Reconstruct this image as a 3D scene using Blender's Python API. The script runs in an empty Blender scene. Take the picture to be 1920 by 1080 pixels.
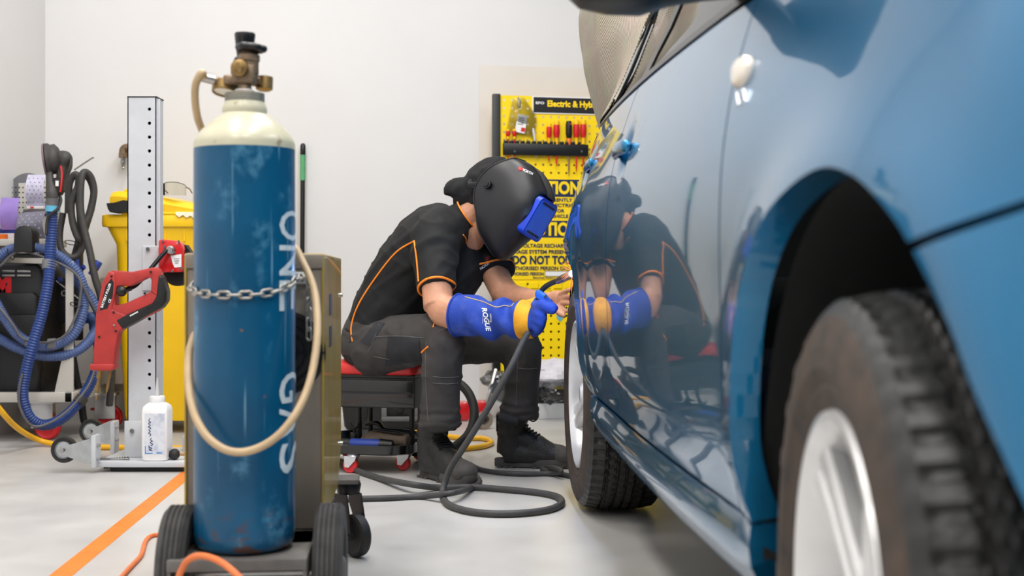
import bpy, bmesh, math, random
from mathutils import Vector, Matrix, noise
from mathutils.geometry import delaunay_2d_cdt
from mathutils.bvhtree import BVHTree

random.seed(7)
SC = bpy.context.scene
COL = SC.collection
V = Vector
PI = math.pi

# ------------------------------------------------------------------ camera
F, CH, HY = 2400.0, 0.755, 515.0        # focal length in pixels of a 1920 wide frame, eye height, horizon row
cam = bpy.data.cameras.new('camera')
cam.sensor_width = 36.0
cam.lens = 36.0 * F / 1920.0
cam.shift_y = (HY - 540.0) / 1920.0
cam.clip_start = 0.05
cam.dof.use_dof = True
cam.dof.focus_distance = 4.35
cam.dof.aperture_fstop = 3.6
camo = bpy.data.objects.new('camera', cam)
camo.location = (0, 0, CH)
camo.rotation_euler = (PI / 2, 0, 0)
COL.objects.link(camo)
SC.camera = camo

# ------------------------------------------------------------------ world, lights, exposure
SC.view_settings.view_transform = 'Standard'
SC.view_settings.look = 'None'
SC.view_settings.gamma = 1.0
SC.view_settings.use_curve_mapping = False
SC.view_settings.exposure = 0.0
SC.cycles.use_denoising = True
SC.cycles.max_bounces = 8
SC.cycles.sample_clamp_indirect = 6.0
wd = bpy.data.worlds.new('daylight')
SC.world = wd
wd.use_nodes = True
wd.node_tree.nodes['Background'].inputs['Color'].default_value = (0.80, 0.90, 1.0, 1)
wd.node_tree.nodes['Background'].inputs['Strength'].default_value = 0.16

def strip_light(x, y, z, sx, sy, power, col):
    l = bpy.data.lights.new('ceiling_light', 'AREA')
    l.shape = 'RECTANGLE'
    l.size, l.size_y = sx, sy
    l.energy = power
    l.color = col
    o = bpy.data.objects.new('ceiling_light', l)
    o.location = (x, y, z)
    COL.objects.link(o)
    return o

LK = 0.665                                # overall lamp level
for lx in (-1.25, 0.15):
    for ly in (0.0, 2.4, 4.7):
        strip_light(lx, ly, 3.95, 0.5, 1.7, LK * (80 if ly < 4 else (92 if lx > 0 else 74)), (1.0, 0.985, 0.965) if lx > 0 else (1.0, 0.965, 0.92))
for ly in (-1.2, 2.6):
    strip_light(2.4, ly, 3.95, 0.5, 2.2, LK * 95, (0.95, 0.98, 1.0))
strip_light(-1.6, -2.4, 3.95, 0.5, 2.2, LK * 90, (1.0, 0.985, 0.97))

# ------------------------------------------------------------------ helpers
def W(px, py, d):
    """The point at distance d in front of the camera that the survey of the photograph gives."""
    return V(((px - 960.0) / F * d, d, CH - (py - HY) / F * d))

def FL(px, py, z=0.0):
    return W(px, py, (CH - z) * F / (py - HY))

def lin(c):
    return tuple((x / 255.0 / 12.92) if x / 255.0 <= 0.04045 else ((x / 255.0 + 0.055) / 1.055) ** 2.4 for x in c)

MATS = {}
def mat(name, col, rough=0.5, metal=0.0, var=0.12, scale=18.0, bump=0.0, bscale=120.0, coat=0.0, spec=0.5,
        col2=None, mixlo=0.45, mixhi=0.62, emit=0.0, sheen=0.0, stretch=None, rvar=0.0):
    m = bpy.data.materials.new(name)
    m.use_nodes = True
    nt = m.node_tree
    b = nt.nodes['Principled BSDF']
    c = lin(col)
    b.inputs['Roughness'].default_value = rough
    b.inputs['Metallic'].default_value = metal
    b.inputs['Specular IOR Level'].default_value = spec
    b.inputs['Coat Weight'].default_value = coat
    b.inputs['Coat Roughness'].default_value = 0.03
    b.inputs['Sheen Weight'].default_value = sheen
    tc = nt.nodes.new('ShaderNodeTexCoord')
    mp = nt.nodes.new('ShaderNodeMapping')
    if stretch:
        mp.inputs['Scale'].default_value = stretch
    nt.links.new(tc.outputs['Object'], mp.inputs['Vector'])
    n1 = nt.nodes.new('ShaderNodeTexNoise')
    n1.inputs['Scale'].default_value = scale
    n1.inputs['Detail'].default_value = 5
    nt.links.new(mp.outputs['Vector'], n1.inputs['Vector'])
    rp = nt.nodes.new('ShaderNodeValToRGB')
    if col2:
        d2 = lin(col2)
        rp.color_ramp.elements[0].position, rp.color_ramp.elements[1].position = mixlo, mixhi
        rp.color_ramp.elements[0].color = (*c, 1)
        rp.color_ramp.elements[1].color = (*d2, 1)
    else:
        rp.color_ramp.elements[0].position, rp.color_ramp.elements[1].position = 0.3, 0.7
        rp.color_ramp.elements[0].color = (*[x * (1 - var) for x in c], 1)
        rp.color_ramp.elements[1].color = (*[min(1, x * (1 + var)) for x in c], 1)
    nt.links.new(n1.outputs['Fac'], rp.inputs['Fac'])
    nt.links.new(rp.outputs['Color'], b.inputs['Base Color'])
    if rvar:
        mr = nt.nodes.new('ShaderNodeMapRange')
        mr.inputs['To Min'].default_value = max(0, rough - rvar)
        mr.inputs['To Max'].default_value = min(1, rough + rvar)
        nt.links.new(n1.outputs['Fac'], mr.inputs['Value'])
        nt.links.new(mr.outputs['Result'], b.inputs['Roughness'])
    if bump:
        n2 = nt.nodes.new('ShaderNodeTexNoise')
        n2.inputs['Scale'].default_value = bscale
        n2.inputs['Detail'].default_value = 4
        nt.links.new(mp.outputs['Vector'], n2.inputs['Vector'])
        bp = nt.nodes.new('ShaderNodeBump')
        bp.inputs['Strength'].default_value = bump
        bp.inputs['Distance'].default_value = 0.01
        nt.links.new(n2.outputs['Fac'], bp.inputs['Height'])
        nt.links.new(bp.outputs['Normal'], b.inputs['Normal'])
    if emit:
        b.inputs['Emission Color'].default_value = (*c, 1)
        b.inputs['Emission Strength'].default_value = emit
    MATS[name] = m
    return m

def clear_mat(name, tint, gloss_rough=0.03, alpha=0.85, edge=0.5):
    """Thin clear sheet: light goes through, the surface shines by Fresnel."""
    m = bpy.data.materials.new(name)
    m.use_nodes = True
    nt = m.node_tree
    for n in list(nt.nodes):
        if n.type == 'BSDF_PRINCIPLED':
            nt.nodes.remove(n)
    out = [n for n in nt.nodes if n.type == 'OUTPUT_MATERIAL'][0]
    tr = nt.nodes.new('ShaderNodeBsdfTransparent')
    tr.inputs['Color'].default_value = (*tint, 1)
    gl = nt.nodes.new('ShaderNodeBsdfGlossy')
    gl.inputs['Roughness'].default_value = gloss_rough
    fr = nt.nodes.new('ShaderNodeFresnel')
    fr.inputs['IOR'].default_value = 1.5
    mx = nt.nodes.new('ShaderNodeMixShader')
    nt.links.new(fr.outputs[0], mx.inputs[0])
    nt.links.new(tr.outputs[0], mx.inputs[1])
    nt.links.new(gl.outputs[0], mx.inputs[2])
    nt.links.new(mx.outputs[0], out.inputs[0])
    MATS[name] = m
    return m

# ---- geometry: a shape is (verts, faces)
def join(*gs):
    vs, fs = [], []
    for g in gs:
        k = len(vs)
        vs += [V(v) for v in g[0]]
        fs += [tuple(i + k for i in f) for f in g[1]]
    return vs, fs

def xf(g, m):
    return [m @ V(v) for v in g[0]], g[1]

def frame(o, x, y=None, z=None):
    """Matrix with the given origin and axes (x and one more axis)."""
    x = V(x).normalized()
    if z is not None:
        z = V(z).normalized()
        y = z.cross(x).normalized()
        x = y.cross(z).normalized()
    else:
        y = V(y).normalized()
        z = x.cross(y).normalized()
        y = z.cross(x).normalized()
    m = Matrix.Identity(4)
    for i in range(3):
        m[i][0], m[i][1], m[i][2], m[i][3] = x[i], y[i], z[i], o[i]
    return m

def rotz(a, o=(0, 0, 0)):
    return Matrix.Translation(V(o)) @ Matrix.Rotation(a, 4, 'Z')

def from_bm(bm):
    bm.verts.index_update()
    g = ([v.co.copy() for v in bm.verts], [tuple(v.index for v in f.verts) for f in bm.faces])
    bm.free()
    return g

def box(c, s, r=0.0, seg=2):
    bm = bmesh.new()
    bmesh.ops.create_cube(bm, size=1.0)
    for v in bm.verts:
        v.co = V((c[0] + v.co.x * s[0], c[1] + v.co.y * s[1], c[2] + v.co.z * s[2]))
    if r > 0:
        bmesh.ops.bevel(bm, geom=bm.edges[:], offset=min(r, min(s) * 0.49), segments=seg, affect='EDGES', profile=0.5)
    return from_bm(bm)

def box2(lo, hi, r=0.0, seg=2):
    return box([(a + b) / 2 for a, b in zip(lo, hi)], [abs(b - a) for a, b in zip(lo, hi)], r, seg)

def prism(outline, t, r=0.0, seg=2):
    """Outline in x, y extruded from z = 0 to t."""
    bm = bmesh.new()
    vs = [bm.verts.new((p[0], p[1], 0)) for p in outline]
    f = bm.faces.new(vs)
    bm.normal_update()
    if f.normal.z > 0:
        f.normal_flip()
    ex = bmesh.ops.extrude_face_region(bm, geom=[f])
    for e in ex['geom']:
        if isinstance(e, bmesh.types.BMVert):
            e.co.z += t
    bmesh.ops.recalc_face_normals(bm, faces=bm.faces[:])
    if r > 0:
        bmesh.ops.bevel(bm, geom=bm.edges[:], offset=r, segments=seg, affect='EDGES', profile=0.5)
    return from_bm(bm)

def spline(pts, n=8, closed=False):
    pts = [V(p) for p in pts]
    out = []
    N = len(pts)
    for i in range(N if closed else N - 1):
        if closed:
            p0, p1, p2, p3 = pts[i - 1], pts[i], pts[(i + 1) % N], pts[(i + 2) % N]
        else:
            p1, p2 = pts[i], pts[i + 1]
            p0 = pts[i - 1] if i else p1 * 2 - p2
            p3 = pts[i + 2] if i + 2 < N else p2 * 2 - p1
        for k in range(n):
            t = k / n
            out.append(0.5 * ((2 * p1) + (p2 - p0) * t + (2 * p0 - 5 * p1 + 4 * p2 - p3) * t * t + (3 * p1 - p0 - 3 * p2 + p3) * t ** 3))
    if not closed:
        out.append(pts[-1])
    return out

def lerp_list(vals, n):
    """Resample a list of numbers to n values, linearly."""
    out = []
    for i in range(n):
        t = i / max(1, n - 1) * (len(vals) - 1)
        k = min(int(t), len(vals) - 2) if len(vals) > 1 else 0
        out.append(vals[k] + (vals[min(k + 1, len(vals) - 1)] - vals[k]) * (t - k))
    return out

def tube(path, r, n=10, closed=False, flat=None, up=None):
    """Round tube along path; r a number, a list of control radii or a function of arc length; flat = (sx, sy) section factors."""
    path = [V(p) for p in path]
    N = len(path)
    if isinstance(r, (list, tuple)):
        rs = lerp_list(list(r), N)
    elif callable(r):
        s, rs = 0.0, []
        for i in range(N):
            if i:
                s += (path[i] - path[i - 1]).length
            rs.append(r(s))
    else:
        rs = [r] * N
    vs, fs = [], []
    nrm = None
    for i in range(N):
        a = path[i - 1] if (i or closed) else path[i]
        b = path[(i + 1) % N] if (i + 1 < N or closed) else path[i]
        t = (b - a)
        t = t.normalized() if t.length > 1e-9 else V((0, 0, 1))
        if nrm is None:
            nrm = V(up) if up is not None else (V((0, 0, 1)) if abs(t.z) < 0.9 else V((1, 0, 0)))
        nrm = nrm - t * nrm.dot(t)
        if nrm.length < 1e-6:
            nrm = t.orthogonal()
        nrm.normalize()
        bi = t.cross(nrm)
        fx, fy = flat if flat else (1, 1)
        for k in range(n):
            a2 = 2 * PI * k / n
            vs.append(path[i] + (nrm * math.cos(a2) * fx + bi * math.sin(a2) * fy) * rs[i])
    for i in range(N if closed else N - 1):
        j = (i + 1) % N
        for k in range(n):
            fs.append((i * n + k, i * n + (k + 1) % n, j * n + (k + 1) % n, j * n + k))
    if not closed:
        fs.append(tuple(range(n))[::-1])
        fs.append(tuple((N - 1) * n + k for k in range(n)))
    return vs, fs

def hose(pts, r, n=10, k=8):
    return tube(spline(pts, k), r, n)

def corrugated(pts, r, pitch=0.012, amp=0.16, n=14):
    """Ribbed hose: the radius swells and shrinks along its length."""
    base = spline(pts, 24)
    L = [0.0]
    for i in range(1, len(base)):
        L.append(L[-1] + (base[i] - base[i - 1]).length)
    m = int(L[-1] / (pitch / 4))
    path, k = [], 0
    for i in range(m + 1):
        s = L[-1] * i / m
        while k < len(L) - 2 and L[k + 1] < s:
            k += 1
        t = (s - L[k]) / max(1e-9, L[k + 1] - L[k])
        path.append(base[k].lerp(base[k + 1], min(1, max(0, t))))
    return tube(path, lambda s: r * (1 - amp * (0.5 + 0.5 * math.cos(2 * PI * s / pitch))), n)

def cyl(p0, p1, r0, r1=None, n=20, bev=0.0):
    p0, p1 = V(p0), V(p1)
    r1 = r0 if r1 is None else r1
    if bev:
        d = (p1 - p0).normalized() * bev
        return tube([p0, p0 + d * 0.3, p0 + d, p1 - d, p1 - d * 0.3, p1], [1], n) if False else \
            _cyl_b(p0, p1, r0, r1, n, bev)
    vs, fs = [], []
    t = (p1 - p0).normalized()
    a = t.orthogonal().normalized()
    b = t.cross(a)
    for p, r in ((p0, r0), (p1, r1)):
        for k in range(n):
            w = 2 * PI * k / n
            vs.append(p + (a * math.cos(w) + b * math.sin(w)) * r)
    for k in range(n):
        fs.append((k, (k + 1) % n, n + (k + 1) % n, n + k))
    fs.append(tuple(range(n))[::-1])
    fs.append(tuple(range(n, 2 * n)))
    return vs, fs

def _cyl_b(p0, p1, r0, r1, n, b):
    L = (p1 - p0).length
    pr = [(0, 0), (r0 - b, 0), (r0 - b * 0.3, b * 0.3), (r0, b), (r1, L - b), (r1 - b * 0.3, L - b * 0.3), (r1 - b, L), (0, L)]
    return lathe(pr, n, p0, p1 - p0)

def lathe(profile, n=32, o=(0, 0, 0), axis=(0, 0, 1), a0=0.0, a1=2 * PI):
    """Profile of (radius, height) turned about the axis through o."""
    t = V(axis).normalized()
    a = V((1, 0, 0)) if abs(t.z) > 0.999 else t.orthogonal().normalized()
    b = t.cross(a)
    full = abs(a1 - a0 - 2 * PI) < 1e-6
    vs, fs, rings = [], [], []
    m = n if full else n + 1
    for r, h in profile:
        if r < 1e-7 and full:
            rings.append([len(vs)])
            vs.append(V(o) + t * h)
        else:
            rings.append(list(range(len(vs), len(vs) + m)))
            for k in range(m):
                w = a0 + (a1 - a0) * k / n
                vs.append(V(o) + (a * math.cos(w) + b * math.sin(w)) * r + t * h)
    for i in range(len(rings) - 1):
        A, B = rings[i], rings[i + 1]
        for k in range(n):
            k2 = (k + 1) % m
            if len(A) == 1 and len(B) == 1:
                continue
            if len(A) == 1:
                fs.append((A[0], B[k2], B[k]))
            elif len(B) == 1:
                fs.append((A[k], A[k2], B[0]))
            else:
                fs.append((A[k], A[k2], B[k2], B[k]))
    return vs, fs

def loft(rings, caps=True):
    """Closed rings of equal length joined in order."""
    n = len(rings[0])
    vs = [V(p) for r in rings for p in r]
    fs = []
    for i in range(len(rings) - 1):
        for k in range(n):
            fs.append((i * n + k, i * n + (k + 1) % n, (i + 1) * n + (k + 1) % n, (i + 1) * n + k))
    if caps:
        fs.append(tuple(range(n))[::-1])
        fs.append(tuple((len(rings) - 1) * n + k for k in range(n)))
    return vs, fs

def ell_ring(c, ax, ay, rx, ry, n=24, sq=2.0):
    out = []
    for k in range(n):
        w = 2 * PI * k / n
        cs, sn = math.cos(w), math.sin(w)
        e = 2.0 / sq
        out.append(V(c) + V(ax) * rx * math.copysign(abs(cs) ** e, cs) + V(ay) * ry * math.copysign(abs(sn) ** e, sn))
    return out

def ball(c, r, n=16, m=10):
    rr = r if isinstance(r, (tuple, list)) else (r, r, r)
    g = lathe([(math.sin(PI * i / m), -math.cos(PI * i / m)) for i in range(m + 1)], n)
    return [V((c[0] + v.x * rr[0], c[1] + v.y * rr[1], c[2] + v.z * rr[2])) for v in g[0]], g[1]

def torus(c, axis, R, r, n=24, m=8, a0=0, a1=2 * PI):
    t = V(axis).normalized()
    a = t.orthogonal().normalized()
    b = t.cross(a)
    full = abs(a1 - a0 - 2 * PI) < 1e-6
    pts = [V(c) + (a * math.cos(a0 + (a1 - a0) * k / n) + b * math.sin(a0 + (a1 - a0) * k / n)) * R for k in range(n if full else n + 1)]
    return tube(pts, r, m, closed=full)

def sheet(grid, thick=0.0):
    """Grid of points to quads, optionally given a thickness."""
    R, Cn = len(grid), len(grid[0])
    vs = [V(p) for row in grid for p in row]
    fs = [(i * Cn + j, i * Cn + j + 1, (i + 1) * Cn + j + 1, (i + 1) * Cn + j) for i in range(R - 1) for j in range(Cn - 1)]
    if thick:
        me = bpy.data.meshes.new('t')
        me.from_pydata(vs, [], fs)
        bm = bmesh.new()
        bm.from_mesh(me)
        bmesh.ops.recalc_face_normals(bm, faces=bm.faces[:])
        bmesh.ops.solidify(bm, geom=bm.faces[:], thickness=thick)
        bpy.data.meshes.remove(me)
        return from_bm(bm)
    return vs, fs

def text(s, size, bold=0.0, align='CENTER', xs=1.0, shear=0.0, space=1.0, depth=0.0):
    cu = bpy.data.curves.new('t', 'FONT')
    cu.body = s
    cu.size = size
    cu.offset = bold
    cu.align_x = align
    cu.align_y = 'CENTER'
    cu.shear = shear
    cu.space_character = space
    cu.resolution_u = 3
    cu.extrude = depth
    ob = bpy.data.objects.new('t', cu)
    COL.objects.link(ob)
    dg = bpy.context.evaluated_depsgraph_get()
    me = bpy.data.meshes.new_from_object(ob.evaluated_get(dg))
    g = ([V((v.co.x * xs, v.co.y, v.co.z)) for v in me.vertices], [tuple(p.vertices) for p in me.polygons])
    bpy.data.objects.remove(ob)
    bpy.data.meshes.remove(me)
    return g

def fuse(gs, voxel=0.007, it=6):
    """Melt overlapping shapes into one continuous skin."""
    vs, fs = join(*gs)
    me = bpy.data.meshes.new('t')
    me.from_pydata(vs, [], fs)
    bm = bmesh.new()
    bm.from_mesh(me)
    bmesh.ops.recalc_face_normals(bm, faces=bm.faces[:])
    bm.to_mesh(me)
    bm.free()
    ob = bpy.data.objects.new('t', me)
    COL.objects.link(ob)
    m = ob.modifiers.new('r', 'REMESH')
    m.mode = 'VOXEL'
    m.voxel_size = voxel
    if it:
        s = ob.modifiers.new('s', 'SMOOTH')
        s.factor = 0.5
        s.iterations = it
    dg = bpy.context.evaluated_depsgraph_get()
    e = bpy.data.meshes.new_from_object(ob.evaluated_get(dg))
    g = ([v.co.copy() for v in e.vertices], [tuple(p.vertices) for p in e.polygons])
    bpy.data.objects.remove(ob)
    bpy.data.meshes.remove(e)
    return g

def displace(g, fn):
    """Push each vertex along its normal by fn(point, normal)."""
    me = bpy.data.meshes.new('t')
    me.from_pydata(g[0], [], g[1])
    me.update()
    nn = [v.normal.copy() for v in me.vertices]
    bpy.data.meshes.remove(me)
    return [p + n * fn(p, n) for p, n in zip(g[0], nn)], g[1]

def cut(g, keep):
    """Faces whose centre passes keep()."""
    vs, fs = g
    nf = [f for f in fs if keep(sum((vs[i] for i in f), V((0, 0, 0))) / len(f))]
    used = sorted({i for f in nf for i in f})
    mp = {o: n for n, o in enumerate(used)}
    return [vs[i] for i in used], [tuple(mp[i] for i in f) for f in nf]

def bvh(g):
    return BVHTree.FromPolygons(g[0], g[1])

EYE = V((0, 0, CH))
def hit(tree, px, py, lift=0.002):
    """Where the line of sight meets a surface, lifted a little off it."""
    d = (W(px, py, 1.0) - EYE).normalized()
    loc, nor, i, dist = tree.ray_cast(EYE, d)
    if loc is None:
        loc, nor, i, dist = tree.find_nearest(W(px, py, 4.7))
    if nor.dot(d) > 0:
        nor = -nor
    return loc + nor * lift

# ---- objects
ORG = {}
def mesh_of(name, g, smooth=35.0):
    me = bpy.data.meshes.new(name)
    me.from_pydata(g[0], [], g[1])
    me.update()
    if smooth:
        me.shade_smooth()
        me.set_sharp_from_angle(angle=math.radians(smooth))
    return me

def fix_normals(me):
    bm = bmesh.new()
    bm.from_mesh(me)
    bmesh.ops.recalc_face_normals(bm, faces=bm.faces[:])
    bm.to_mesh(me)
    bm.free()

def put(name, g, m, parent=None, label=None, smooth=35.0, fix=True, kind=None):
    """One mesh object; g in world coordinates, stored about the parent's origin."""
    off = ORG.get(parent.name, V((0, 0, 0))) if parent else V((0, 0, 0))
    g = ([V(v) - off for v in g[0]], g[1])
    me = mesh_of(name, g, 0)
    if fix:
        fix_normals(me)
    if smooth:
        me.shade_smooth()
        me.set_sharp_from_angle(angle=math.radians(smooth))
    o = bpy.data.objects.new(name, me)
    me.materials.append(MATS[m] if isinstance(m, str) else m)
    COL.objects.link(o)
    if parent:
        o.parent = parent
        ORG[o.name] = off
    if label:
        o['label'] = label
    if kind:
        o['kind'] = kind
    return o

def thing(name, label, cat, loc, group=None):
    o = bpy.data.objects.new(name, None)
    o.empty_display_size = 0.1
    o.location = loc
    COL.objects.link(o)
    o['label'], o['category'] = label, cat
    if group:
        o['group'] = group
    ORG[o.name] = V(loc)
    return o

def solo(name, g, m, label, cat, group=None, smooth=35.0, kind=None):
    """A thing that is one mesh, its origin at its base."""
    lo = V([min(v[i] for v in g[0]) for i in range(3)])
    hi = V([max(v[i] for v in g[0]) for i in range(3)])
    c = V(((lo.x + hi.x) / 2, (lo.y + hi.y) / 2, lo.z))
    o = put(name, ([V(v) - c for v in g[0]], g[1]), m, smooth=smooth)
    o.location = c
    o['label'], o['category'] = label, cat
    if group:
        o['group'] = group
    if kind:
        o['kind'] = kind
    return o

def structure(name, g, m, label=None, smooth=35.0):
    o = put(name, g, m, smooth=smooth)
    o['kind'] = 'structure'
    if label:
        o['label'] = label
    return o

def copy_tree(o, parent=None):
    c = o.copy()
    COL.objects.link(c)
    c.parent = parent
    for ch in list(o.children):
        copy_tree(ch, c)
    return c

# ------------------------------------------------------------------ materials
mat('wall_paint', (221, 220, 220), 0.55, var=0.015, scale=3, bump=0.03, bscale=60)
mat('floor_epoxy', (187, 185, 182), 0.34, var=0.07, scale=4, bump=0.02, bscale=40, rvar=0.12)
mat('orange_line', (232, 122, 34), 0.5, var=0.12, scale=14)
mat('ceiling_paint', (150, 150, 150), 0.8, var=0.02)
mat('black_plastic', (15, 15, 17), 0.42, var=0.2, scale=40, bump=0.05)
mat('black_rubber', (30, 29, 29), 0.62, var=0.2, scale=60, bump=0.1)
mat('dark_metal', (38, 38, 40), 0.35, 0.6, var=0.15)
mat('steel', (170, 170, 168), 0.28, 1.0, var=0.12, scale=40)
mat('galvanised', (186, 190, 192), 0.3, 0.95, var=0.14, scale=26)
mat('brass', (150, 122, 78), 0.4, 0.85, var=0.2, scale=60, bump=0.05)
mat('bronze', (134, 114, 92), 0.5, 0.6, var=0.2, scale=70, bump=0.08)
mat('white_enamel', (216, 216, 216), 0.4, var=0.05, scale=10)
mat('grey_enamel', (196, 198, 202), 0.42, var=0.05, scale=12)
mat('bin_yellow', (252, 200, 6), 0.38, var=0.05, scale=5)
mat('red_enamel', (206, 22, 30), 0.3, var=0.1, coat=0.3)
mat('gun_red', (174, 46, 42), 0.5, var=0.12, scale=25, bump=0.04)
mat('print_black', (12, 12, 14), 0.5, var=0.0)
mat('print_white', (236, 236, 236), 0.5, var=0.0)
mat('print_navy', (14, 38, 78), 0.5, var=0.04)
mat('print_red', (214, 26, 34), 0.5, var=0.0)
mat('print_yellow', (255, 216, 10), 0.45, var=0.02)
mat('board_yellow', (255, 219, 0), 0.4, var=0.02, scale=4)
mat('orange_plastic', (232, 110, 30), 0.45, var=0.1)
mat('red_caster', (214, 34, 40), 0.4, var=0.12)
# ------------------------------------------------------------------ the room
WK, WY = 0.2, 7.08                       # back wall: y = WY + WK x
def wall_y(x):
    return WY + WK * x
XL, XR, YB, ZC = -2.406, 6.0, -7.0, 4.2
structure('floor', box2((XL - 0.2, YB, -0.2), (XR + 0.2, 8.6, 0.0)), 'floor_epoxy')
wall = structure('wall_back', ([(XL, wall_y(XL), 0), (XR, wall_y(XR), 0), (XR, wall_y(XR), ZC), (XL, wall_y(XL), ZC),
                       (XL, wall_y(XL) + .2, 0), (XR, wall_y(XR) + .2, 0), (XR, wall_y(XR) + .2, ZC), (XL, wall_y(XL) + .2, ZC)],
                      [(0, 1, 2, 3), (5, 4, 7, 6), (0, 3, 7, 4), (1, 5, 6, 2), (3, 2, 6, 7), (0, 4, 5, 1)]), 'wall_paint')
structure('wall_left', box2((XL - 0.2, YB, 0), (XL, wall_y(XL) + 0.1, ZC)), 'wall_paint')
mat('wall_grey', (150, 152, 156), 0.6, var=0.03, scale=3)
structure('wall_right', box2((XR, YB, 0), (XR + 0.2, 8.5, ZC)), 'wall_grey')
structure('ceiling', box2((XL - 0.2, YB, ZC), (XR + 0.2, 8.6, ZC + 0.2)), 'ceiling_paint')
WD = V((1, WK, 0)).normalized()          # along the back wall
WN = V((WK, -1, 0)).normalized()         # out of the back wall

def wallpt(px, py, off):
    """Point seen at (px, py) on the plane `off` in front of the back wall."""
    d = (WY - off * math.sqrt(1 + WK * WK)) / (1 - WK * (px - 960) / F)
    return W(px, py, d)

# painted floor stripe
p0, p1 = FL(345, 893), FL(110, 1083)
dirn = (p1 - p0).normalized()
sd = V((-dirn.y, dirn.x, 0)) * 0.029
p0 -= dirn * 0.9
p1 += dirn * 2.2
g = ([p0 - sd, p0 + sd, p1 + sd, p1 - sd] + [p + V((0, 0, .0012)) for p in (p0 - sd, p0 + sd, p1 + sd, p1 - sd)],
     [(0, 1, 2, 3), (4, 5, 6, 7), (0, 1, 5, 4), (1, 2, 6, 5), (2, 3, 7, 6), (3, 0, 4, 7)])
fl = bpy.data.objects['floor']
put('painted_line', g, 'orange_line', fl, label='orange line painted on the floor')
# off-white sheet screwed to the wall behind the tool board
a, b = wallpt(898, 121, 0.004), wallpt(1330, 121, 0.004)
mat('wall_sheet', (222, 216, 209), 0.5, var=0.02, scale=4)
M = frame(V((a.x, a.y, 0)), WD, z=WN)
wdt = (V((b.x, b.y, 0)) - V((a.x, a.y, 0))).length
put('wall_sheet', xf(box2((0, 0.02, 0), (wdt, a.z, 0.003), 0.001, 1), M), 'wall_sheet', wall, label='off-white lining sheet on the wall')
# brass air outlet elbow on the back wall
e0 = wallpt(237, 277, 0.07)
t = thing('air_outlet', 'brown brass air outlet elbow with steel coupling on the white wall', 'air fitting', e0 + V((0, 0, -0.06)))
pa = e0 + V((0.09, 0.02, 0)) - WN * 0.05
put('elbow', join(tube(spline([pa, e0 + V((0.035, 0.0, 0)), e0 + V((-0.008, 0, -0.004)), e0 + V((-0.016, 0, -0.03)), e0 + V((-0.016, 0, -0.05))], 5), 0.022, 14),
                  cyl(e0 + V((-0.016, 0, -0.052)), e0 + V((-0.016, 0, -0.03)), 0.026, n=6)), 'bronze', t)
c = e0 + V((-0.016, 0, -0.05))
put('coupling', lathe([(0, -.062), (.006, -.062), (.008, -.055), (.006, -.05), (.010, -.042), (.010, -.034), (.014, -.03), (.014, -.018), (.011, -.014), (.014, -.01), (.014, 0), (0, 0)], 16, c), 'steel', t)
# ------------------------------------------------------------------ the blue car
CA = V((-0.0568, 0.9984, 0))             # towards the car's rear
CN = V((-0.9984, -0.0568, 0))            # out of its left side
CO = V((0.364, 1.455, 0))                # on the plane of the wheel faces
HALF = 0.90
UF, UR = -0.075, 2.69                    # wheel centres along the car

def C(u, v, z, side=1):
    if side < 0:
        v = -2 * HALF - v
    return CO + CA * u + CN * v + V((0, 0, z))

def interp(tab, x):
    n = len(tab)
    if x <= tab[0][0]:
        return tab[0][1] + (x - tab[0][0]) * (tab[1][1] - tab[0][1]) / (tab[1][0] - tab[0][0])
    if x >= tab[-1][0]:
        return tab[-1][1] + (x - tab[-1][0]) * (tab[-1][1] - tab[-2][1]) / (tab[-1][0] - tab[-2][0])
    k = 0
    while tab[k + 1][0] < x:
        k += 1
    def slope(i):
        if i == 0 or i == n - 1:
            j = 1 if i == 0 else n - 1
            return (tab[j][1] - tab[j - 1][1]) / (tab[j][0] - tab[j - 1][0])
        return (tab[i + 1][1] - tab[i - 1][1]) / (tab[i + 1][0] - tab[i - 1][0])
    h = tab[k + 1][0] - tab[k][0]
    t = (x - tab[k][0]) / h
    m0, m1 = slope(k) * h, slope(k + 1) * h
    return (2 * t ** 3 - 3 * t * t + 1) * tab[k][1] + (t ** 3 - 2 * t * t + t) * m0 + (3 * t * t - 2 * t ** 3) * tab[k + 1][1] + (t ** 3 - t * t) * m1

PROF = [(.22, -.10), (.27, -.045), (.31, -.014), (.35, .002), (.40, -.008), (.45, .002), (.51, .016), (.60, .022), (.72, .027),
        (.83, .029), (.93, .024), (1.02, .010), (1.10, -.012), (1.18, -.040), (1.26, -.074), (1.34, -.115), (1.46, -.165), (1.57, -.212), (1.66, -.30), (1.72, -.42)]

def side_v(u, z):
    v = interp(PROF, z)
    v += 0.026 * (1 - ((u - 1.3) / 1.25) ** 2) - 0.010
    if u < -0.35:
        v -= 0.55 * (-0.35 - u) ** 2
    if u > 2.75:
        v -= 0.75 * (u - 2.75) ** 2
    for uc in (UF, UR):
        r = math.hypot(u - uc, z - 0.45)
        if z > 0.3:
            v += 0.022 * math.exp(-((r - 0.40) / 0.085) ** 2) * min(1, max(0, (z - 0.3) / 0.15))
    r = math.hypot((u - UR) / 1.15, z - 0.45)
    v += 0.012 * math.exp(-((r - 0.5) / 0.16) ** 2) * (1 if z > 0.45 else 0.4)
    return v

HANDLES = ((1.475, 1.040), (2.42, 1.085))
_side0 = side_v
def side_v(u, z):
    v = _side0(u, z)
    for uh, zh in HANDLES:
        du, dz = (u - uh) / .052, (z - zh) / .050
        if abs(du) < 3 and abs(dz) < 3:
            v -= .018 * math.exp(-(du * du + dz * dz) ** 1.5)
    return v

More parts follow.
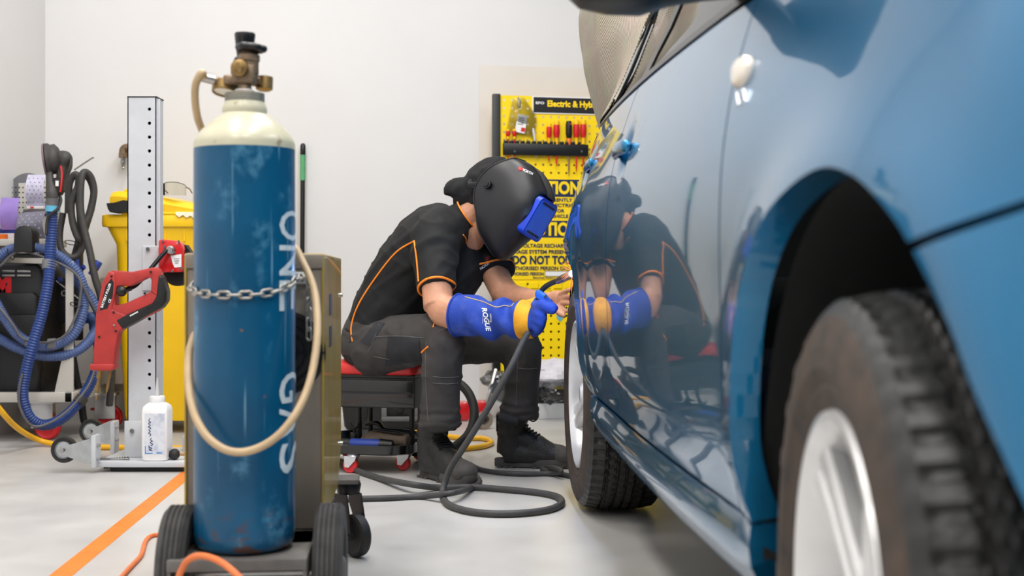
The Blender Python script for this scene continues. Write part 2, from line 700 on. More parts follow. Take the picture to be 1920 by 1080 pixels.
def side_n(u, z, side=1):
    e = 0.004
    vu = (side_v(u + e, z) - side_v(u - e, z)) / (2 * e)
    vz = (side_v(u, z + e) - side_v(u, z - e)) / (2 * e)
    n = (CN * side) - CA * vu - V((0, 0, vz)) * 1.0
    return n.normalized()

def dense(poly, step):
    out = []
    for i in range(len(poly)):
        a, b = V(poly[i]).to_2d(), V(poly[(i + 1) % len(poly)]).to_2d()
        m = max(1, int((b - a).length / step))
        for k in range(m):
            out.append(a.lerp(b, k / m))
    return out

def inside(p, poly):
    c = False
    j = len(poly) - 1
    for i in range(len(poly)):
        if (poly[i].y > p.y) != (poly[j].y > p.y) and p.x < (poly[j].x - poly[i].x) * (p.y - poly[i].y) / (poly[j].y - poly[i].y) + poly[i].x:
            c = not c
        j = i
    return c

def panel(name, poly, m, parent, side=1, step=0.028, off=0.0, lip=0.02, label=None, fine=None):
    """A body panel: outline in (u, z) filled with a fine mesh on the body surface, its edges turned in."""
    b = dense(poly, step)
    us, zs = [p.x for p in b], [p.y for p in b]
    pts = list(b)
    nb = len(b)
    nu, nz = int((max(us) - min(us)) / step) + 1, int((max(zs) - min(zs)) / step) + 1
    for i in range(nu + 1):
        for j in range(nz + 1):
            p = V((min(us) + (i + 0.5 * (j % 2)) * step, min(zs) + j * step))
            if inside(p, b) and min((p - q).length_squared for q in b) > (0.45 * step) ** 2:
                pts.append(p)
    if fine:
        (fu, fz), fr = fine, .13
        pts = pts[:nb] + [p for p in pts[nb:] if math.hypot(p.x - fu, p.y - fz) > fr]
        n_ = int(fr / .008)
        for i in range(-n_, n_ + 1):
            for j in range(-n_, n_ + 1):
                p = V((fu + i * .008, fz + j * .008))
                if math.hypot(i, j) * .008 < fr - .006 and inside(p, b) and min((p - q).length_squared for q in b) > .006 ** 2:
                    pts.append(p)
    r = delaunay_2d_cdt(pts, [(i, (i + 1) % nb) for i in range(nb)], [], 1, 1e-6)
    vs, fs = r[0], r[2]
    v3 = [C(p.x, side_v(p.x, p.y) + off, p.y, side) for p in vs]
    nn = [side_n(p.x, p.y, side) for p in vs]
    fs = [tuple(f) for f in fs]
    # orient outwards
    of = []
    for f in fs:
        n = (v3[f[1]] - v3[f[0]]).cross(v3[f[2]] - v3[f[0]])
        of.append(f if n.dot(CN * side) > 0 else f[::-1])
    nf = len(v3)
    if lip:
        ring = [C(p.x, side_v(p.x, p.y) + off, p.y, side) for p in b]
        rn = [side_n(p.x, p.y, side) for p in b]
        for k in range(nb):
            v3.append(ring[k]); nn.append(rn[k])
        # turned edge, rounded in two steps
        cx = sum(us) / nb
        for dv, inn in ((0.3, 0.0), (1.0, 0.0)):
            for k in range(nb):
                v3.append(ring[k] - rn[k] * lip * dv)
                t = (ring[(k + 1) % nb] - ring[k - 1])
                o2 = t.cross(rn[k]).normalized() if t.length > 1e-9 else rn[k]
                nn.append(o2)
        for s in range(2):
            A, B = nf + s * nb, nf + (s + 1) * nb
            for k in range(nb):
                k2 = (k + 1) % nb
                of.append((A + k, A + k2, B + k2, B + k))
    off0 = ORG[parent.name]
    me = bpy.data.meshes.new(name)
    me.from_pydata([p - off0 for p in v3], [], of)
    me.update()
    me.shade_smooth()
    cn = []
    for i, n in enumerate(nn):
        cn.append(n)
    ln = []
    for pol in me.polygons:
        for li in pol.loop_indices:
            vi = me.loops[li].vertex_index
            ln.append(cn[vi] if pol.index < len(fs) else pol.normal)
    me.normals_split_custom_set(ln)
    me.materials.append(MATS[m])
    o = bpy.data.objects.new(name, me)
    COL.objects.link(o)
    o.parent = parent
    ORG[o.name] = off0
    if label:
        o['label'] = label
    return o

mat('car_paint', (0, 116, 166), 0.36, 0.86, var=0.03, scale=300, coat=1.0, spec=0.4)
mat('arch_liner', (13, 13, 14), 0.75, var=0.2, scale=14, bump=0.2, bscale=30)
mat('trim_black', (16, 16, 18), 0.3, var=0.1)
mat('tyre_rubber', (34, 33, 32), 0.45, var=0.2, scale=30, bump=0.15, bscale=90)
mat('tyre_side', (66, 53, 44), 0.75, var=0.2, scale=22, bump=0.1, bscale=80, col2=(42, 36, 32), mixlo=0.35, mixhi=0.7)
mat('alloy', (222, 222, 222), 0.32, 0.5, var=0.05, coat=0.4)
mat('chrome', (205, 210, 215), 0.08, 1.0, var=0.02)
mat('lamp_lens', (240, 230, 216), 0.15, var=0.05, coat=1.0)
mat('interior', (26, 26, 28), 0.8, var=0.2)
clear_mat('window_glass', (0.42, 0.46, 0.46))

car = thing('car', 'metallic blue five-door car filling the photo from its front wheel to its rear wheel arch', 'car', C(1.3, -HALF, 0))

AR = [(.352, .405), (.350, .465), (.337, .617), (.29, .730), (.18, .813), (.06, .853), (-.065, .871), (-.17, .853), (-.26, .812), (-.31, .776),
      (-.373, .717), (-.41, .665), (-.457, .603), (-.490, .541), (-.497, .40), (-.497, .26)]
def smooth2(pts, n=5):
    return [V((p.x, p.y)) for p in spline([V((a, b, 0)) for a, b in pts], n)]
arch = smooth2(AR)
i0 = min(range(len(arch)), key=lambda i: (arch[i] - V((-.30, .785))).length)
belt = lambda u: 1.180 + 0.028 * (u - 0.5)
REAR = [(2.255, .405), (2.262, .50), (2.285, .63), (2.35, .74), (2.47, .825), (2.60, .862), (2.70, .868), (2.82, .852), (2.95, .79), (3.05, .69), (3.10, .56), (3.12, .42), (3.12, .30)]
rarch = smooth2(REAR)
gap = [(.447, .405), (.440, .60), (.436, .85), (.438, .98), (.452, 1.10), (.462, 1.172)]
for sd in (1, -1):
    fender = arch[:i0 + 1]
    fender = fender[::-1] + [V(p) for p in gap] + [V(p) for p in ((.30, 1.145), (0, 1.11), (-.4, 1.06), (-.72, .99), (-.80, .90), (-.80, .845), (-.52, .825))]
    panel('front_fender', fender, 'car_paint', car, sd, 0.022 if sd > 0 else 0.06, lip=0.042)
    bump_ = [p for p in arch[i0 + 1:]] + [V(p) for p in ((-.60, .24), (-.86, .25), (-.90, .40), (-.90, .60), (-.84, .80), (-.80, .838), (-.52, .818))]
    panel('front_bumper_side', bump_, 'car_paint', car, sd, 0.022 if sd > 0 else 0.06, lip=0.04)
    fd = [V((p[0] + .007, p[1])) for p in gap[::-1]] + [V(p) for p in ((.9, .407), (1.3, .408), (1.652, .410), (1.656, .6), (1.650, .9), (1.646, 1.1), (1.65, belt(1.65)), (1.2, belt(1.2)), (.8, belt(.8)))]
    panel('front_door', fd, 'car_paint', car, sd, 0.026 if sd > 0 else 0.06, lip=0.012, fine=HANDLES[0] if sd > 0 else None)
    cutp = [p for p in rarch if p.x < 2.37]
    rd = [V((1.660, .410)), V((1.9, .411)), V((2.2, .413))] + cutp[1:] + [V(p) for p in ((2.45, .86), (2.52, 1.0), (2.55, 1.12), (2.55, belt(2.55)), (2.1, belt(2.1)), (1.66, belt(1.66)), (1.655, 1.1), (1.659, .9), (1.665, .6))]
    panel('rear_door', rd, 'car_paint', car, sd, 0.024 if sd > 0 else 0.06, lip=0.012, fine=HANDLES[1] if sd > 0 else None)
    q = [p + V((0, .001)) for p in rarch if p.x > 2.375] + [V(p) for p in ((3.3, .3), (3.45, .45), (3.5, .8), (3.46, 1.1), (3.40, 1.3), (3.2, 1.56), (3.02, 1.575), (2.98, 1.30), (2.95, belt(2.95)), (2.558, belt(2.55)), (2.557, 1.12), (2.527, 1.0), (2.458, .862))]
    panel('quarter_panel', q, 'car_paint', car, sd, 0.026 if sd > 0 else 0.06, lip=0.03)
    sill = [V(p) for p in ((.362, .400), (.9, .399), (1.6, .401), (2.25, .405), (2.245, .37), (2.20, .335), (2.08, .31), (1.6, .285), (.9, .27), (.42, .262), (.37, .28), (.358, .34))]
    panel('sill', sill, 'car_paint', car, sd, 0.022 if sd > 0 else 0.06, lip=0.05)
    # greenhouse
    panel('belt_moulding', [V((u, belt(u) + .003)) for u in (.47, .9, 1.4, 1.9, 2.4, 2.95)] + [V((u, belt(u) + .021)) for u in (2.95, 2.4, 1.9, 1.4, .9, .49)], 'trim_black', car, sd, 0.05, off=0.004, lip=0.01)
    panel('front_window', [V((u, belt(u) + .022)) for u in (.66, 1.1, 1.57)] + [V(p) for p in ((1.55, 1.545), (1.15, 1.535), (.98, 1.48), (.80, 1.36))], 'window_glass', car, sd, 0.06, off=-.004, lip=0)
    panel('rear_window', [V((u, belt(u) + .022)) for u in (1.70, 2.1, 2.44)] + [V(p) for p in ((2.46, 1.36), (2.42, 1.53), (1.68, 1.547))], 'window_glass', car, sd, 0.06, off=-.004, lip=0)
    panel('quarter_window', [V((u, belt(u) + .022)) for u in (2.52, 2.93)] + [V(p) for p in ((2.96, 1.34), (2.80, 1.49), (2.50, 1.53))], 'window_glass', car, sd, 0.06, off=-.004, lip=0)
    panel('door_pillar', [V(p) for p in ((1.575, belt(1.57) + .022), (1.695, belt(1.7) + .022), (1.675, 1.547), (1.555, 1.547))], 'trim_black', car, sd, 0.05, off=0.0, lip=0.02)
    panel('rear_pillar', [V(p) for p in ((2.445, belt(2.44) + .022), (2.515, belt(2.5) + .022), (2.495, 1.53), (2.425, 1.532))], 'trim_black', car, sd, 0.05, off=0.0, lip=0.02)
    panel('mirror_triangle', [V(p) for p in ((.47, belt(.47) + .021), (.655, belt(.66) + .022), (.795, 1.362), (.74, 1.345))], 'trim_black', car, sd, 0.04, off=0.0, lip=0.02)
    panel('windscreen_pillar', [V(p) for p in ((.30, 1.155), (.465, 1.19), (.735, 1.35), (.97, 1.495), (1.15, 1.548), (1.68, 1.56), (2.42, 1.545), (2.80, 1.505), (2.96, 1.46), (3.0, 1.58), (2.4, 1.63), (1.6, 1.64), (1.1, 1.625), (.85, 1.555), (.5, 1.33))], 'car_paint', car, sd, 0.04, lip=0.02)

# roof, windscreen, bonnet, nose and tail span the car
def span(name, rows, m, nl=13, label=None):
    """rows: (u at the side, z at the side, v at the side, u at the middle, z at the middle)"""
    grid = []
    for (u0, z0, v0, u1, z1) in rows:
        row = []
        for k in range(nl):
            s = -1 + 2 * k / (nl - 1)
            w = 1 - abs(s) ** 2.4
            vv = -HALF + (v0 + HALF) * -s
            row.append(C(u0 + (u1 - u0) * w, vv, z0 + (z1 - z0) * w))
        grid.append(row)
    return put(name, sheet(grid, 0.012), m, car, smooth=60, label=label)
def sv(u, z):
    return side_v(u, z)
span('roof', [(u, z, sv(u, z), u - .06 if u < 1.3 else u, zc) for u, z, zc in ((1.05, 1.62, 1.65), (1.4, 1.638, 1.70), (1.9, 1.64, 1.715), (2.4, 1.632, 1.70), (3.0, 1.582, 1.64), (3.22, 1.56, 1.60))], 'car_paint')
span('windscreen', [(.30, 1.16, sv(.3, 1.16), .12, 1.17), (.55, 1.37, sv(.5, 1.36), .40, 1.39), (.85, 1.555, sv(.85, 1.555), .75, 1.575), (1.04, 1.62, sv(1.05, 1.62), .98, 1.648)], 'window_glass')
span('bonnet', [(.30, 1.148, sv(.3, 1.148), .10, 1.165), (0, 1.113, sv(0, 1.113), 0, 1.14), (-.4, 1.063, sv(-.4, 1.063), -.5, 1.09), (-.72, .995, sv(-.72, .995), -.90, .98), (-.80, .91, sv(-.8, .91), -.985, .86)], 'car_paint')
span('front_bumper', [(-.81, .845, sv(-.81, .84), -1.0, .80), (-.84, .79, sv(-.84, .79), -1.03, .70), (-.90, .6, sv(-.9, .6), -1.08, .55), (-.90, .4, sv(-.9, .4), -1.07, .38), (-.86, .25, sv(-.86, .25), -1.02, .22)], 'car_paint')
span('grille', [(-.795, .915, sv(-.8, .91) - .01, -.975, .865), (-.80, .88, sv(-.8, .88) - .01, -.985, .835), (-.805, .84, sv(-.81, .84) - .01, -.99, .795)], 'trim_black')
for sd in (1, -1):
    rr_ = []
    for k in range(9):
        f_ = k / 8
        u_ = -.60 - .33 * f_
        vv_ = side_v(max(u_, -.79), .9) - .40 * max(0, f_ - .35) + .006
        zt_, zb_2 = .985 - .03 * f_, .855 - .01 * f_
        rr_.append([C(u_, vv_, zb_2, sd), C(u_ - .012, vv_ + .010, (zt_ + zb_2) / 2, sd), C(u_ + .01, vv_, zt_, sd)])
    put('headlamp', sheet(rr_, .01), 'lamp_lens', car, smooth=60)
span('tailgate', [(3.22, 1.56, sv(3.2, 1.56), 3.25, 1.60), (3.40, 1.3, sv(3.4, 1.3), 3.5, 1.3), (3.46, 1.1, sv(3.46, 1.1), 3.58, 1.08), (3.5, .8, sv(3.5, .8), 3.62, .78), (3.45, .45, sv(3.45, .45), 3.56, .42), (3.3, .3, sv(3.3, .3), 3.42, .27)], 'car_paint')
put('underbody', join(*[ (lambda lo, hi: ([C(u, v, z) for u in (lo[0], hi[0]) for v in (lo[1], hi[1]) for z in (lo[2], hi[2])],
     [(0, 1, 3, 2), (4, 6, 7, 5), (0, 4, 5, 1), (2, 3, 7, 6), (0, 2, 6, 4), (1, 5, 7, 3)]))(lo, hi)
     for lo, hi in (((-.85, -1.5, .24), (3.3, -.32, .62)), ((.42, -1.72, .27), (2.2, -.08, .40)), ((.42, -1.70, .40), (2.2, -.10, .60)), ((.55, -1.66, .60), (2.4, -1.62, 1.15)), ((.2, -1.6, .6), (.5, -.2, 1.12)))]), 'arch_liner', car, smooth=0)
# front seats
for sv_ in (-.48, -1.32):
    rings = []
    for u, z, w, h in ((1.25, .62, .24, .10), (1.62, .66, .24, .10)):
        rings.append(ell_ring(C(u, sv_, z), CN, (0, 0, 1), w, h, 20, 3.2))
    s1 = loft(rings)
    s2 = loft([ell_ring(C(u, sv_, z), CN, CA, w, h, 20, 3.2) for u, z, w, h in ((1.60, .66, .24, .09), (1.68, .85, .25, .08), (1.76, 1.06, .20, .06))])
    s3 = loft([ell_ring(C(u, sv_, z), CN, CA, w, h, 16, 3) for u, z, w, h in ((1.765, 1.05, .12, .05), (1.78, 1.12, .13, .05), (1.785, 1.17, .10, .04))])
    put('seat', join(s1, s2, s3), 'interior', car)

# wheel-arch liners
for sd in (1, -1):
    for uc in (UF, UR):
        prof = []
        g1 = []
        for k in range(41):
            a = -0.18 + (PI + .36) * k / 40
            rr = 0.445
            g1.append([C(uc + rr * math.cos(a) * 0.985, v, .43 + rr * math.sin(a) * 0.985, sd) for v in (-.012, -.10, -.22, -.34)] + [C(uc, -.34, .43, sd)])
        put('arch_liner', sheet(g1), 'arch_liner', car, smooth=60)

# wheels
def make_tyre():
    """Tyre about the y axis, outer face towards -y (y = 0 is the wheel face)."""
    R, Wd = .370, .225
    NA = 300
    prof = []      # (radius, y, tread position -1..1 or None)
    side = [(.232, .012), (.238, .002), (.250, -.004), (.262, -.007), (.266, -.0055), (.285, -.013), (.289, -.0115), (.305, -.014), (.309, -.0125), (.326, -.010), (.342, -.003), (.352, .004), (.3595, .012)]
    for r, y in side:
        prof.append((r, y, None))
    cuts = [-.66, -.30, .0, .30, .66]
    for k in range(61):
        s = -1 + 2 * k / 60
        y = Wd / 2 + .006 + s * (Wd / 2 - .018)
        r = R - .009 * abs(s) ** 3
        g = any(abs(s - c) < .045 for c in cuts)
        prof.append((r - (.009 if g else 0), y, s))
    for r, y in side[::-1]:
        prof.append((r, Wd + .012 - y, None))
    vs, fs = [], []
    n = len(prof)
    for i in range(NA):
        a = 2 * PI * i / NA
        for r, y, s in prof:
            rr = r
            if s is not None:
                ss = abs(s)
                ph = (i + (s * 7 if ss < .66 else 0)) % (5 if ss > .66 else 4)
                if ss > .66:
                    if ph < 1.3:
                        rr -= .0065
                elif ss > .30 and ph < 1.1:
                    rr -= .005
                elif ss <= .3 and ph < 1.0:
                    rr -= .003
            elif r > .345 and (i % 5) < 1.6:
                rr -= .0025
            elif .312 < r < .33 and (i // 4) % 3 == 0 and (i // 40) % 2 == 0:
                y = y + (-.002 if y < .1 else .002)
            vs.append(V((rr * math.cos(a), y, rr * math.sin(a))))
    for i in range(NA):
        j = (i + 1) % NA
        for k in range(n - 1):
            fs.append((i * n + k, i * n + k + 1, j * n + k + 1, j * n + k))
    return vs, fs
def make_rim():
    barrel = lathe([(.19, .20), (.205, .15), (.212, .05), (.222, .02), (.236, .010), (.240, .003), (.237, -.004), (.229, -.005), (.222, .004), (.214, .022), (.205, .06), (.198, .15), (.19, .20)], 72, axis=(0, 1, 0))
    hub = lathe([(0, .012), (.030, .012), (.034, .016), (.036, .028), (.062, .034), (.072, .05), (.072, .10), (0, .10)], 40, axis=(0, 1, 0))
    sp = []
    for k in range(5):
        a = 2 * PI * k / 5 + .45
        rings = []
        for r, w, y, t in ((.045, .034, .026, .035), (.10, .030, .022, .032), (.16, .033, .017, .028), (.205, .043, .011, .024), (.224, .05, .009, .02)):
            c, s = math.cos(a), math.sin(a)
            er, et = V((c, 0, s)), V((-s, 0, c))
            rings.append([er * r + et * (w * x) + V((0, y + t * d, 0)) for x, d in ((-1, .25), (-.8, .05), (-.25, 0), (-.12, .22), (.12, .22), (.25, 0), (.8, .05), (1, .25), (.9, 1.0), (-.9, 1.0))])
        sp.append(loft(rings))
    return barrel, hub, join(*sp)
ty = make_tyre()
brl, hub, spk = make_rim()
bolts = join(*[cyl((.05 * math.cos(2 * PI * k / 5), .03, .05 * math.sin(2 * PI * k / 5)), (.05 * math.cos(2 * PI * k / 5), .052, .05 * math.sin(2 * PI * k / 5)), .009, n=6) for k in range(5)])
disc = lathe([(0, .09), (.15, .09), (.155, .095), (.155, .112), (0, .115)], 40, axis=(0, 1, 0))
hubcap = lathe([(0, .006), (.024, .007), (.029, .012), (.029, .02)], 28, axis=(0, 1, 0))
tyre_me = None
for sd in (1, -1):
    for uc in (UF, UR):
        # local y of the wheel points into the car
        ax = -CN if sd > 0 else CN
        o0 = C(uc, 0, .370, sd)
        M = frame(o0, CA, y=ax)
        if uc == UF:                          # front wheels turned a little
            M = Matrix.Translation(CN * (.020 * sd)) @ Matrix.Translation(o0) @ Matrix.Rotation(-.105, 4, 'Z') @ Matrix.Translation(-o0) @ M
        M = Matrix.Translation(-ORG[car.name]) @ M
        if tyre_me is None:
            def mk(n, g, m, sm=40):
                me = mesh_of(n, g, 0); fix_normals(me); me.shade_smooth(); me.set_sharp_from_angle(angle=math.radians(sm)); me.materials.append(MATS[m]); return me
            tyre_me = mk('tyre', ty, 'tyre_rubber', 32)
            tyre_me.materials.append(MATS['tyre_side'])
            for p in tyre_me.polygons:
                c = p.center
                if math.hypot(c.x, c.z) < .343 and (c.y < .03 or c.y > .207):
                    p.material_index = 1
            rim_me = mk('rim', brl, 'alloy', 40)
            parts_ = [('hub', mk('hub', hub, 'alloy')), ('spokes', mk('spokes', spk, 'alloy', 30)), ('wheel_bolts', mk('wheel_bolts', bolts, 'steel')), ('hub_cap', mk('hub_cap', hubcap, 'alloy')), ('brake_disc', mk('brake_disc', disc, 'dark_metal'))]
        rt = bpy.data.objects.new('wheel', rim_me)
        COL.objects.link(rt)
        rt.parent = car
        rt.matrix_local = M
        rt['label'] = 'silver five-spoke alloy wheel with black tyre'
        for nm, me in [('tyre', tyre_me)] + parts_:
            q = bpy.data.objects.new(nm, me)
            COL.objects.link(q)
            q.parent = rt

# door mirror
for sd in (1, -1):
    def cc(u, v, z):
        return C(u, v, z, sd)
    rings = []
    for v, u0, u1, z0, z1 in ((.045, .60, .70, 1.215, 1.27), (.07, .56, .72, 1.196, 1.34), (.115, .545, .73, 1.181, 1.365), (.17, .55, .73, 1.183, 1.365), (.215, .575, .72, 1.193, 1.345), (.24, .61, .70, 1.215, 1.31)):
        rings.append(ell_ring((0, 0, 0), (1, 0, 0), (0, 1, 0), (u1 - u0) / 2, (z1 - z0) / 2, 24, 3.0))
        rings[-1] = [cc((u0 + u1) / 2 + p.x, v, (z0 + z1) / 2 + p.y) for p in rings[-1]]
    mo = put('door_mirror', loft(rings), 'black_plastic', car, smooth=60)
    put('mirror_arm', loft([[cc(u + p.x, v, z + p.y) for p in ell_ring((0, 0, 0), (1, 0, 0), (0, 1, 0), .045, .016, 16, 3)] for u, v, z in ((.60, -.06, 1.222), (.61, .02, 1.215), (.63, .10, 1.205))]), 'black_plastic', mo, smooth=60)
# door handles over their scooped recesses
for sd in (1, -1):
    for uh, zh in HANDLES:
        def hp(u, dv, z):
            return C(u, _side0(u, z) + dv * (1 if uh < 2 else .35), z, sd)
        path = [hp(uh - .088, .001, zh), hp(uh - .078, .012, zh), hp(uh - .03, .019, zh + .001), hp(uh + .03, .019, zh + .001), hp(uh + .078, .013, zh), hp(uh + .090, .001, zh)]
        h = put('door_handle', tube(spline(path, 6), [.007, .0115, .012, .012, .0115, .007], 16, flat=(1.4, .75), up=(0, 0, 1)), 'car_paint', car, smooth=70)
        k0 = hp(uh - .072, .020, zh)
        put('key_cover', cyl(k0, k0 + CN * sd * .002, .006, n=16), 'chrome', h)
# fuel flap line and side repeater lamp, badge
def on_side(px, py, lift=0.0):
    """Point of the car's left side seen at (px, py)."""
    d = (W(px, py, 1.0) - EYE)
    lo, hi = 0.5, 6.0
    def f(s):
        p = EYE + d * s - CO
        u, v, z = p.dot(CA), p.dot(CN), p.z
        return v - (side_v(u, z) + lift)
    prev = 0.6
    s = prev
    while s < 6:
        if f(s) > 0 and f(s + .01) <= 0:
            a, b = s, s + .01
            for _ in range(25):
                m = (a + b) / 2
                if f(m) > 0: a = m
                else: b = m
            p = EYE + d * a - CO
            return p.dot(CA), p.z
        s += .01
    return None
q = on_side(1395, 136) or (.33, .98)
u, z = q
lamp = loft([[C(u + p.x, side_v(u, z) + dv, z + p.y) for p in ell_ring((0, 0, 0), (1, 0, 0), (0, 1, 0), a, b, 24, 2.6)] for dv, a, b in ((-.004, .042, .023), (.006, .042, .023), (.012, .036, .018), (.014, .02, .01))])
put('side_repeater', lamp, 'lamp_lens', car, label='clear and amber side repeater lamp', smooth=60)
q = on_side(1392, 184) or (.33, .94)
u, z = q
for k, (du, hh) in enumerate(((-.022, .016), (-.004, .020), (.016, .017))):
    put('badge', tube([C(u + du - .006, side_v(u + du, z) + .002, z - hh / 2), C(u + du, side_v(u + du, z) + .003, z + hh / 2), C(u + du + .006, side_v(u + du, z) + .002, z - hh / 2)], .0022, 8), 'chrome', car)
# a rough rust-dark cut edge at the rear arch where the weld is made
cutp = [C(p.x, side_v(p.x, p.y) - .004, p.y) for p in rarch if 2.5 < p.x < 2.75]
put('cut_edge', tube(cutp, .006, 8), 'arch_liner', car)
# ------------------------------------------------------------------ gas cylinder, welder and its cart
mat('panel_beige', (138, 126, 112), 0.5, var=0.14, scale=7, bump=0.03, rvar=0.1)
mat('panel_yellow', (178, 150, 62), 0.28, var=0.14, scale=9, coat=0.4, col2=(150, 122, 58), mixlo=0.4, mixhi=0.75)
mat('cart_steel', (104, 100, 96), 0.55, 0.2, var=0.25, scale=14)
mat('tyre_grey', (62, 60, 59), 0.75, var=0.3, scale=30, bump=0.12)
mat('chain_steel', (168, 164, 156), 0.35, 0.85, var=0.2, scale=80)
mat('hose_tan', (186, 160, 124), 0.42, var=0.1, scale=20)
mat('hose_brown', (142, 112, 78), 0.42, var=0.15, scale=20)
mat('cable_orange', (222, 118, 62), 0.5, var=0.12, scale=20)

def cyl_mat():
    """Painted steel: blue below the shoulder, cream above, with scuffs, scratches and a rusty foot."""
    m = bpy.data.materials.new('cylinder_paint')
    m.use_nodes = True
    nt = m.node_tree
    b = nt.nodes['Principled BSDF']
    b.inputs['Roughness'].default_value = 0.34
    b.inputs['Specular IOR Level'].default_value = 0.35
    b.inputs['Coat Weight'].default_value = 0.2
    b.inputs['Coat Roughness'].default_value = 0.15
    tc = nt.nodes.new('ShaderNodeTexCoord')
    def nz(scale, detail=5, st=None):
        mp = nt.nodes.new('ShaderNodeMapping')
        if st: mp.inputs['Scale'].default_value = st
        nt.links.new(tc.outputs['Object'], mp.inputs['Vector'])
        n = nt.nodes.new('ShaderNodeTexNoise')
        n.inputs['Scale'].default_value = scale
        n.inputs['Detail'].default_value = detail
        nt.links.new(mp.outputs['Vector'], n.inputs['Vector'])
        return n.outputs['Fac']
    def ramp(src, lo, hi, c0=(0, 0, 0, 1), c1=(1, 1, 1, 1)):
        r = nt.nodes.new('ShaderNodeValToRGB')
        r.color_ramp.elements[0].position, r.color_ramp.elements[1].position = lo, hi
        r.color_ramp.elements[0].color, r.color_ramp.elements[1].color = c0, c1
        nt.links.new(src, r.inputs['Fac'])
        return r.outputs['Color']
    def mix(fac, a, c):
        x = nt.nodes.new('ShaderNodeMix')
        x.data_type = 'RGBA'
        nt.links.new(fac, x.inputs['Factor'])
        nt.links.new(a, x.inputs['A'])
        if hasattr(c, 'default_value') or hasattr(c, 'links'):
            nt.links.new(c, x.inputs['B'])
        else:
            x.inputs['B'].default_value = c
        return x.outputs['Result']
    def mul(a, c):
        x = nt.nodes.new('ShaderNodeMath')
        x.operation = 'MULTIPLY'
        nt.links.new(a, x.inputs[0])
        if isinstance(c, float): x.inputs[1].default_value = c
        else: nt.links.new(c, x.inputs[1])
        return x.outputs[0]
    sep = nt.nodes.new('ShaderNodeSeparateXYZ')
    nt.links.new(tc.outputs['Object'], sep.inputs[0])
    blue = ramp(nz(5), .3, .7, (*lin((0, 66, 100)), 1), (*lin((2, 84, 122)), 1))
    scuff = mul(ramp(nz(17, 6, (1, 1, .5)), .56, .72), ramp(nz(55, 3), .35, .62))
    blue = mix(mul(scuff, 0.75), blue, (*lin((92, 148, 178)), 1))
    scratch = ramp(nz(95, 2, (1, 1, .03)), .66, .72)
    blue = mix(mul(scratch, 0.5), blue, (*lin((130, 176, 198)), 1))
    # rust near the foot
    mr = nt.nodes.new('ShaderNodeMapRange')
    mr.inputs['From Min'].default_value, mr.inputs['From Max'].default_value = 0.10, 0.0
    nt.links.new(sep.outputs['Z'], mr.inputs['Value'])
    rust = mul(ramp(nz(30, 6, (1, 1, 1.8)), .52, .62), mr.outputs['Result'])
    blue = mix(rust, blue, (*lin((86, 52, 34)), 1))
    spot = ramp(nz(38, 4, (1, 1, .8)), .735, .76)
    blue = mix(spot, blue, (*lin((128, 84, 52)), 1))
    cream = ramp(nz(12), .35, .7, (*lin((186, 182, 158)), 1), (*lin((202, 197, 172)), 1))
    cream = mix(ramp(nz(30, 6), .66, .72), cream, (*lin((150, 138, 112)), 1))
    gt = nt.nodes.new('ShaderNodeMath')
    gt.operation = 'GREATER_THAN'
    gt.inputs[1].default_value = 0.811
    nt.links.new(sep.outputs['Z'], gt.inputs[0])
    nt.links.new(mix(gt.outputs[0], blue, cream), b.inputs['Base Color'])
    MATS['cylinder_paint'] = m
cyl_mat()

CX, CY, CZ = -0.547, 2.62, 0.200
base = V((CX, CY, CZ))
gc = thing('gas_cylinder', 'tall blue gas cylinder with cream shoulder chained to the welder', 'gas cylinder', base)
R = 0.102
prof = [(0, .006), (.07, .004), (.085, 0), (.094, .004), (.100, .014), (R, .032), (R, .06)] + [(R, .1 + .08 * i) for i in range(9)] + [(R, .80), (R, .811), (R, .822)]
for k in range(1, 13):
    a = k / 12
    prof.append((R - (R - .0445) * a ** 1.5, .822 + .062 * a ** .96))
put('shell', lathe(prof, 72, base), 'cylinder_paint', gc, smooth=50)
put('neck', lathe([(.043, .877), (.0445, .884), (.0455, .891), (.0440, .899), (.0415, .904), (.0405, .908)], 48, base), 'cylinder_paint', gc, smooth=60)
mat('neck_ring', (128, 126, 116), 0.5, 0.3, var=0.15, scale=40)
ring = [(.0385, .905), (.0405, .906)]
for k in range(5):
    ring += [(.0405, .907 + k * .0035), (.0395, .9087 + k * .0035), (.0405, .9104 + k * .0035)]
ring += [(.0395, .926), (.02, .927), (0, .927)]
put('neck_ring', lathe(ring, 48, base), 'neck_ring', gc)
# stencilled lettering wrapped on the steel
def wrap_text(s, zc, h, a_mid, bold=.004, xs=1.0):
    g = text(s, h, bold, xs=xs)
    out = []
    for v in g[0]:
        a = a_mid + v.y / R                  # letters' tops turn to the right
        z = zc - v.x
        out.append(V((CX + (R + .0006) * math.sin(a), CY - (R + .0006) * math.cos(a), z)))
    return out, g[1]
def subdiv(g, it=1):
    bm = bmesh.new()
    me = bpy.data.meshes.new('t'); me.from_pydata(g[0], [], g[1]); bm.from_mesh(me); bpy.data.meshes.remove(me)
    bmesh.ops.triangulate(bm, faces=bm.faces[:])
    for _ in range(it):
        bmesh.ops.subdivide_edges(bm, edges=[e for e in bm.edges if e.calc_length() > .012], cuts=1)
        bmesh.ops.triangulate(bm, faces=bm.faces[:])
    return from_bm(bm)
mat('stencil_white', (196, 206, 210), 0.45, var=0.08, scale=60)
_t = text
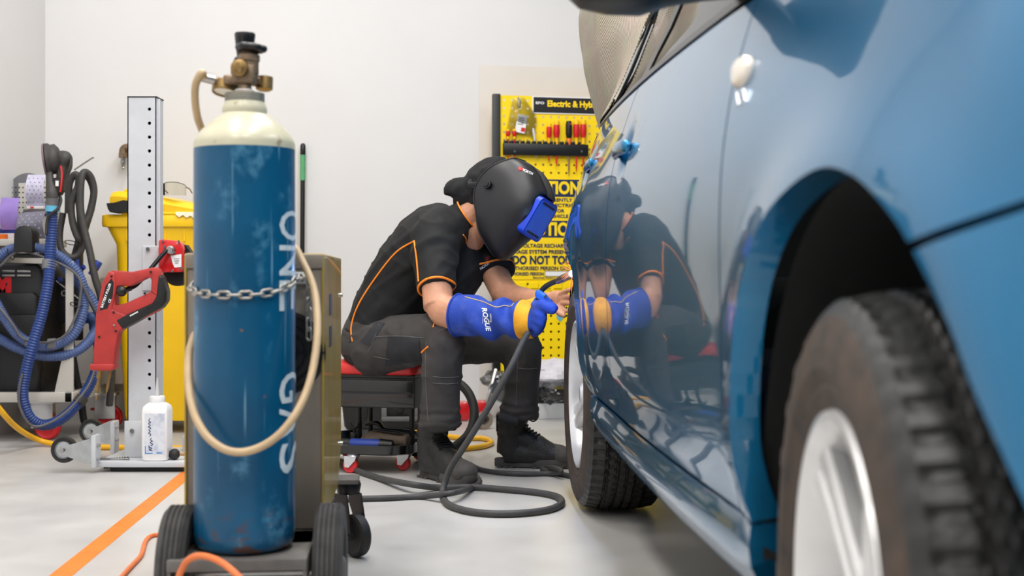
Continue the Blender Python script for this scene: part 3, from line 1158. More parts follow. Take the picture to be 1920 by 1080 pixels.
def letters(s, z_top, z_bot, a_mid, h):
    """One stencilled letter per slot between two heights."""
    gs = []
    n = len(s)
    for i, ch in enumerate(s):
        g = subdiv(_t(ch, h, .0008), 2)
        w = max(v.x for v in g[0]) - min(v.x for v in g[0])
        cxm = (max(v.x for v in g[0]) + min(v.x for v in g[0])) / 2
        cym = (max(v.y for v in g[0]) + min(v.y for v in g[0])) / 2
        hh = max(v.y for v in g[0]) - min(v.y for v in g[0])
        slot = (z_top - z_bot) / n
        zc = z_top - slot * (i + .5)
        kx = slot * .86 / w
        ky = .092 / hh
        gs.append(([V((CX + (R + .0007) * math.sin(a_mid + (v.y - cym) * ky / R), CY - (R + .0007) * math.cos(a_mid + (v.y - cym) * ky / R), zc - (v.x - cxm) * kx)) for v in g[0]], g[1]))
    return join(*gs)
zz = lambda y: CH - (y - HY) / F * 2.55
for wd_, ya, yb in (('ONE', 388, 588), ('GAS', 696, 897)):
    put('lettering', letters(wd_, zz(ya), zz(yb), math.radians(79), .09), 'stencil_white', gc, label='white stencilled letters', smooth=0)

# valve and regulator
top = base + V((0, 0, .927))
def putv(name, g, *a, **k):
    """Valve pieces are drawn tall and set to their true height above the neck."""
    return put(name, ([V((top.x + (v[0] - top.x) * .92, top.y + (v[1] - top.y) * .92, top.z + (v[2] - top.z) * .65)) for v in g[0]], g[1]), *a, **k)
vt = V((-.0, 0, 0)) + top
valve = putv('valve', join(lathe([(.024, 0), (.022, .006), (.016, .008), (.016, .012)], 24, top),
      lathe([(.016, .008), (.014, .03), (.016, .034), (.016, .036)], 24, top),
      box((top.x + .0, top.y, top.z + .058), (.052, .044, .062), .008, 3),
      lathe([(.0215, .06), (.0215, .098), (.024, .10), (.024, .118), (.020, .122), (.016, .13), (.012, .14)], 24, top + V((.009, .002, 0)))), 'bronze', gc)
putv('thread_tape', lathe([(.020, -.002), (.022, .002), (.021, .009), (.015, .011)], 24, top), 'print_white', valve)
def tv(p):
    return V((top.x + (p[0] - top.x) * .92, top.y + (p[1] - top.y) * .92, top.z + (p[2] - top.z) * .65))
oc = tv(top + V((-.006, -.030, .072)))
put('outlet_cap', join(cyl(oc + V((0, .02, 0)), oc + V((0, -.004, 0)), .0175, n=28, bev=.003), *[box((oc.x + .006 * math.cos(a), oc.y - .005, oc.z + .006 * math.sin(a)), (.004 + .006 * abs(math.cos(a)), .002, .004 + .006 * abs(math.sin(a)))) for a in (0.4, 1.97, 3.54, 5.11)]), 'brass', valve)
hw = top + V((.014, .002, .142))
pts = []
for k in range(48):
    a = 2 * PI * k / 48
    r = .0285 + .0025 * math.cos(6 * a)
    pts.append(hw + V((r * math.cos(a), r * math.sin(a), -.0035 * math.cos(a))))
putv('hand_wheel', join(tube([hw + (p - hw) * .86 for p in pts], .012, 12, closed=True, flat=(1.0, .8), up=(0, 0, 1)), lathe([(0, -.006), (.024, -.006), (.026, 0), (.024, .007), (0, .009)], 24, hw)), 'black_plastic', valve, smooth=60)
# regulator behind, with its fluted knob, two gauges and the hose tail
rg = thing('gas_regulator', 'brass gas regulator with fluted black knob and two gauges on the cylinder valve', 'regulator', top + V((-.035, .01, .03)))
kb = top + V((-.011, .052, .135))
ka = V((.02, -.05, 1)).normalized()
rings = []
for h, r in ((-.01, .017), (0, .018), (.02, .020), (.05, .0225), (.062, .0235), (.067, .022), (.069, .015)):
    rr = []
    m = frame(kb + ka * h, (1, 0, 0), z=ka)
    for k in range(60):
        a = 2 * PI * k / 60
        q = r * (1 - .09 * max(0, math.cos(7 * a)) ** 2)
        rr.append(m @ V((q * math.cos(a), q * math.sin(a), 0)))
    rings.append(rr)
putv('adjusting_knob', loft(rings), 'black_plastic', rg, smooth=40)
putv('bonnet', lathe([(.018, -.075), (.030, -.07), (.031, -.045), (.027, -.03), (.022, -.012)], 32, kb, ka), 'black_plastic', rg)
rb = top + V((-.026, .03, .045))
putv('body', join(box(rb, (.05, .05, .032), .008, 3), cyl(rb + V((.01, 0, 0)), rb + V((.055, -.0, 0)), .011, n=16), cyl(rb + V((-.02, 0, 0)), rb + V((-.052, -.002, .002)), .008, n=12), cyl(rb + V((-.040, 0, .0)), rb + V((-.056, -.002, .003)), .0125, n=6)), 'bronze', rg)
gl = top + V((-.052, .045, .028))
gn = V((-.08, -.25, -.96)).normalized()
gauge_face = 'print_white'
for nm, gcn, gnn, rr in (('left', tv(gl), gn, .028), ('right', tv(top + V((.034, .05, .040))), V((.02, .10, 1)).normalized(), .0175)):
    hg_ = .011 if nm == 'left' else .015
    g_ = put('pressure_gauge', lathe([(0, -hg_), (rr * .7, -hg_), (rr, -hg_ * .8), (rr, .011), (rr * .97, .0135), (rr * .9, .0135), (rr * .9, .009), (0, .009)], 36, gcn, gnn), 'brass', rg)
    put('dial', lathe([(0, .0094), (rr * .88, .0094)], 32, gcn, gnn), gauge_face, g_)
    put('gauge_stem', cyl(gcn - gnn * .004, tv(rb), .006, n=10), 'brass', g_)
# gas hose: from the regulator down behind the cylinder, then a loop round its front
hb = rb + V((-.055, -.002, .003))
hb = V((top.x + (hb.x - top.x) * .92, top.y + (hb.y - top.y) * .92, top.z + (hb.z - top.z) * .65))
hose1 = [hb, hb + V((-.012, -.004, .003)), W(378, 137, 2.62), W(367, 158, 2.63), W(366, 190, 2.65), W(371, 222, 2.69), W(383, 258, 2.735), W(398, 330, 2.742), W(430, 420, 2.742), W(500, 452, 2.742), W(548, 462, 2.735),
         W(567, 490, 2.71), W(588, 540, 2.66), W(595, 600, 2.60), W(592, 660, 2.56), W(578, 725, 2.52), W(552, 780, 2.49), W(515, 822, 2.475), W(470, 845, 2.47), W(428, 845, 2.475), W(392, 822, 2.485), W(368, 785, 2.51), W(356, 740, 2.56), W(353, 690, 2.64), W(357, 650, 2.70), W(375, 620, 2.74), W(420, 640, 2.745), W(440, 760, 2.745), W(450, 850, 2.74)]
hs = tube(spline(hose1, 8), .0080, 14)
solo('gas_hose', hs, 'hose_tan', 'tan rubber gas hose looped across the front of the blue cylinder', 'hose')
put('ferrule', join(cyl(hb + V((.008, 0, -.001)), hb + V((-.022, -.006, .006)), .0105, n=14)), 'steel', rg)

# ---- the welding machine on its cart
mr_ = 0.08                                  # turned a little off the line of sight
back = V((-mr_, 1, 0)).normalized()
rgt = V((1, mr_, 0)).normalized()
mc = V((-.560, 2.785, 0))                   # middle of the rear panel
wm = thing('welding_machine', 'beige and yellow welding machine on a wheeled cart behind the gas cylinder', 'welding machine', mc)
MW = frame(mc, rgt, z=(0, 0, 1))            # local: x right, y back, z up
def mw(g): return xf(g, MW)
HW = .150
put('rear_panel', mw(box2((-HW + .004, 0, .20), (HW - .004, .012, .768), .003)), 'panel_beige', wm)
put('rear_band', mw(box2((-HW + .002, -.006, .768), (HW - .002, .02, .800), .004)), 'panel_beige', wm)
put('top_cover', mw(box2((-HW, .0, .786), (HW, .70, .802), .006)), 'panel_yellow', wm)
for sx in (-1, 1):
    outline = [(0, .205), (.56, .205), (.70, .29), (.70, .80), (0, .80)]
    g = prism(outline, .006, .002, 1)
    g = ([V((sx * (HW + (0 if sx < 0 else -.006)) + v.z, v.x - .004, v.y)) for v in g[0]], g[1])
    sp_ = put('side_panel', mw(g), 'panel_yellow', wm)
    if sx > 0:
        put('louvre', mw(join(*[box2((HW - .001, .10 + .0, .70 - .05 * 0 - k * .03), (HW + .002, .13, .725 - k * .03), .001, 1) for k in range(0)] + [box2((HW - .001, .18, .66 - k * .075), (HW + .0015, .26, .71 - k * .075), .001, 1) for k in range(2)])), 'print_black', sp_)
        for yy, zz_ in ((.69, .70), (.69, .30)):
            put('screw', mw(cyl((HW - .002, yy - .03, zz_), (HW + .006, yy - .03, zz_), .006, n=12)), 'steel', sp_)
put('front_panel', mw(box2((-HW + .004, .685, .25), (HW - .004, .70, .79), .004)), 'black_plastic', wm)
put('core', mw(box2((-HW + .008, .015, .21), (HW - .008, .68, .78))), 'arch_liner', wm)
# upper bracket where the chain is fixed
put('chain_bracket', mw(box2((-.105, -.012, .735), (.125, .002, .760), .002, 1)), 'grey_enamel', wm)
# fan grille
fc = (.062, -.001, .585)
fan = put('fan_guard', mw(join(*[torus((fc[0], -.006, fc[2]), (0, 1, 0), r, .0022, 40, 6) for r in (.030, .048, .066, .084)], box((fc[0], -.006, fc[2]), (.176, .003, .004)), box((fc[0], -.006, fc[2]), (.004, .003, .176)))), 'dark_metal', wm)
put('fan_opening', mw(lathe([(0, 0), (.088, 0), (.092, .001), (.092, .003), (0, .003)], 40, (fc[0], -.0025, fc[2]), (0, 1, 0))), 'print_black', wm)
# cart: tray, axle, wheels, casters
put('tray', mw(join(box2((-.135, -.285, .183), (.135, .56, .197), .003), box2((-.135, -.290, .176), (.135, -.278, .199), .002), box2((-.148, -.13, .185), (.148, .0, .197), .003),
                    box2((-.135, -.286, .150), (-.127, .5, .19), .002), box2((.127, -.286, .150), (.135, .5, .19), .002))), 'cart_steel', wm)
put('axle', mw(cyl((-.16, -.14, .14), (.16, -.14, .14), .012, n=16)), 'steel', wm)
def cart_wheel(cx, cy, r, w, name='cart_wheel'):
    prof = [(.30 * r, w * .36), (.62 * r, w * .30), (.66 * r, w * .46), (.80 * r, w * .50), (.93 * r, w * .46), (.985 * r, w * .34)]
    tread = []
    for k in range(13):
        y = w * (.32 - .64 * k / 12)
        tread.append((r - (.0035 if k % 3 == 1 else 0), y))
    pr = prof + tread + [(a, -b) for a, b in prof[::-1]]
    o = put(name, mw(lathe([(0, w * .4)] + pr + [(0, -w * .4)], 56, (cx, cy, r), (1, 0, 0))), 'tyre_grey', wm, smooth=30)
    put('wheel_hub', mw(join(lathe([(0, w * .52), (.16 * r, w * .52), (.2 * r, w * .46), (.22 * r, w * .38), (.6 * r, w * .33)], 32, (cx, cy, r), (1, 0, 0)), lathe([(0, -w * .52), (.16 * r, -w * .52), (.2 * r, -w * .46), (.22 * r, -w * .38), (.6 * r, -w * .33)], 32, (cx, cy, r), (1, 0, 0)))), 'cart_steel', o)
    return o
cart_wheel(-.135, -.14, .140, .062)
cart_wheel(.172, -.14, .140, .062)
for sx in (-1, 1):
    cx, cy = (.172 if sx > 0 else -.125), .655
    TC = Matrix.Translation((cx, cy, 0)) @ Matrix.Rotation(-.95 if sx > 0 else .4, 4, 'Z')
    side_ = [(-.032, .165), (.03, .168), (.048, .10), (.052, .052), (.036, .040), (.016, .062), (-.026, .13)]
    fk = put('caster_fork', mw(xf(join(lathe([(0, .20), (.030, .20), (.034, .19), (.030, .165), (0, .165)], 24), *[xf(prism(side_, .004, .001, 1), frame((0, s * .023, 0), (1, 0, 0), y=(0, 0, 1))) for s in (-1, 1)]), TC)), 'dark_metal', wm)
    put('caster_wheel', mw(xf(lathe([(0, .013), (.02, .014), (.038, .012), (.050, .016), (.056, .012), (.058, 0), (.056, -.012), (.050, -.016), (.038, -.012), (.02, -.014), (0, -.013)], 36, (.036, 0, .058), (0, 1, 0)), TC)), 'black_rubber', fk)
    put('axle_bolt', mw(xf(cyl((.036, -.034, .058), (.036, .034, .058), .007, n=8), TC)), 'steel', fk)
put('caster_plate', mw(box2((-.15, .60, .198), (.20, .70, .21), .002)), 'cart_steel', wm)

# ---- safety chain
ch = thing('safety_chain', 'steel link chain round the middle of the blue gas cylinder', 'chain', W(459, 560, 2.5))
lk = None
def link_geo():
    pts = []
    for k in range(28):
        a = 2 * PI * k / 28
        pts.append(V((.0082 * math.cos(a) + math.copysign(.0056, math.cos(a)), .0066 * math.sin(a), 0)))
    return tube(pts, .0025, 8, closed=True, up=(0, 0, 1))
cp = []
for k in range(60):
    t = -1.35 + 2.78 * k / 59
    a = t
    sag = .030 * (abs(a) / 1.4) ** 2.6
    cp.append(V((CX + (R + .0055) * math.sin(a), CY - (R + .0055) * math.cos(a), CH - (553 - HY) / F * 2.52 + (sag if a > 0 else sag * .55))))
left_end = MW @ V((-.10, -.014, .748))
right_end = MW @ V((.115, -.016, .75))
cp = [left_end + (cp[0] - left_end) * k / 5 for k in range(5)] + cp + [cp[-1] + (right_end - cp[-1]) * k / 5 for k in range(1, 6)]
def resample(path, step):
    out, acc = [path[0]], 0.0
    for i in range(1, len(path)):
        a, b = path[i - 1], path[i]
        L = (b - a).length
        while acc + L >= step:
            t = (step - acc) / L
            a = a.lerp(b, t)
            out.append(a)
            L = (b - a).length
            acc = 0.0
        acc += L
    return out
lme = mesh_of('link', link_geo(), 60)
lme.materials.append(MATS['chain_steel'])
def chain_links(path, parent):
    pp = resample(path, .0218)
    for i in range(len(pp) - 1):
        d = (pp[i + 1] - pp[i]).normalized()
        c = (pp[i] + pp[i + 1]) / 2
        rad = V((c.x - CX, c.y - CY, 0)).normalized()
        z = rad if i % 2 else d.cross(rad)
        o = bpy.data.objects.new('link', lme)
        COL.objects.link(o)
        o.parent = parent
        o.matrix_local = Matrix.Translation(-ORG[parent.name]) @ frame(c, d, z=z)
chain_links(cp, ch)
chain_links([right_end + V((.004, -.004, -.004 - .011 * k)) for k in range(14)], ch)

# orange power lead on the floor and over the tray
oc_ = [FL(150, 1180) , FL(228, 1082, .006), FL(262, 1045, .006), FL(300, 1003, .006), V((-.62, 3.3, .006)), V((-.52, 3.0, .012)), V((-.50, 2.80, .02)), V((-.60, 2.56, .02)), W(338, 1110, 2.46), W(344, 1062, 2.44), W(368, 1043, 2.42), W(402, 1048, 2.40), W(438, 1072, 2.38), W(480, 1120, 2.36), W(520, 1190, 2.30), V((-.36, 2.1, .008)), V((-.6, 1.6, .006)), V((-1.2, 1.3, .006))]
solo('power_lead', hose(oc_, .0065, 10, 10), 'cable_orange', 'orange power lead on the floor and arching over the cart tray', 'cable')
# ------------------------------------------------------------------ puller stand with winch
SY = 5.0
pl = V((-1.502, SY, 0))
st = thing('puller_stand', 'white steel puller column with a row of holes on a wheeled base plate', 'tool stand', V((-1.44, 5.05, 0)))
PX0, PX1, PZ = W(239, 0, SY).x, W(293, 0, SY).x, 1.447
# column: front plate pierced by real holes, a folded right flange and hollow back
def pierced(x0, x1, z0, z1, holes, r):
    """Plate in x, z with round holes: each hole sits in its own square ring."""
    gs = []
    hx = holes[0][0]
    zs = sorted(h[1] for h in holes)
    c = .014
    vs, fs = [], []
    def quad(a, b, c_, d):
        k = len(vs)
        vs.extend([V((a, 0, c_)), V((b, 0, c_)), V((b, 0, d)), V((a, 0, d))])
        fs.append((k, k + 1, k + 2, k + 3))
    quad(x0, hx - c, z0, z1)
    quad(hx + c, x1, z0, z1)
    prev = z0
    for z in zs:
        quad(hx - c, hx + c, prev, z - c)
        k = len(vs)
        n = 16
        for i in range(n):
            a = 2 * PI * i / n + PI / n
            ca, sa = math.cos(a), math.sin(a)
            q = c / max(abs(ca), abs(sa))
            vs.append(V((hx + r * ca, 0, z + r * sa)))
            vs.append(V((hx + q * ca, 0, z + q * sa)))
            vs.append(V((hx + r * ca, .012, z + r * sa)))
        for i in range(n):
            j = (i + 1) % n
            fs.append((k + i * 3, k + i * 3 + 1, k + j * 3 + 1, k + j * 3))
            fs.append((k + i * 3, k + j * 3, k + j * 3 + 2, k + i * 3 + 2))
        # corners of the square
        for i in range(4):
            a = PI / 4 + i * PI / 2
            vs.append(V((hx + c * (1 if math.cos(a) > 0 else -1), 0, z + c * (1 if math.sin(a) > 0 else -1))))
        for i, (cx_, cz_) in enumerate(((1, 1), (-1, 1), (-1, -1), (1, -1))):
            kk = k + n * 3 + i
            near = sorted(range(n), key=lambda t: (vs[k + t * 3 + 1] - vs[kk]).length)[:2]
            fs.append((kk, k + near[0] * 3 + 1, k + near[1] * 3 + 1))
        prev = z + c
    quad(hx - c, hx + c, prev, z1)
    return vs, fs
hx = W(280, 0, SY).x
hz = [CH - (y - HY) / F * SY for y in (204.5, 231, 257, 283, 309.5, 336, 362, 388, 414.5, 440.5, 598, 624, 650, 676, 702, 728)]
fp = pierced(PX0, PX1, .045, PZ, [(hx, z) for z in hz], .0068)
fp = ([v + V((0, SY, 0)) for v in fp[0]], fp[1])
put('column_front', fp, 'grey_enamel', st, smooth=30)
put('column_sides', join(box2((PX0, SY, .045), (PX0 + .004, SY + .08, PZ)), box2((PX1 - .004, SY, .045), (PX1, SY + .10, PZ)), box2((PX0, SY + .076, .045), (PX0 + .06, SY + .08, PZ)), box2((PX1 - .001, SY + .012, .5), (PX1 + .012, SY + .016, PZ - .004))), 'grey_enamel', st)
put('hole_shade_sheet', box2((PX0 + .004, SY + .05, .05), (PX1 - .004, SY + .054, PZ)), 'dark_metal', st)  # dark sheet added inside the hollow column to make its holes look shaded
put('column_cap', box2((PX0 - .001, SY - .002, PZ), (PX1 + .003, SY + .10, PZ + .005), .001, 1), 'black_plastic', st)
# base plate
zb = .020
put('base_plate', join(box2((W(182, 0, 4.9).x, 4.88, zb), (-.98, 5.30, zb + .022), .004)), 'grey_enamel', st)
put('rubber_foot', join(box2((W(205, 0, 4.9).x, 4.91, 0), (-1.0, 5.27, zb), .002, 1)), 'black_rubber', st)
put('rear_beam', box2((-1.33, 5.16, zb + .022), (-.98, 5.24, zb + .085), .003), 'grey_enamel', st)
put('column_gusset', box2((PX0 - .010, SY - .010, zb + .022), (PX1 - .03, SY - .002, zb + .165), .004), 'grey_enamel', st)
for x_, y_ in ((247, 808),):
    put('bolt', join(cyl(W(x_, y_, SY - .012), W(x_, y_, SY - .024), .009, n=6)), 'steel', st)
put('clamp_plate', box2((W(268, 0, SY).x, SY - .008, CH - (545 - HY) / F * SY), (PX1 + .012, SY - .001, CH - (461 - HY) / F * SY), .002, 1), 'grey_enamel', st)
put('bolt', cyl(W(277, 467, SY - .008), W(277, 467, SY - .02), .008, n=6), 'steel', st)
# two tipping wheels on upright plates
for (pxp, py0, py1, wx, wy, dd, rr) in ((181, 815, 886, 121, 843, 4.88, .050), (216, 789, 852, 172, 808, 5.26, .050)):
    up = W(pxp, py0, dd)
    x1 = W(pxp + 8, 0, dd).x
    bk = put('wheel_bracket', join(box2((up.x - .012, dd - .03, zb + .002), (up.x + .006, dd + .035, up.z), .004)), 'grey_enamel', st)
    wc = W(wx, wy, dd)
    for s in (-1, 1):
        o2 = [(0, .026), (.0, -.026), (-.10, -.048 + .06), ]
        arm = prism([(up.x - .012, wc.z + .045), (up.x - .012, wc.z - .05), (up.x - .03, wc.z - .052), (wc.x - .012, wc.z - .014), (wc.x - .014, wc.z + .008), (wc.x, wc.z + .018), (wc.x + .03, wc.z + .022)], .003, .0008, 1)
        arm = ([V((v.x, dd + s * .021 + v.z, v.y)) for v in arm[0]], arm[1])
        put('wheel_fork', arm, 'galvanised', bk)
    wl = put('stand_wheel', lathe([(.034, .016), (.036, .013), (.047, .015), (.0495, .009), (.050, 0), (.0495, -.009), (.047, -.015), (.036, -.013), (.034, -.016)], 44, wc, (0, 1, 0)), 'black_rubber', bk)
    put('wheel_centre', lathe([(0, .014), (.012, .015), (.014, .011), (.030, .009), (.0335, .014), (.0345, .014), (.0345, -.014), (.0335, -.014), (.030, -.009), (.014, -.011), (.012, -.015), (0, -.014)], 36, wc, (0, 1, 0)), 'galvanised', wl)
    put('axle_bolt', cyl(wc + V((0, -.024, 0)), wc + V((0, -.033, 0)), .0085, n=6), 'steel', bk)
    for zz_ in (.018, -.035):
        put('bolt', cyl(V((up.x + .006, dd - .012, wc.z + zz_)), V((up.x + .018, dd - .012, wc.z + zz_)), .007, n=6), 'steel', bk)
sp0, sp1 = W(193, 869, 4.95), W(243, 866, 4.95)
hel = []
for k in range(150):
    a = 2 * PI * k / 15
    hel.append(sp0.lerp(sp1, k / 149) + V((0, .013 * math.cos(a), .018 * math.sin(a))))
put('spring', tube(hel, .0032, 7), 'print_black', st)
put('spring_link', xf(box2((-.055, -.004, -.011), (.055, .004, .011), .003), frame((sp0 + sp1) / 2 + V((.005, -.03, .012)), (1, 0, -.09), z=(0, 0, 1))), 'steel', st)
# winch
wn = thing('hand_winch', 'red hand winch with crank handle bolted to the white column', 'winch', W(325, 512, 4.98))
wx0, wx1 = W(301, 0, 4.98).x, W(346, 0, 4.98).x
wz0, wz1 = CH - (511 - HY) / F * 4.98, CH - (449 - HY) / F * 4.98
ol = [(wx0, wz0), (wx1 - .002, wz0 + .002), (wx1, wz0 + .02), (wx1, wz1 - .035), (wx1 - .008, wz1 - .014), (wx1 - .02, wz1 - .006), (wx0 + .012, wz1), (wx0, wz1 - .004)]
g = prism(ol, .05, .005, 2)
put('housing', ([V((v.x, 5.0 - v.z, v.y)) for v in g[0]], g[1]), 'red_enamel', wn)
put('drum_guard', ([V((v.x, 5.01 + v.z, v.y)) for v in prism([(wx0 + .0, wz0 + .02)] + [((wx0 + wx1) / 2 + .01 + .055 * math.cos(a), wz0 + .005 + .058 * math.sin(a)) for a in [PI + (PI) * k / 16 for k in range(17)]] + [(wx1 + .03, wz1 - .07), (wx1 - .004, wz1 - .02), (wx0 + .03, wz1 - .02)], .05)[0]], prism([(wx0 + .0, wz0 + .02)] + [((wx0 + wx1) / 2 + .01 + .055 * math.cos(a), wz0 + .005 + .058 * math.sin(a)) for a in [PI + (PI) * k / 16 for k in range(17)]] + [(wx1 + .03, wz1 - .07), (wx1 - .004, wz1 - .02), (wx0 + .03, wz1 - .02)], .05)[1]), 'print_black', wn)
for x_, y_ in ((305, 453), (335, 453), (323, 508), (340, 503), (308, 463), (327, 473)):
    put('bolt', cyl(W(x_, y_, 4.95), W(x_, y_, 4.94), .0055, n=6), 'steel', wn)
lab = prism([(-.021, .02), (.021, .026), (.021, -.024), (-.006, -.026), (-.013, -.01)], .0006)
lc = W(330, 489, 4.949)
lo_ = put('warning_label', ([V((lc.x + v.x, lc.y - v.z, lc.z + v.y)) for v in lab[0]], lab[1]), 'print_white', wn)
for k in range(4):
    put('label_line', box((lc.x + .003, lc.y - .0009, lc.z + .008 - k * .006), (.022 - .003 * k, .0004, .0018)), 'print_black', lo_, smooth=0)
ck0 = W(321, 469, 4.95)
put('crank_hub', join(cyl(ck0 + V((0, .01, 0)), ck0 + V((0, -.018, 0)), .017, n=24, bev=.003), cyl(ck0 + V((0, -.018, 0)), ck0 + V((0, -.03, 0)), .012, n=16)), 'steel', wn)
ck1 = W(244, 541, 4.85)
put('crank_arm', tube(spline([ck0 + V((0, -.018, 0)), ck0 + V((-.02, -.03, -.012)), W(262, 528, 4.87), ck1], 5), .0085, 12), 'dark_metal', wn)
put('crank_knob', join(ball(W(228, 546, 4.80), .020, 24, 16), cyl(W(228, 546, 4.80), ck1, .010, n=14)), 'black_plastic', wn)

# ---- battery puller gun hung on the crank knob
GD = 4.83
def gpts(l): return [(W(x, y, GD).x, W(x, y, GD).z) for x, y in l]
def plate(l, y0, t, r=.004, seg=3):
    g = prism(gpts(l), t, r, seg)
    return [V((v.x, y0 - v.z + t / 2, v.y)) for v in g[0]], g[1]
gun = thing('puller_gun', 'red and black battery dent puller hanging by its handle from the winch crank', 'power tool', W(195, 750, GD))
# handle loop = solid outline minus the grip opening (built as a ring)
def ring_plate(outer, inner, y0, t, r=.0):
    n = len(outer)
    vs, fs = [], []
    for dy in (t / 2, -t / 2):
        for l in (outer, inner):
            for x, y in l:
                p = W(x, y, GD)
                vs.append(V((p.x, y0 + dy, p.z)))
    A, B, Cc, D = 0, n, 2 * n, 3 * n
    for k in range(n):
        j = (k + 1) % n
        fs += [(A + k, A + j, B + j, B + k), (Cc + k, D + k, D + j, Cc + j), (A + k, Cc + k, Cc + j, A + j), (B + k, B + j, D + j, D + k)]
    return vs, fs
outer = [(207, 512), (213, 507), (250, 510), (292, 501), (300, 504), (305, 520), (314, 545), (312, 566), (300, 582), (240, 612), (190, 590), (196, 560)]
inner = [(222, 541), (224, 536), (246, 537), (280, 520), (287, 522), (287, 530), (286, 545), (284, 548), (266, 556), (240, 568), (220, 573), (220, 560)]
mb = ring_plate(outer, inner, GD, .052)
bmx = bmesh.new()
me_ = bpy.data.meshes.new('t'); me_.from_pydata(mb[0], [], mb[1]); bmx.from_mesh(me_); bpy.data.meshes.remove(me_)
bmesh.ops.recalc_face_normals(bmx, faces=bmx.faces[:])
bmesh.ops.bevel(bmx, geom=bmx.edges[:], offset=.006, segments=2, affect='EDGES', profile=.5)
gbody = from_bm(bmx)
put('handle_shell', gbody, 'gun_red', gun)
put('nose_shell', join(plate([(208, 508), (220, 512), (222, 545), (214, 580), (240, 590), (262, 592), (240, 612), (226, 622), (220, 660), (218, 684), (178, 686), (181, 645), (184, 590), (190, 560), (196, 530)], GD, .062, .006), plate([(172, 684), (176, 681), (216, 681), (219, 685), (218, 691), (212, 694), (178, 694), (173, 691)], GD, .07, .005)), 'gun_red', gun)
bt = put('battery', join(plate([(302, 514), (308, 520), (316, 546), (315, 564), (306, 577), (234, 617), (222, 600), (236, 592), (290, 568), (297, 556)], GD, .066, .006)), 'black_plastic', gun)
for k in range(7):
    a = W(270 + k * 4, 581 - k * 2.2, GD - .034)
    put('battery_rib', xf(box((0, 0, 0), (.0025, .003, .014), .0008, 1), Matrix.Translation(a) @ Matrix.Rotation(-.5, 4, 'Y')), 'print_black', bt)
dec = plate([(203, 536), (214, 522), (218, 530), (216, 556), (206, 578), (192, 582)], GD - .0315, .001, 0)
dp = put('name_plate', dec, 'print_black', gun, smooth=0)
def place_text(g, o, xd, yd):
    m = frame(o, xd, y=yd)
    return xf(g, m)
xd = (W(214, 526, GD) - W(197, 574, GD)).normalized()
yd = V((0, 0, 1)).cross(xd)
nrm = V((0, -1, 0))
yd = nrm.cross(xd)
put('lettering', join(place_text(text('BATTERY PULLER', .0125, .0004), W(202, 558, GD) + V((.004, -.0335, .008)), xd, yd), place_text(text('CE', .012, .0004), W(208, 560, GD) + V((.006, -.0335, -.008)), xd, yd)), 'print_white', dp, smooth=0)
xd2 = (W(262, 583, GD) - W(245, 592, GD)).normalized()
put('battery_label', place_text(join(*[box((k * .005 - .015, 0, 0), (.0035, .0055, .0004)) for k in range(7)]), W(256, 588, GD) + V((0, -.0338, 0)), xd2, nrm.cross(xd2)), 'print_white', bt, smooth=0)
for x_, y_ in ((214, 518), (287, 510), (276, 550), (218, 585), (222, 620), (191, 631), (176, 688), (214, 688), (219, 609)):
    put('screw', cyl(W(x_, y_, GD - .0) + V((0, -.028, 0)), W(x_, y_, GD) + V((0, -.0345, 0)), .0042, n=10), 'print_black' if (x_, y_) != (219, 609) else 'steel', gun)
for (a, b, r) in (((190, 696), (183, 742), .0065), ((206, 696), (199, 730), .0055)):
    dy = -.012 if a[0] == 190 else .012
    p0, p1 = W(*a, GD) + V((0, dy, .01)), W(*b, GD) + V((0, dy, 0))
    e_ = put('electrode', join(cyl(p0, p1, r, n=14), cyl(p0, p0.lerp(p1, .35 if dy < 0 else .1), r * 1.7, n=14), cyl(p1, p1 + (p1 - p0).normalized() * .018, r * .8, r * .25, n=12)), 'brass', gun)
    if dy < 0:
        put('collar', cyl(p1 + (p0 - p1).normalized() * .012, p1 + (p0 - p1).normalized() * .004, r * 1.25, n=14), 'steel', e_)

# ---- squeeze bottle on the base plate
bz = zb + .022
bx, by = W(290, 0, 4.90).x, 4.935
bo = thing('squeeze_bottle', 'white square plastic bottle with nozzle and smudged handwritten label on the base plate', 'bottle', V((bx, by, bz)))
mat('bottle_white', (238, 238, 238), 0.35, var=0.03)
mat('label_smudge', (214, 218, 226), 0.5, var=0.1, scale=30, col2=(176, 186, 204), mixlo=.45, mixhi=.7)
mat('marker_ink', (44, 46, 92), 0.6, var=0.2, scale=200)
mat('nozzle_clear', (200, 200, 200), 0.3, var=0.05)
rings = [ell_ring((bx, by, bz + h), (1, 0, 0), (0, 1, 0), a, a, 40, q) for h, a, q in ((0, .044, 5), (.004, .048, 6), (.02, .049, 7), (.022, .050, 7), (.19, .050, 7), (.206, .047, 6), (.216, .038, 4), (.222, .028, 2.2), (.224, .024, 2))]
put('body', loft(rings), 'bottle_white', bo, smooth=40)
lb = put('paper_label', box((bx + .004, by - .0503, bz + .105), (.076, .001, .156)), 'label_smudge', bo, smooth=0)
fl_ = V((bx, by - .0512, bz))
strokes = [[(-.013, .165), (-.018, .155), (-.010, .15), (-.019, .145), (-.012, .138), (-.02, .132), (-.01, .128), (-.018, .12), (-.012, .115), (-.019, .108), (-.010, .104), (-.014, .096)],
           [(-.008, .09), (-.012, .082), (-.004, .078), (-.012, .072), (-.003, .066), (-.010, .06)], [(-.018, .056), (-.006, .05), (-.014, .046), (-.004, .04)], [(-.018, .062), (-.016, .044)]]
for s_ in strokes:
    put('handwriting', tube(spline([fl_ + V((a, 0, b)) for a, b in s_], 4), .0014, 5), 'marker_ink', lb)
mat('print_cyan', (60, 130, 200), 0.5, var=0.1)
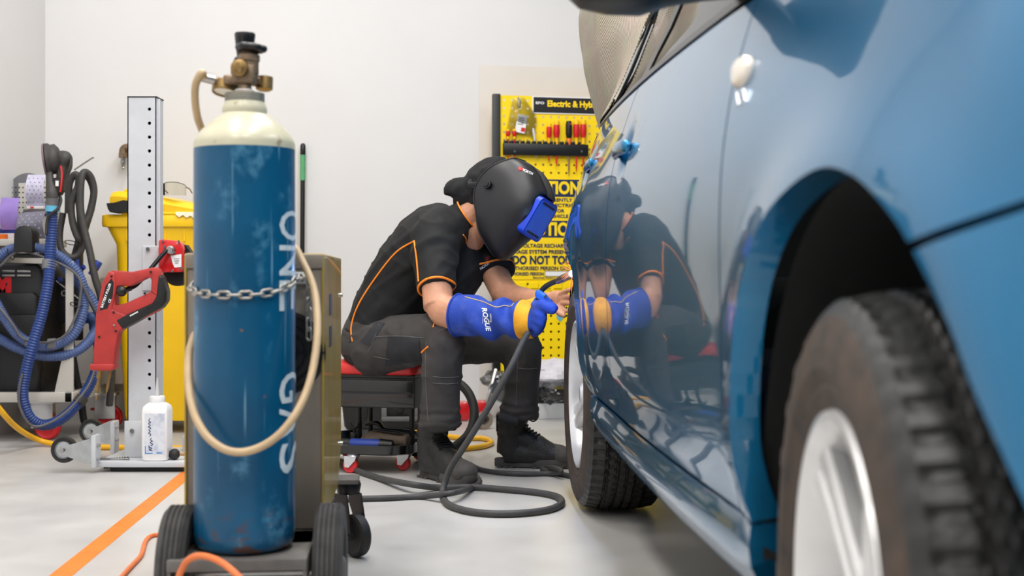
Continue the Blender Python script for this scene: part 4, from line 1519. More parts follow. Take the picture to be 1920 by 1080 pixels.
put('label_mark', join(box((bx - .031, by - .051, bz + .045), (.003, .0006, .03)), box((bx - .016, by - .051, bz + .031), (.026, .0006, .003)), box((bx + .022, by - .051, bz + .033), (.02, .0006, .005)), box((bx - .014, by - .051, bz + .041), (.02, .0006, .0015))), 'print_cyan', lb, smooth=0)
put('cap', join(cyl((bx, by, bz + .222), (bx, by, bz + .246), .029, n=40, bev=.003)), 'bottle_white', bo)
put('nozzle', lathe([(.008, .244), (.0075, .26), (.005, .29), (.003, .315), (0, .316)], 20, (bx, by, bz)), 'nozzle_clear', bo)

# ---- ball mallet lying on the plate
mb_ = W(327, 862, 4.93)
mb_.z = bz + .0215
ml = thing('ball_mallet', 'small mallet with a black rubber ball head lying on the base plate', 'mallet', V((mb_.x, mb_.y, bz)))
mat('wood_handle', (176, 134, 92), 0.55, var=0.15, scale=30, stretch=(1, 6, 6))
put('head', ball(mb_, .0215, 28, 18), 'black_rubber', ml)
put('handle', tube([mb_ + V((.018, .003, 0)), mb_ + V((.05, .008, .0)), mb_ + V((.24, .03, -.004))], [.006, .008, .011], 14), 'wood_handle', ml)

# ------------------------------------------------------------------ yellow wheelie bin
by0, by1 = 6.00, 6.52
bxl, bxr = W(188, 0, by0).x, W(188, 0, by0).x + .60
bn = thing('wheelie_bin', 'yellow wheelie bin with its lid ajar behind the white column', 'wheelie bin', V(((bxl + bxr) / 2, 6.28, 0)))
zr0, zr1 = CH - (424 - HY) / F * by0, CH - (402 - HY) / F * by0
cxm = (bxl + bxr) / 2
def rect_ring(cx, cy, hx_, hy_, z, r=.05, n=6):
    out = []
    for i, (sx, sy) in enumerate(((1, 1), (-1, 1), (-1, -1), (1, -1))):
        for k in range(n + 1):
            a = i * PI / 2 + PI / 2 * k / n
            out.append(V((cx + sx * (hx_ - r) + r * math.cos(a), cy + sy * (hy_ - r) + r * math.sin(a), z)))
    return out
cym = (by0 + by1) / 2
put('body', loft([rect_ring(cxm + .03 * 0, cym + .02, .215, .19, .06), rect_ring(cxm, cym + .02, .222, .195, .08), rect_ring(cxm, cym + .01, .238, .225, .60), rect_ring(cxm, cym, .245, .235, zr0 - .085), rect_ring(cxm, cym, .285, .25, zr0)], True), 'bin_yellow', bn, smooth=50)
put('rim', join(loft([rect_ring(cxm, cym, .300, .26, zr0 - .002, .04), rect_ring(cxm, cym, .303, .263, zr0 + .01, .04), rect_ring(cxm, cym, .302, .262, zr1 - .004, .04), rect_ring(cxm, cym, .298, .258, zr1, .04), rect_ring(cxm, cym, .268, .225, zr1, .04), rect_ring(cxm, cym, .262, .22, zr0, .04)], False), box2((cxm - .2, by0 - .004, zr1 - .004), (cxm + .3, by0 + .03, zr1 + .012), .006)), 'bin_yellow', bn, smooth=50)
for k in range(5):
    x = cxm - .18 + .09 * k
    put('rim_rib', box2((x - .004, by0 + .012, zr0 - .07), (x + .004, by0 + .05, zr0), .001, 1), 'bin_yellow', bn)
# lid sloping down to the right, resting on the black tray
lz = [(W(205, 0, by0).x, CH - (375 - HY) / F * by0), (bxr + .01, CH - (432 - HY) / F * by0)]
rings = []
for x, zt in ((bxl + .045, 0), (bxl + .055, .012), (bxl + .09, .022), (cxm, .024), (bxr - .04, .02), (bxr + .0, .012), (bxr + .012, 0)):
    f = (x - bxl) / (bxr - bxl)
    zbse = 1.098 - .105 * f
    h = .044 + zt
    rings.append([V((x, by0 + .0, zbse)), V((x, by0 - .004, zbse + h * .6)), V((x, by0 + .02, zbse + h)), V((x, cym, zbse + h + .012)), V((x, by1 - .02, zbse + h)), V((x, by1, zbse + h * .6)), V((x, by1, zbse)), V((x, cym, zbse + .01))])
put('lid', join(loft(rings), box((bxl + .15, by0 + .06, 1.098 - .105 * .22 + .074), (.10, .05, .022), .006)), 'bin_yellow', bn, smooth=40)
for sx in (-1, 1):
    put('bin_wheel', lathe([(0, .022), (.03, .024), (.08, .02), (.098, .012), (.1, 0), (.098, -.012), (.08, -.02), (.03, -.024), (0, -.022)], 36, (cxm + sx * .24, by1 - .02, .10), (1, 0, 0)), 'black_rubber', bn)
put('bin_axle', cyl((cxm - .24, by1 - .02, .10), (cxm + .24, by1 - .02, .10), .012, n=12), 'steel', bn)
# black bracket wedged under the lid
tr0 = W(200, 382, by0 - .03)
g = prism([(W(x, y, 5.97).x, W(x, y, 5.97).z) for x, y in ((199, 381), (213, 380), (231, 375), (262, 380), (300, 389), (300, 397), (212, 399), (206, 398), (202, 392))], .10, .002, 1)
solo('black_bracket', ([V((v.x, 5.97 + v.z, v.y)) for v in g[0]], g[1]), 'print_black', 'black plastic bracket sticking out from under the bin lid', 'bracket')
g = lathe([(.0105, 0), (.0, 0)], 20, W(208, 392, 5.968), (0, -1, 0))
put('bracket_hole', g, 'print_white', bpy.data.objects['black_bracket']) if False else None
# torn paper over the rim
mat('paper', (244, 232, 206), 0.7, var=0.05)
gr = []
for i in range(9):
    x = W(330 + i * 7, 0, by0).x
    gr.append([V((x, by0 + .12, zr1 + .004)), V((x, by0 + .02, zr1 + .016 - .001 * (i % 2))), V((x, by0 - .008, zr1 + .010)), V((x, by0 - .010, zr1 - .0 - .012 * (i / 8) - .012 * (i % 2)))])
solo('torn_paper', sheet(gr, .0012), 'paper', 'torn cream paper hanging over the rim of the yellow bin', 'paper')
# safety glasses on the lid
mat('spec_frame', (60, 58, 56), 0.4)
clear_mat('spec_lens', (.93, .92, .86))
sgp = W(325, 362, by0 + .02)
sgp.z -= .012
sg = thing('safety_glasses', 'clear safety glasses lying on the yellow bin lid', 'glasses', sgp)
lens = []
for i in range(13):
    a = -1.2 + 2.4 * i / 12
    lens.append([sgp + V((.062 * math.sin(a), -.045 * math.cos(a) + .02, h * (1 - .25 * (a / 1.2) ** 2))) for h in (.0, .02, .045, .062)])
put('lens', sheet(lens, .0015), 'spec_lens', sg, smooth=60)
for s in (-1, 1):
    put('temple', tube([sgp + V((s * .06, 0, .04)), sgp + V((s * .062, .06, .035)), sgp + V((s * .058, .12, .02))], .003, 8), 'spec_frame', sg)
put('brow', tube([sgp + V((.062 * math.sin(a), -.045 * math.cos(a) + .02, .062 * (1 - .25 * (a / 1.2) ** 2))) for a in [-1.2 + .2 * k for k in range(13)]], .0018, 6), 'spec_frame', sg)

# ------------------------------------------------------------------ broom leaning on the wall
p0, p1 = wallpt(565, 790, .10), wallpt(568, 268, .03)
p0.z = 0.02
br = thing('broom', 'black broom handle with a green band leaning on the white wall', 'broom', V((p0.x, p0.y, 0)))
dd = (p1 - p0)
put('handle', cyl(p0 + V((0, 0, .05)), p0 + dd * .86, .0125, n=16), 'black_plastic', br)
mat('green_band', (86, 160, 110), 0.6, var=0.12, scale=80)
put('green_band', cyl(p0 + dd * .86, p0 + dd * .955, .0145, n=16), 'green_band', br)
put('grip_cap', join(cyl(p0 + dd * .955, p0 + dd * .992, .0145, n=16, bev=.003), ball(p0 + dd * .99, .0135, 14, 8)), 'black_plastic', br)
put('broom_head', box(p0 + V((0, 0, .06)), (.36, .05, .05), .01), 'black_plastic', br)
# ------------------------------------------------------------------ sanding workstation at the left wall
DW = 5.95
mat('cart_grey', (196, 192, 184), 0.45, var=0.05, scale=10)
mat('vac_black', (28, 28, 30), 0.5, var=0.25, scale=10, bump=0.05)
mat('hose_blue', (34, 64, 130), 0.42, var=0.14, scale=30)
mat('hose_blue_dusty', (78, 98, 146), 0.5, var=0.16, scale=30)
mat('hose_charcoal', (60, 58, 56), 0.6, var=0.16, scale=40, bump=0.1, bscale=200)
mat('cable_grey', (92, 90, 92), 0.5, var=0.15)
mat('tape_grey', (112, 112, 116), 0.5, var=0.1)
mat('clip_cyan', (96, 176, 208), 0.5, var=0.05)
mat('abrasive_lilac', (196, 192, 214), 0.7, var=0.1, scale=30, bump=0.1)
mat('abrasive_violet', (150, 124, 200), 0.65, var=0.1, scale=20)
mat('abrasive_grey', (122, 120, 136), 0.7, var=0.12, scale=40, bump=0.1)
mat('card_white', (226, 224, 224), 0.6, var=0.04)
mat('blue_box', (34, 62, 150), 0.5, var=0.08)

ws = thing('sanding_trolley', 'pale grey dust-extraction trolley with perforated panel, shelf and red casters', 'trolley', V((-2.2, 6.0, 0)))
def WX(px, d): return (px - 960) / F * d
def WZ(py, d): return CH - (py - HY) / F * d
XR_ = WX(134, DW - .22)
xl = XL + .03
# bottom frame on casters
zf = WZ(746, 5.75)
put('base_frame', join(box2((xl, 5.74, zf - .02), (XR_, 5.78, zf + .025), .003), box2((xl, 6.30, zf - .02), (XR_ + .06, 6.34, zf + .025), .003), box2((XR_ - .035, 5.74, zf - .02), (XR_ + .005, 6.34, zf + .025), .003), box2((xl, 5.78, zf - .02), (XR_, 6.30, zf - .010), .002)), 'cart_grey', ws)
g = prism([(XR_ - .0, zf), (XR_ - .0, WZ(490, 5.76)), (XR_ - .035, WZ(490, 5.76)), (XR_ - .035, WZ(640, 5.76)), (XR_ - .09, zf)], .012, .002, 1)
put('upright', ([V((v.x, 5.752 + v.z, v.y)) for v in g[0]], g[1]), 'cart_grey', ws)
px_ = WX(97, 6.05)
put('mast', box2((px_ - .018, 6.04, zf), (px_ + .018, 6.08, WZ(300, 6.05)), .004), 'cart_grey', ws)
put('rear_cover', box2((XR_ + .005, 6.10, zf + .03), (XR_ + .12, 6.30, WZ(520, 6.0)), .01), 'panel_beige', ws)
# shelf and perforated back panel
zs_ = WZ(452, 5.86)
put('shelf', box2((xl, 5.86, zs_ - .022), (px_ + .02, 6.20, zs_ + .010), .004), 'cart_grey', ws)
pz0, pz1, pyy = zs_, WZ(343, 6.16), 6.16
put('back_panel', box2((xl, pyy, pz0), (px_, pyy + .012, pz1), .003), 'cart_grey', ws)
hs_ = []
for r in range(9):
    for c in range(13):
        x, z = px_ - .02 - c * .0175, pz1 - .022 - r * .024
        hs_.append(box((x, pyy - .0006, z), (.006, .001, .006)))
put('perforations', join(*hs_), 'print_black', ws, smooth=0, kind='stuff')
mat('cast_zinc', (214, 216, 218), 0.35, 0.8, var=0.1)
for cx_, cy_ in ((WX(82, 5.86), 5.86), (XR_ - .005, 6.24), (xl + .05, 6.24)):
    f_ = put('caster_fork', join(box2((cx_ - .05, cy_ - .028, .055), (cx_ + .05, cy_ - .022, zf - .02), .004), box2((cx_ - .05, cy_ + .022, .055), (cx_ + .05, cy_ + .028, zf - .02), .004), box2((cx_ - .055, cy_ - .03, zf - .035), (cx_ + .055, cy_ + .03, zf - .018), .004)), 'cast_zinc', ws)
    put('caster_wheel', lathe([(0, .014), (.02, .015), (.03, .011), (.045, .012), (.052, .016), (.058, .012), (.060, 0), (.058, -.012), (.052, -.016), (.045, -.012), (.03, -.011), (.02, -.015), (0, -.014)], 36, (cx_ + .02, cy_, .060), (0, 1, 0)), 'red_caster', f_)
    put('brake_pedal', box((cx_ - .055, cy_, .10), (.04, .03, .012), .004), 'red_caster', f_)
# hose holder on the shelf front
hz0 = WZ(473, 5.72)
g = prism([(WX(31, 5.72), hz0), (WX(67, 5.72), hz0)] + [(WX(49.5, 5.72) + .0415 * math.cos(a), WZ(441, 5.72) + .042 * math.sin(a)) for a in [PI * k / 14 for k in range(15)]], .09, .006, 2)
put('hose_holder', join(([V((v.x, 5.68 + v.z, v.y)) for v in g[0]], g[1]), box((WX(48, 5.72), 5.80, hz0 - .014), (.12, .14, .02), .004)), 'vac_black', ws)

# ---- black vacuum unit with its big red letters
vc = thing('dust_extractor', 'black dust extractor with vents and big red lettering under the shelf', 'vacuum', V((WX(20, 5.85), 6.0, zf)))
def vp(l, d): return [(WX(x, d), WZ(y, d)) for x, y in l]
lx = xl + .005
g = prism([(lx, zf + .03)] + vp([(82, 740), (84, 620), (83, 555), (78, 505), (71, 494)], 5.83) + [(lx, WZ(492, 5.83))], .40, .015, 3)
put('motor_head', ([V((v.x, 5.83 + v.z, v.y)) for v in g[0]], g[1]), 'vac_black', vc)
g = prism([(lx + .0, WZ(739, 5.80))] + vp([(70, 739), (74, 700), (74, 600), (66, 575)], 5.80) + [(lx, WZ(575, 5.80))], .06, .012, 2)
put('dust_bag_cover', ([V((v.x, 5.795 + v.z, v.y)) for v in g[0]], g[1]), 'vac_black', vc)
g = prism([(lx, WZ(592, 5.79))] + vp([(68, 590), (68, 556), (60, 548)], 5.79) + [(lx, WZ(550, 5.79))], .05, .008, 2)
put('catch_band', ([V((v.x, 5.79 + v.z, v.y)) for v in g[0]], g[1]), 'vac_black', vc)
for r in range(2):
    for a, b in ((3, 28), (31, 58)):
        put('vent_slot', box2((WX(a, 5.82), 5.822, WZ(511 + r * 8, 5.82)), (WX(b, 5.82), 5.834, WZ(506.5 + r * 8, 5.82)), .002, 1), 'steel', vc)
g3 = text('3M', .118, .010, align='RIGHT', xs=.86)
put('lettering', xf(g3, frame(V((WX(19.5, 5.82), 5.8285, WZ(538, 5.82))), (1, 0, 0), y=(0, 0, 1))), 'print_red', vc, label='big red letters', smooth=0)
# fittings beside the vacuum
fit = thing('hose_manifold', 'black hose manifold with small coloured valves beside the extractor', 'manifold', V((WX(150, 6.0), 6.0, .6)))
put('manifold_body', join(box2((WX(118, 5.98), 5.98, WZ(605, 5.98)), (WX(176, 5.98), 6.08, WZ(586, 5.98)), .012), box2((WX(104, 6.0), 6.02, WZ(605, 6.0)), (WX(130, 6.0), 6.12, WZ(520, 6.0)), .01), box2((WX(128, 6.0), 6.06, WZ(640, 6.0)), (WX(141, 6.0), 6.12, WZ(470, 6.0)), .006)), 'vac_black', fit)
put('blue_valve', cyl(W(111, 525, 5.95), W(116, 523, 5.95), .012, n=16), 'blue_box', fit)
put('orange_tag', xf(box((0, 0, 0), (.014, .006, .028), .002), Matrix.Translation(W(126, 536, 5.94)) @ Matrix.Rotation(.5, 4, 'Y')), 'orange_plastic', fit)
put('gauge', join(torus(W(120, 550, 5.93), (0, 1, 0), .012, .003, 24, 8), cyl(W(105, 527, 5.96), W(150, 562, 5.94), .004, n=8)), 'steel', fit)
put('elbow', tube(spline([W(158, 597, 6.0), W(168, 596, 5.98), W(176, 603, 5.96), W(178, 618, 5.95)], 6), .026, 16), 'hose_blue', fit)

# ---- hoses
def hose_thing(name, pts, r, m, label, k=0.012, amp=.16, n=14):
    return solo(name, corrugated(pts, r, k, amp, n), m, label, 'hose', smooth=60)
h1 = [W(98, 378, 5.66), W(97, 420, 5.66), W(94, 480, 5.65), W(90, 530, 5.62), W(78, 590, 5.60), W(62, 645, 5.58), W(48, 700, 5.58), W(43, 745, 5.58), W(56, 783, 5.60), W(84, 797, 5.64), W(120, 782, 5.70), W(152, 748, 5.76), W(176, 706, 5.80), W(186, 660, 5.84), W(180, 620, 5.90)]
ha = hose_thing('extraction_hose', h1, .0255, 'hose_blue', 'deep blue ribbed hose hanging straight down from the sander')
def strap(pts, r, name='tape_band', parent=None, m='tape_grey'):
    return put(name, tube(pts, r, 16), m, parent)
off = ORG.setdefault(ha.name, V(ha.location))
strap([W(92, 488, 5.65), W(91, 505, 5.64)], .0285, parent=ha)
strap([W(146, 757, 5.745), W(155, 745, 5.765)], .0285, parent=ha, m='hose_charcoal')
strap([W(98.5, 372, 5.66), W(98, 391, 5.66)], .029, parent=ha, m='cable_grey', name='hose_cuff')
strap([W(99, 386, 5.66), W(98.5, 397, 5.66)], .0305, parent=ha, m='clip_cyan', name='blue_clip')
h2 = [W(-60, 560, 5.74), W(-20, 500, 5.74), W(15, 470, 5.74), W(52, 463, 5.73), W(90, 470, 5.74), W(125, 490, 5.76), W(150, 520, 5.78), W(158, 560, 5.78), W(152, 600, 5.76), W(135, 630, 5.74), W(105, 647, 5.72), W(70, 648, 5.71), W(35, 630, 5.71), W(10, 598, 5.71), W(-15, 555, 5.72), W(-40, 520, 5.78)]
hb_ = hose_thing('extraction_hose', h2, .0235, 'hose_blue_dusty', 'dusty blue ribbed hose coiled over the black holder')
ORG[hb_.name] = V(hb_.location)
for (a, b) in (((90, 646, 5.713), (105, 645, 5.72)), ((60, 644, 5.71), (52, 640, 5.71))):
    strap([W(*a), W(*b)], .0262, parent=hb_)
h3 = [W(-40, 610, 5.76), W(0, 636, 5.75), W(40, 656, 5.74), W(85, 668, 5.74), W(130, 664, 5.76), W(162, 645, 5.80), W(180, 618, 5.86), W(182, 604, 5.92), W(172, 597, 5.97)]
hc_ = hose_thing('extraction_hose', h3, .0235, 'hose_blue_dusty', 'dusty blue ribbed hose sagging lowest below the coil')
h4 = [W(88, 470, 5.80), W(115, 490, 5.82), W(135, 520, 5.84), W(162, 545, 5.82), W(186, 590, 5.84), W(196, 640, 5.90)]
hd_ = hose_thing('extraction_hose', h4, .0225, 'hose_blue_dusty', 'short dusty blue ribbed hose running behind the red puller')
for i, (pts, lab) in enumerate((([W(-30, 520, 5.70), W(5, 495, 5.70), W(22, 478, 5.70), W(50, 472, 5.70), W(120, 498, 5.73), W(150, 525, 5.74), W(150, 560, 5.73), W(143, 590, 5.72), W(120, 630, 5.69), W(85, 642, 5.68), W(60, 640, 5.68), W(40, 632, 5.68), W(25, 610, 5.68), W(0, 578, 5.68), W(-30, 560, 5.70)], 'thin grey cable tied along the coiled blue hose'),
                                ([W(150, 525, 5.75), W(165, 555, 5.76), W(178, 580, 5.78), W(190, 600, 5.82)], 'thin grey cable beside the short blue hose'),
                                ([W(42, 700, 5.545), W(36, 730, 5.545), W(38, 765, 5.55), W(60, 798, 5.57), W(95, 792, 5.61), W(135, 762, 5.67), W(170, 715, 5.74), W(183, 660, 5.80)], 'thin grey cable tied along the deep blue hose'))):
    solo('tool_cable', hose(pts, .0055, 8, 8), 'cable_grey', lab, 'cable')
# ties
for (x, y, d) in ((143, 571, 5.74), (133, 455, 5.73), (20, 476, 5.73)):
    put('cable_tie', torus(W(x, y, d), (.3, -.3, 1) if x > 100 else (1, 0, .4), .027, .0022, 20, 6), 'print_black', hb_)
# charcoal coil hung on the mast hook
hk = put('hook', tube(spline([W(140, 318, 6.06), W(155, 308, 6.0), W(172, 297, 5.90), W(175, 296, 5.88)], 5), .004, 8), 'steel', ws)
coil = [W(112, 372, 5.86), W(118, 420, 5.86), W(112, 470, 5.84), W(120, 520, 5.83)]
c1 = [W(128, 400, 5.90), W(130, 345, 5.90), W(142, 327, 5.90), W(148, 345, 5.90), W(134, 380, 5.88), W(137, 420, 5.87), W(150, 450, 5.87), W(157, 425, 5.90), W(168, 400, 5.92), W(176, 360, 5.93), W(170, 332, 5.92), W(158, 323, 5.90), W(152, 340, 5.88), W(151, 390, 5.86), W(158, 430, 5.85), W(168, 470, 5.84), W(178, 520, 5.83), W(190, 560, 5.84), W(200, 620, 5.9), W(210, 690, 6.0), W(205, 760, 6.05)]
solo('rubber_hose', tube(spline(c1, 8), .0165, 14), 'hose_charcoal', 'charcoal rubber hose looped on the hook and trailing to the floor', 'hose')
c2 = [W(118, 400, 5.92), W(112, 440, 5.90), W(116, 470, 5.88), W(135, 483, 5.87), W(152, 470, 5.90), W(160, 430, 5.94), W(172, 390, 5.96), W(175, 360, 5.97), W(166, 334, 5.96), W(150, 330, 5.97), W(146, 360, 5.97), W(150, 410, 5.97), W(147, 450, 5.97), W(140, 478, 5.97)]
solo('rubber_hose', tube(spline(c2, 8), .0150, 14), 'hose_charcoal', 'inner charcoal rubber hose coil hanging behind the sander', 'hose')
solo('drain_hose', tube(spline([W(133, 480, 6.10), W(132, 620, 6.08), W(140, 690, 6.06), W(152, 750, 6.06), W(158, 790, 6.06), W(170, 800, 6.1)], 8), .017, 12), 'black_rubber', 'black drain hose running down behind the trolley to the floor', 'hose')
solo('pneumatic_gun', join(tube(spline([W(143, 478, 5.98), W(147, 505, 5.96), W(158, 500, 5.95)], 5), .012, 10), cyl(W(185, 490, 5.95), W(176, 505, 5.94), .020, n=14, bev=.003), cyl(W(176, 505, 5.94), W(170, 515, 5.94), .014, n=14)), 'blue_box', 'small blue air tool hanging by the charcoal hose', 'air tool')

# ---- sander hung pad-first at the top
sd_ = thing('orbital_sander', 'charcoal orbital sander with a red accent hung at the top of the trolley', 'sander', W(110, 400, 5.70))
pad_c = W(88, 300, 5.72)
pn = V((-.95, -.22, -.12)).normalized()
mat('pad_mauve', (122, 98, 108), 0.7, var=0.12, scale=60)
put('sanding_disc', lathe([(0, .004), (.072, .004), (.075, .001), (.075, -.004), (0, -.004)], 48, pad_c + pn * .008, pn), 'pad_mauve', sd_)
put('backing_pad', lathe([(0, 0), (.074, 0), (.074, -.012), (.066, -.022), (.03, -.03), (0, -.03)], 48, pad_c, pn), 'hose_charcoal', sd_)
put('shroud', lathe([(.04, -.02), (.066, -.022), (.068, -.04), (.05, -.055), (.03, -.062), (0, -.062)], 48, pad_c, pn), 'hose_charcoal', sd_, smooth=60)
mt = pad_c - pn * .06
bodyg = fuse([tube([mt, W(115, 296, 5.72), W(124, 300, 5.72)], [.030, .036, .030], 16), ball(W(121, 299, 5.72), (.036, .036, .04)), tube(spline([W(118, 310, 5.72), W(115, 335, 5.71), W(111, 360, 5.70)], 4), [.026, .023, .026], 16)], .006, 4)
put('motor_body', bodyg, 'hose_charcoal', sd_, smooth=80)
put('lever', tube(spline([W(134, 297, 5.70), W(132, 315, 5.69), W(122, 338, 5.68)], 5), [.008, .010, .006], 12, flat=(.6, 1.5)), 'hose_charcoal', sd_)
put('handle_end', xf(box((0, 0, 0), (.048, .05, .075), .012, 3), Matrix.Translation(W(109, 350, 5.69)) @ Matrix.Rotation(.16, 4, 'Y')), 'vac_black', sd_)
put('red_stripe', tube(spline([W(114, 311, 5.665), W(116, 325, 5.662), W(115, 345, 5.655), W(113, 360, 5.655)], 5), .004, 8), 'print_red', sd_)
put('rating_label', box(W(107, 344, 5.662), (.014, .001, .024)), 'print_white', sd_, smooth=0)
put('dust_port', tube(spline([W(92, 312, 5.70), W(94, 340, 5.68), W(97, 362, 5.66), W(98, 378, 5.66)], 5), [.014, .018, .026, .028], 16), 'hose_charcoal', sd_)
put('power_cord', tube(spline([W(112, 365, 5.68), W(114, 378, 5.66), W(108, 392, 5.63), W(98, 400, 5.62), W(89, 412, 5.62), W(87, 440, 5.61)], 6), .0068, 10), 'vac_black', sd_)

# ---- abrasives on the shelf
def curl(name, cxp, d, w, z0, z1, m, label, bow=.05, ph=0.0, holes=True):
    x0, x1 = WX(cxp[0], d), WX(cxp[1], d)
    rows = []
    for i in range(9):
        t = i / 8
        rows.append([V((x0 + (x1 - x0) * s, d - bow * math.sin(PI * (t * .8 + .1)) + .02 * s + ph * (s - .5) ** 2, z0 + (z1 - z0) * t + .01 * (s - .5) * (1 if ph else 0))) for s in [k / 8 for k in range(9)]])
    o = solo(name, sheet(rows, .0015), m, label, 'abrasive')
    ORG[o.name] = V(o.location)
    if holes:
        hg = []
        for i in range(1, 8):
            for k in range(1, 8):
                if (i + k) % 2 == 0:
                    p = rows[i][k]
                    hg.append(box((p.x, p.y - .0022, p.z), (.0045, .0012, .0045)))
        put('dust_hole', join(*hg), 'card_white' if m == 'abrasive_grey' else 'abrasive_grey', o, smooth=0, kind='stuff')
    return o
zsh = zs_ + .010
solo('abrasive_roll', lathe([(.030, 0), (.088, 0), (.090, .003), (.090, .10), (.088, .103), (.03, .103)], 44, (WX(46, 6.10), 6.055, WZ(360, 6.1)), (0, 1, 0)), 'abrasive_grey', 'grey abrasive disc roll standing behind the panel top', 'abrasive') if False else None
solo('abrasive_disc', lathe([(0, 0), (.096, 0), (.0965, .002), (.0965, .010), (0, .010)], 44, (WX(53, 6.18), 6.185, WZ(362, 6.18)), (0, -1, 0)), 'tape_grey', 'large grey disc standing behind the perforated panel', 'disc')
bxz = WZ(386, 5.98)
curl('abrasive_sheet', (55, 85), 5.99, 0, bxz, WZ(328, 5.98), 'abrasive_lilac', 'lilac perforated abrasive sheet standing above the white box', .05)
solo('carton', box2((WX(52, 5.98), 5.96, bxz - .016), (WX(84, 5.98), 6.14, bxz - .002), .002, 1), 'card_white', 'flat white carton under the lilac abrasive sheet', 'carton')
solo('carton', box2((WX(46, 5.98), 5.96, bxz - .030 - .012), (WX(84, 5.98), 6.14, bxz - .017), .002, 1), 'cart_steel', 'flat dark carton under the white one', 'carton')
put('lettering', xf(text('3M', .014, .0008), frame(V((WX(60, 5.96), 5.959, bxz - .009)), (1, 0, 0), y=(0, 0, 1))), 'print_red', None).name = 'carton_print'
cp_ = bpy.data.objects['carton_print']
ct_ = bpy.data.objects['carton']
cp_.parent = ct_
cp_.matrix_parent_inverse = Matrix.Translation(-ct_.location)
curl('abrasive_sheet', (38, 84), 5.93, 0, zsh, WZ(398, 5.93), 'abrasive_grey', 'curled grey abrasive sheet with white holes on the shelf', .06, .05)
solo('box', box2((WX(46, 6.0), 5.98, zsh), (WX(84, 6.0), 6.14, bxz - .043), .003, 1), 'card_white', 'white box behind the curled grey abrasive sheet', 'box')
curl('abrasive_strip', (4, 35), 5.93, 0, zsh + .045, WZ(371, 5.93), 'abrasive_violet', 'violet abrasive strip hanging off a roll over the blue box', .03, 0, False)
solo('dispenser_box', box2((WX(0, 5.95) - .05, 5.94, zsh + .028), (WX(39, 5.95), 6.1, zsh + .050), .002, 1), 'blue_box', 'blue dispenser box under the violet strip', 'box')
solo('dispenser_box', box2((WX(0, 5.95) - .05, 5.935, zsh), (WX(37, 5.95), 6.1, zsh + .0275), .002, 1), 'card_white', 'white dispenser box at the bottom of the shelf stack', 'box')
solo('red_tin', lathe([(0, 0), (.03, 0), (.031, .002), (.031, .022), (0, .022)], 32, (WX(2, 5.9), 5.895, zsh)), 'orange_plastic', 'small orange-red tin at the shelf edge', 'tin')
# yellow air hose on the floor, running behind the stand
mat('hose_yellow', (238, 178, 26), 0.4, var=0.08)
yh = [W(-60, 690, 5.25), W(0, 768, 5.32), W(32, 802, 5.45), W(70, 824, 5.6), FL(112, 834, .012), FL(170, 838, .012), FL(240, 839, .012), FL(330, 840, .012), FL(480, 838, .012), FL(600, 825, .012), FL(720, 812, .012), FL(800, 812, .012), FL(862, 821, .012), FL(905, 822, .012), FL(922, 829, .012), FL(905, 837, .012), FL(865, 842, .012), FL(800, 848, .012), FL(740, 846, .012)]
solo('air_hose', tube(spline(yh, 10), .012, 12), 'hose_yellow', 'yellow air hose snaking across the floor behind the equipment', 'hose')
# ------------------------------------------------------------------ yellow tool board on the wall side
OFFB = .16
tl = wallpt(924, 178, OFFB)
O = V((tl.x, tl.y, 0))
TB = frame(O, WD, z=WN)                 # local: x along the wall, y up, z out of the wall
def tb(g): return xf(g, TB)
def loc(px, py, off=OFFB):
    p = wallpt(px, py, off) - O
    return p.dot(WD), p.z
BW = loc(1245, 300)[0]
z1b, z0b = tl.z, loc(960, 722)[1]
bd = thing('tool_board', 'yellow perforated tool board with black frame and caution sign against the wall', 'tool board', V((tl.x, tl.y, z0b)))
x0b = loc(938, 300)[0]
pitch = .0432
hole = .0115
nc, nr = int((BW - .03 - x0b) / pitch), int((z1b - z0b) / pitch)
vs, fs = [], []
for i in range(nc):
    for j in range(nr):
        cx, cz = x0b + (i + .5) * pitch, z1b - (j + .5) * pitch - .004
        h, q = pitch / 2, hole / 2
        k = len(vs)
        for a in (-h, -q, q, h):
            for b in (-h, -q, q, h):
                vs.append(V((cx + a, cz + b, 0)))
        for a in range(3):
            for b in range(3):
                if a == 1 and b == 1: continue
                fs.append((k + a * 4 + b, k + a * 4 + b + 1, k + a * 4 + b + 5, k + a * 4 + b + 4))
        kk = len(vs)
        for (a, b) in ((-q, -q), (q, -q), (q, q), (-q, q)):
            vs.append(V((cx + a, cz + b, 0))); vs.append(V((cx + a, cz + b, -.0025)))
        for s in range(4):
            s2 = (s + 1) % 4
            fs.append((kk + s * 2, kk + s2 * 2, kk + s2 * 2 + 1, kk + s * 2 + 1))
xe, ze = x0b + nc * pitch, z1b - nr * pitch - .004
k = len(vs)
vs += [V((x0b, z1b - .004, 0)), V((xe, z1b - .004, 0)), V((xe, z1b, 0)), V((x0b, z1b, 0))]
fs.append((k, k + 1, k + 2, k + 3))
put('perforated_sheet', tb((vs, fs)), 'board_yellow', bd, smooth=0)
put('frame', tb(join(box2((0, z0b - .03, -.03), (x0b, z1b + .006, .012), .003), box2((xe, z0b - .03, -.03), (xe + .035, z1b + .006, .012), .003), box2((x0b, z0b - .03, -.03), (xe, z0b, -.002), .002))), 'black_plastic', bd)
put('back_rail', tb(join(box2((.02, loc(960, 470)[1], -.05), (BW, loc(960, 440)[1], -.03)), box2((.02, loc(960, 700)[1], -.05), (BW, loc(960, 560)[1], -.035)))), 'dark_metal', bd)
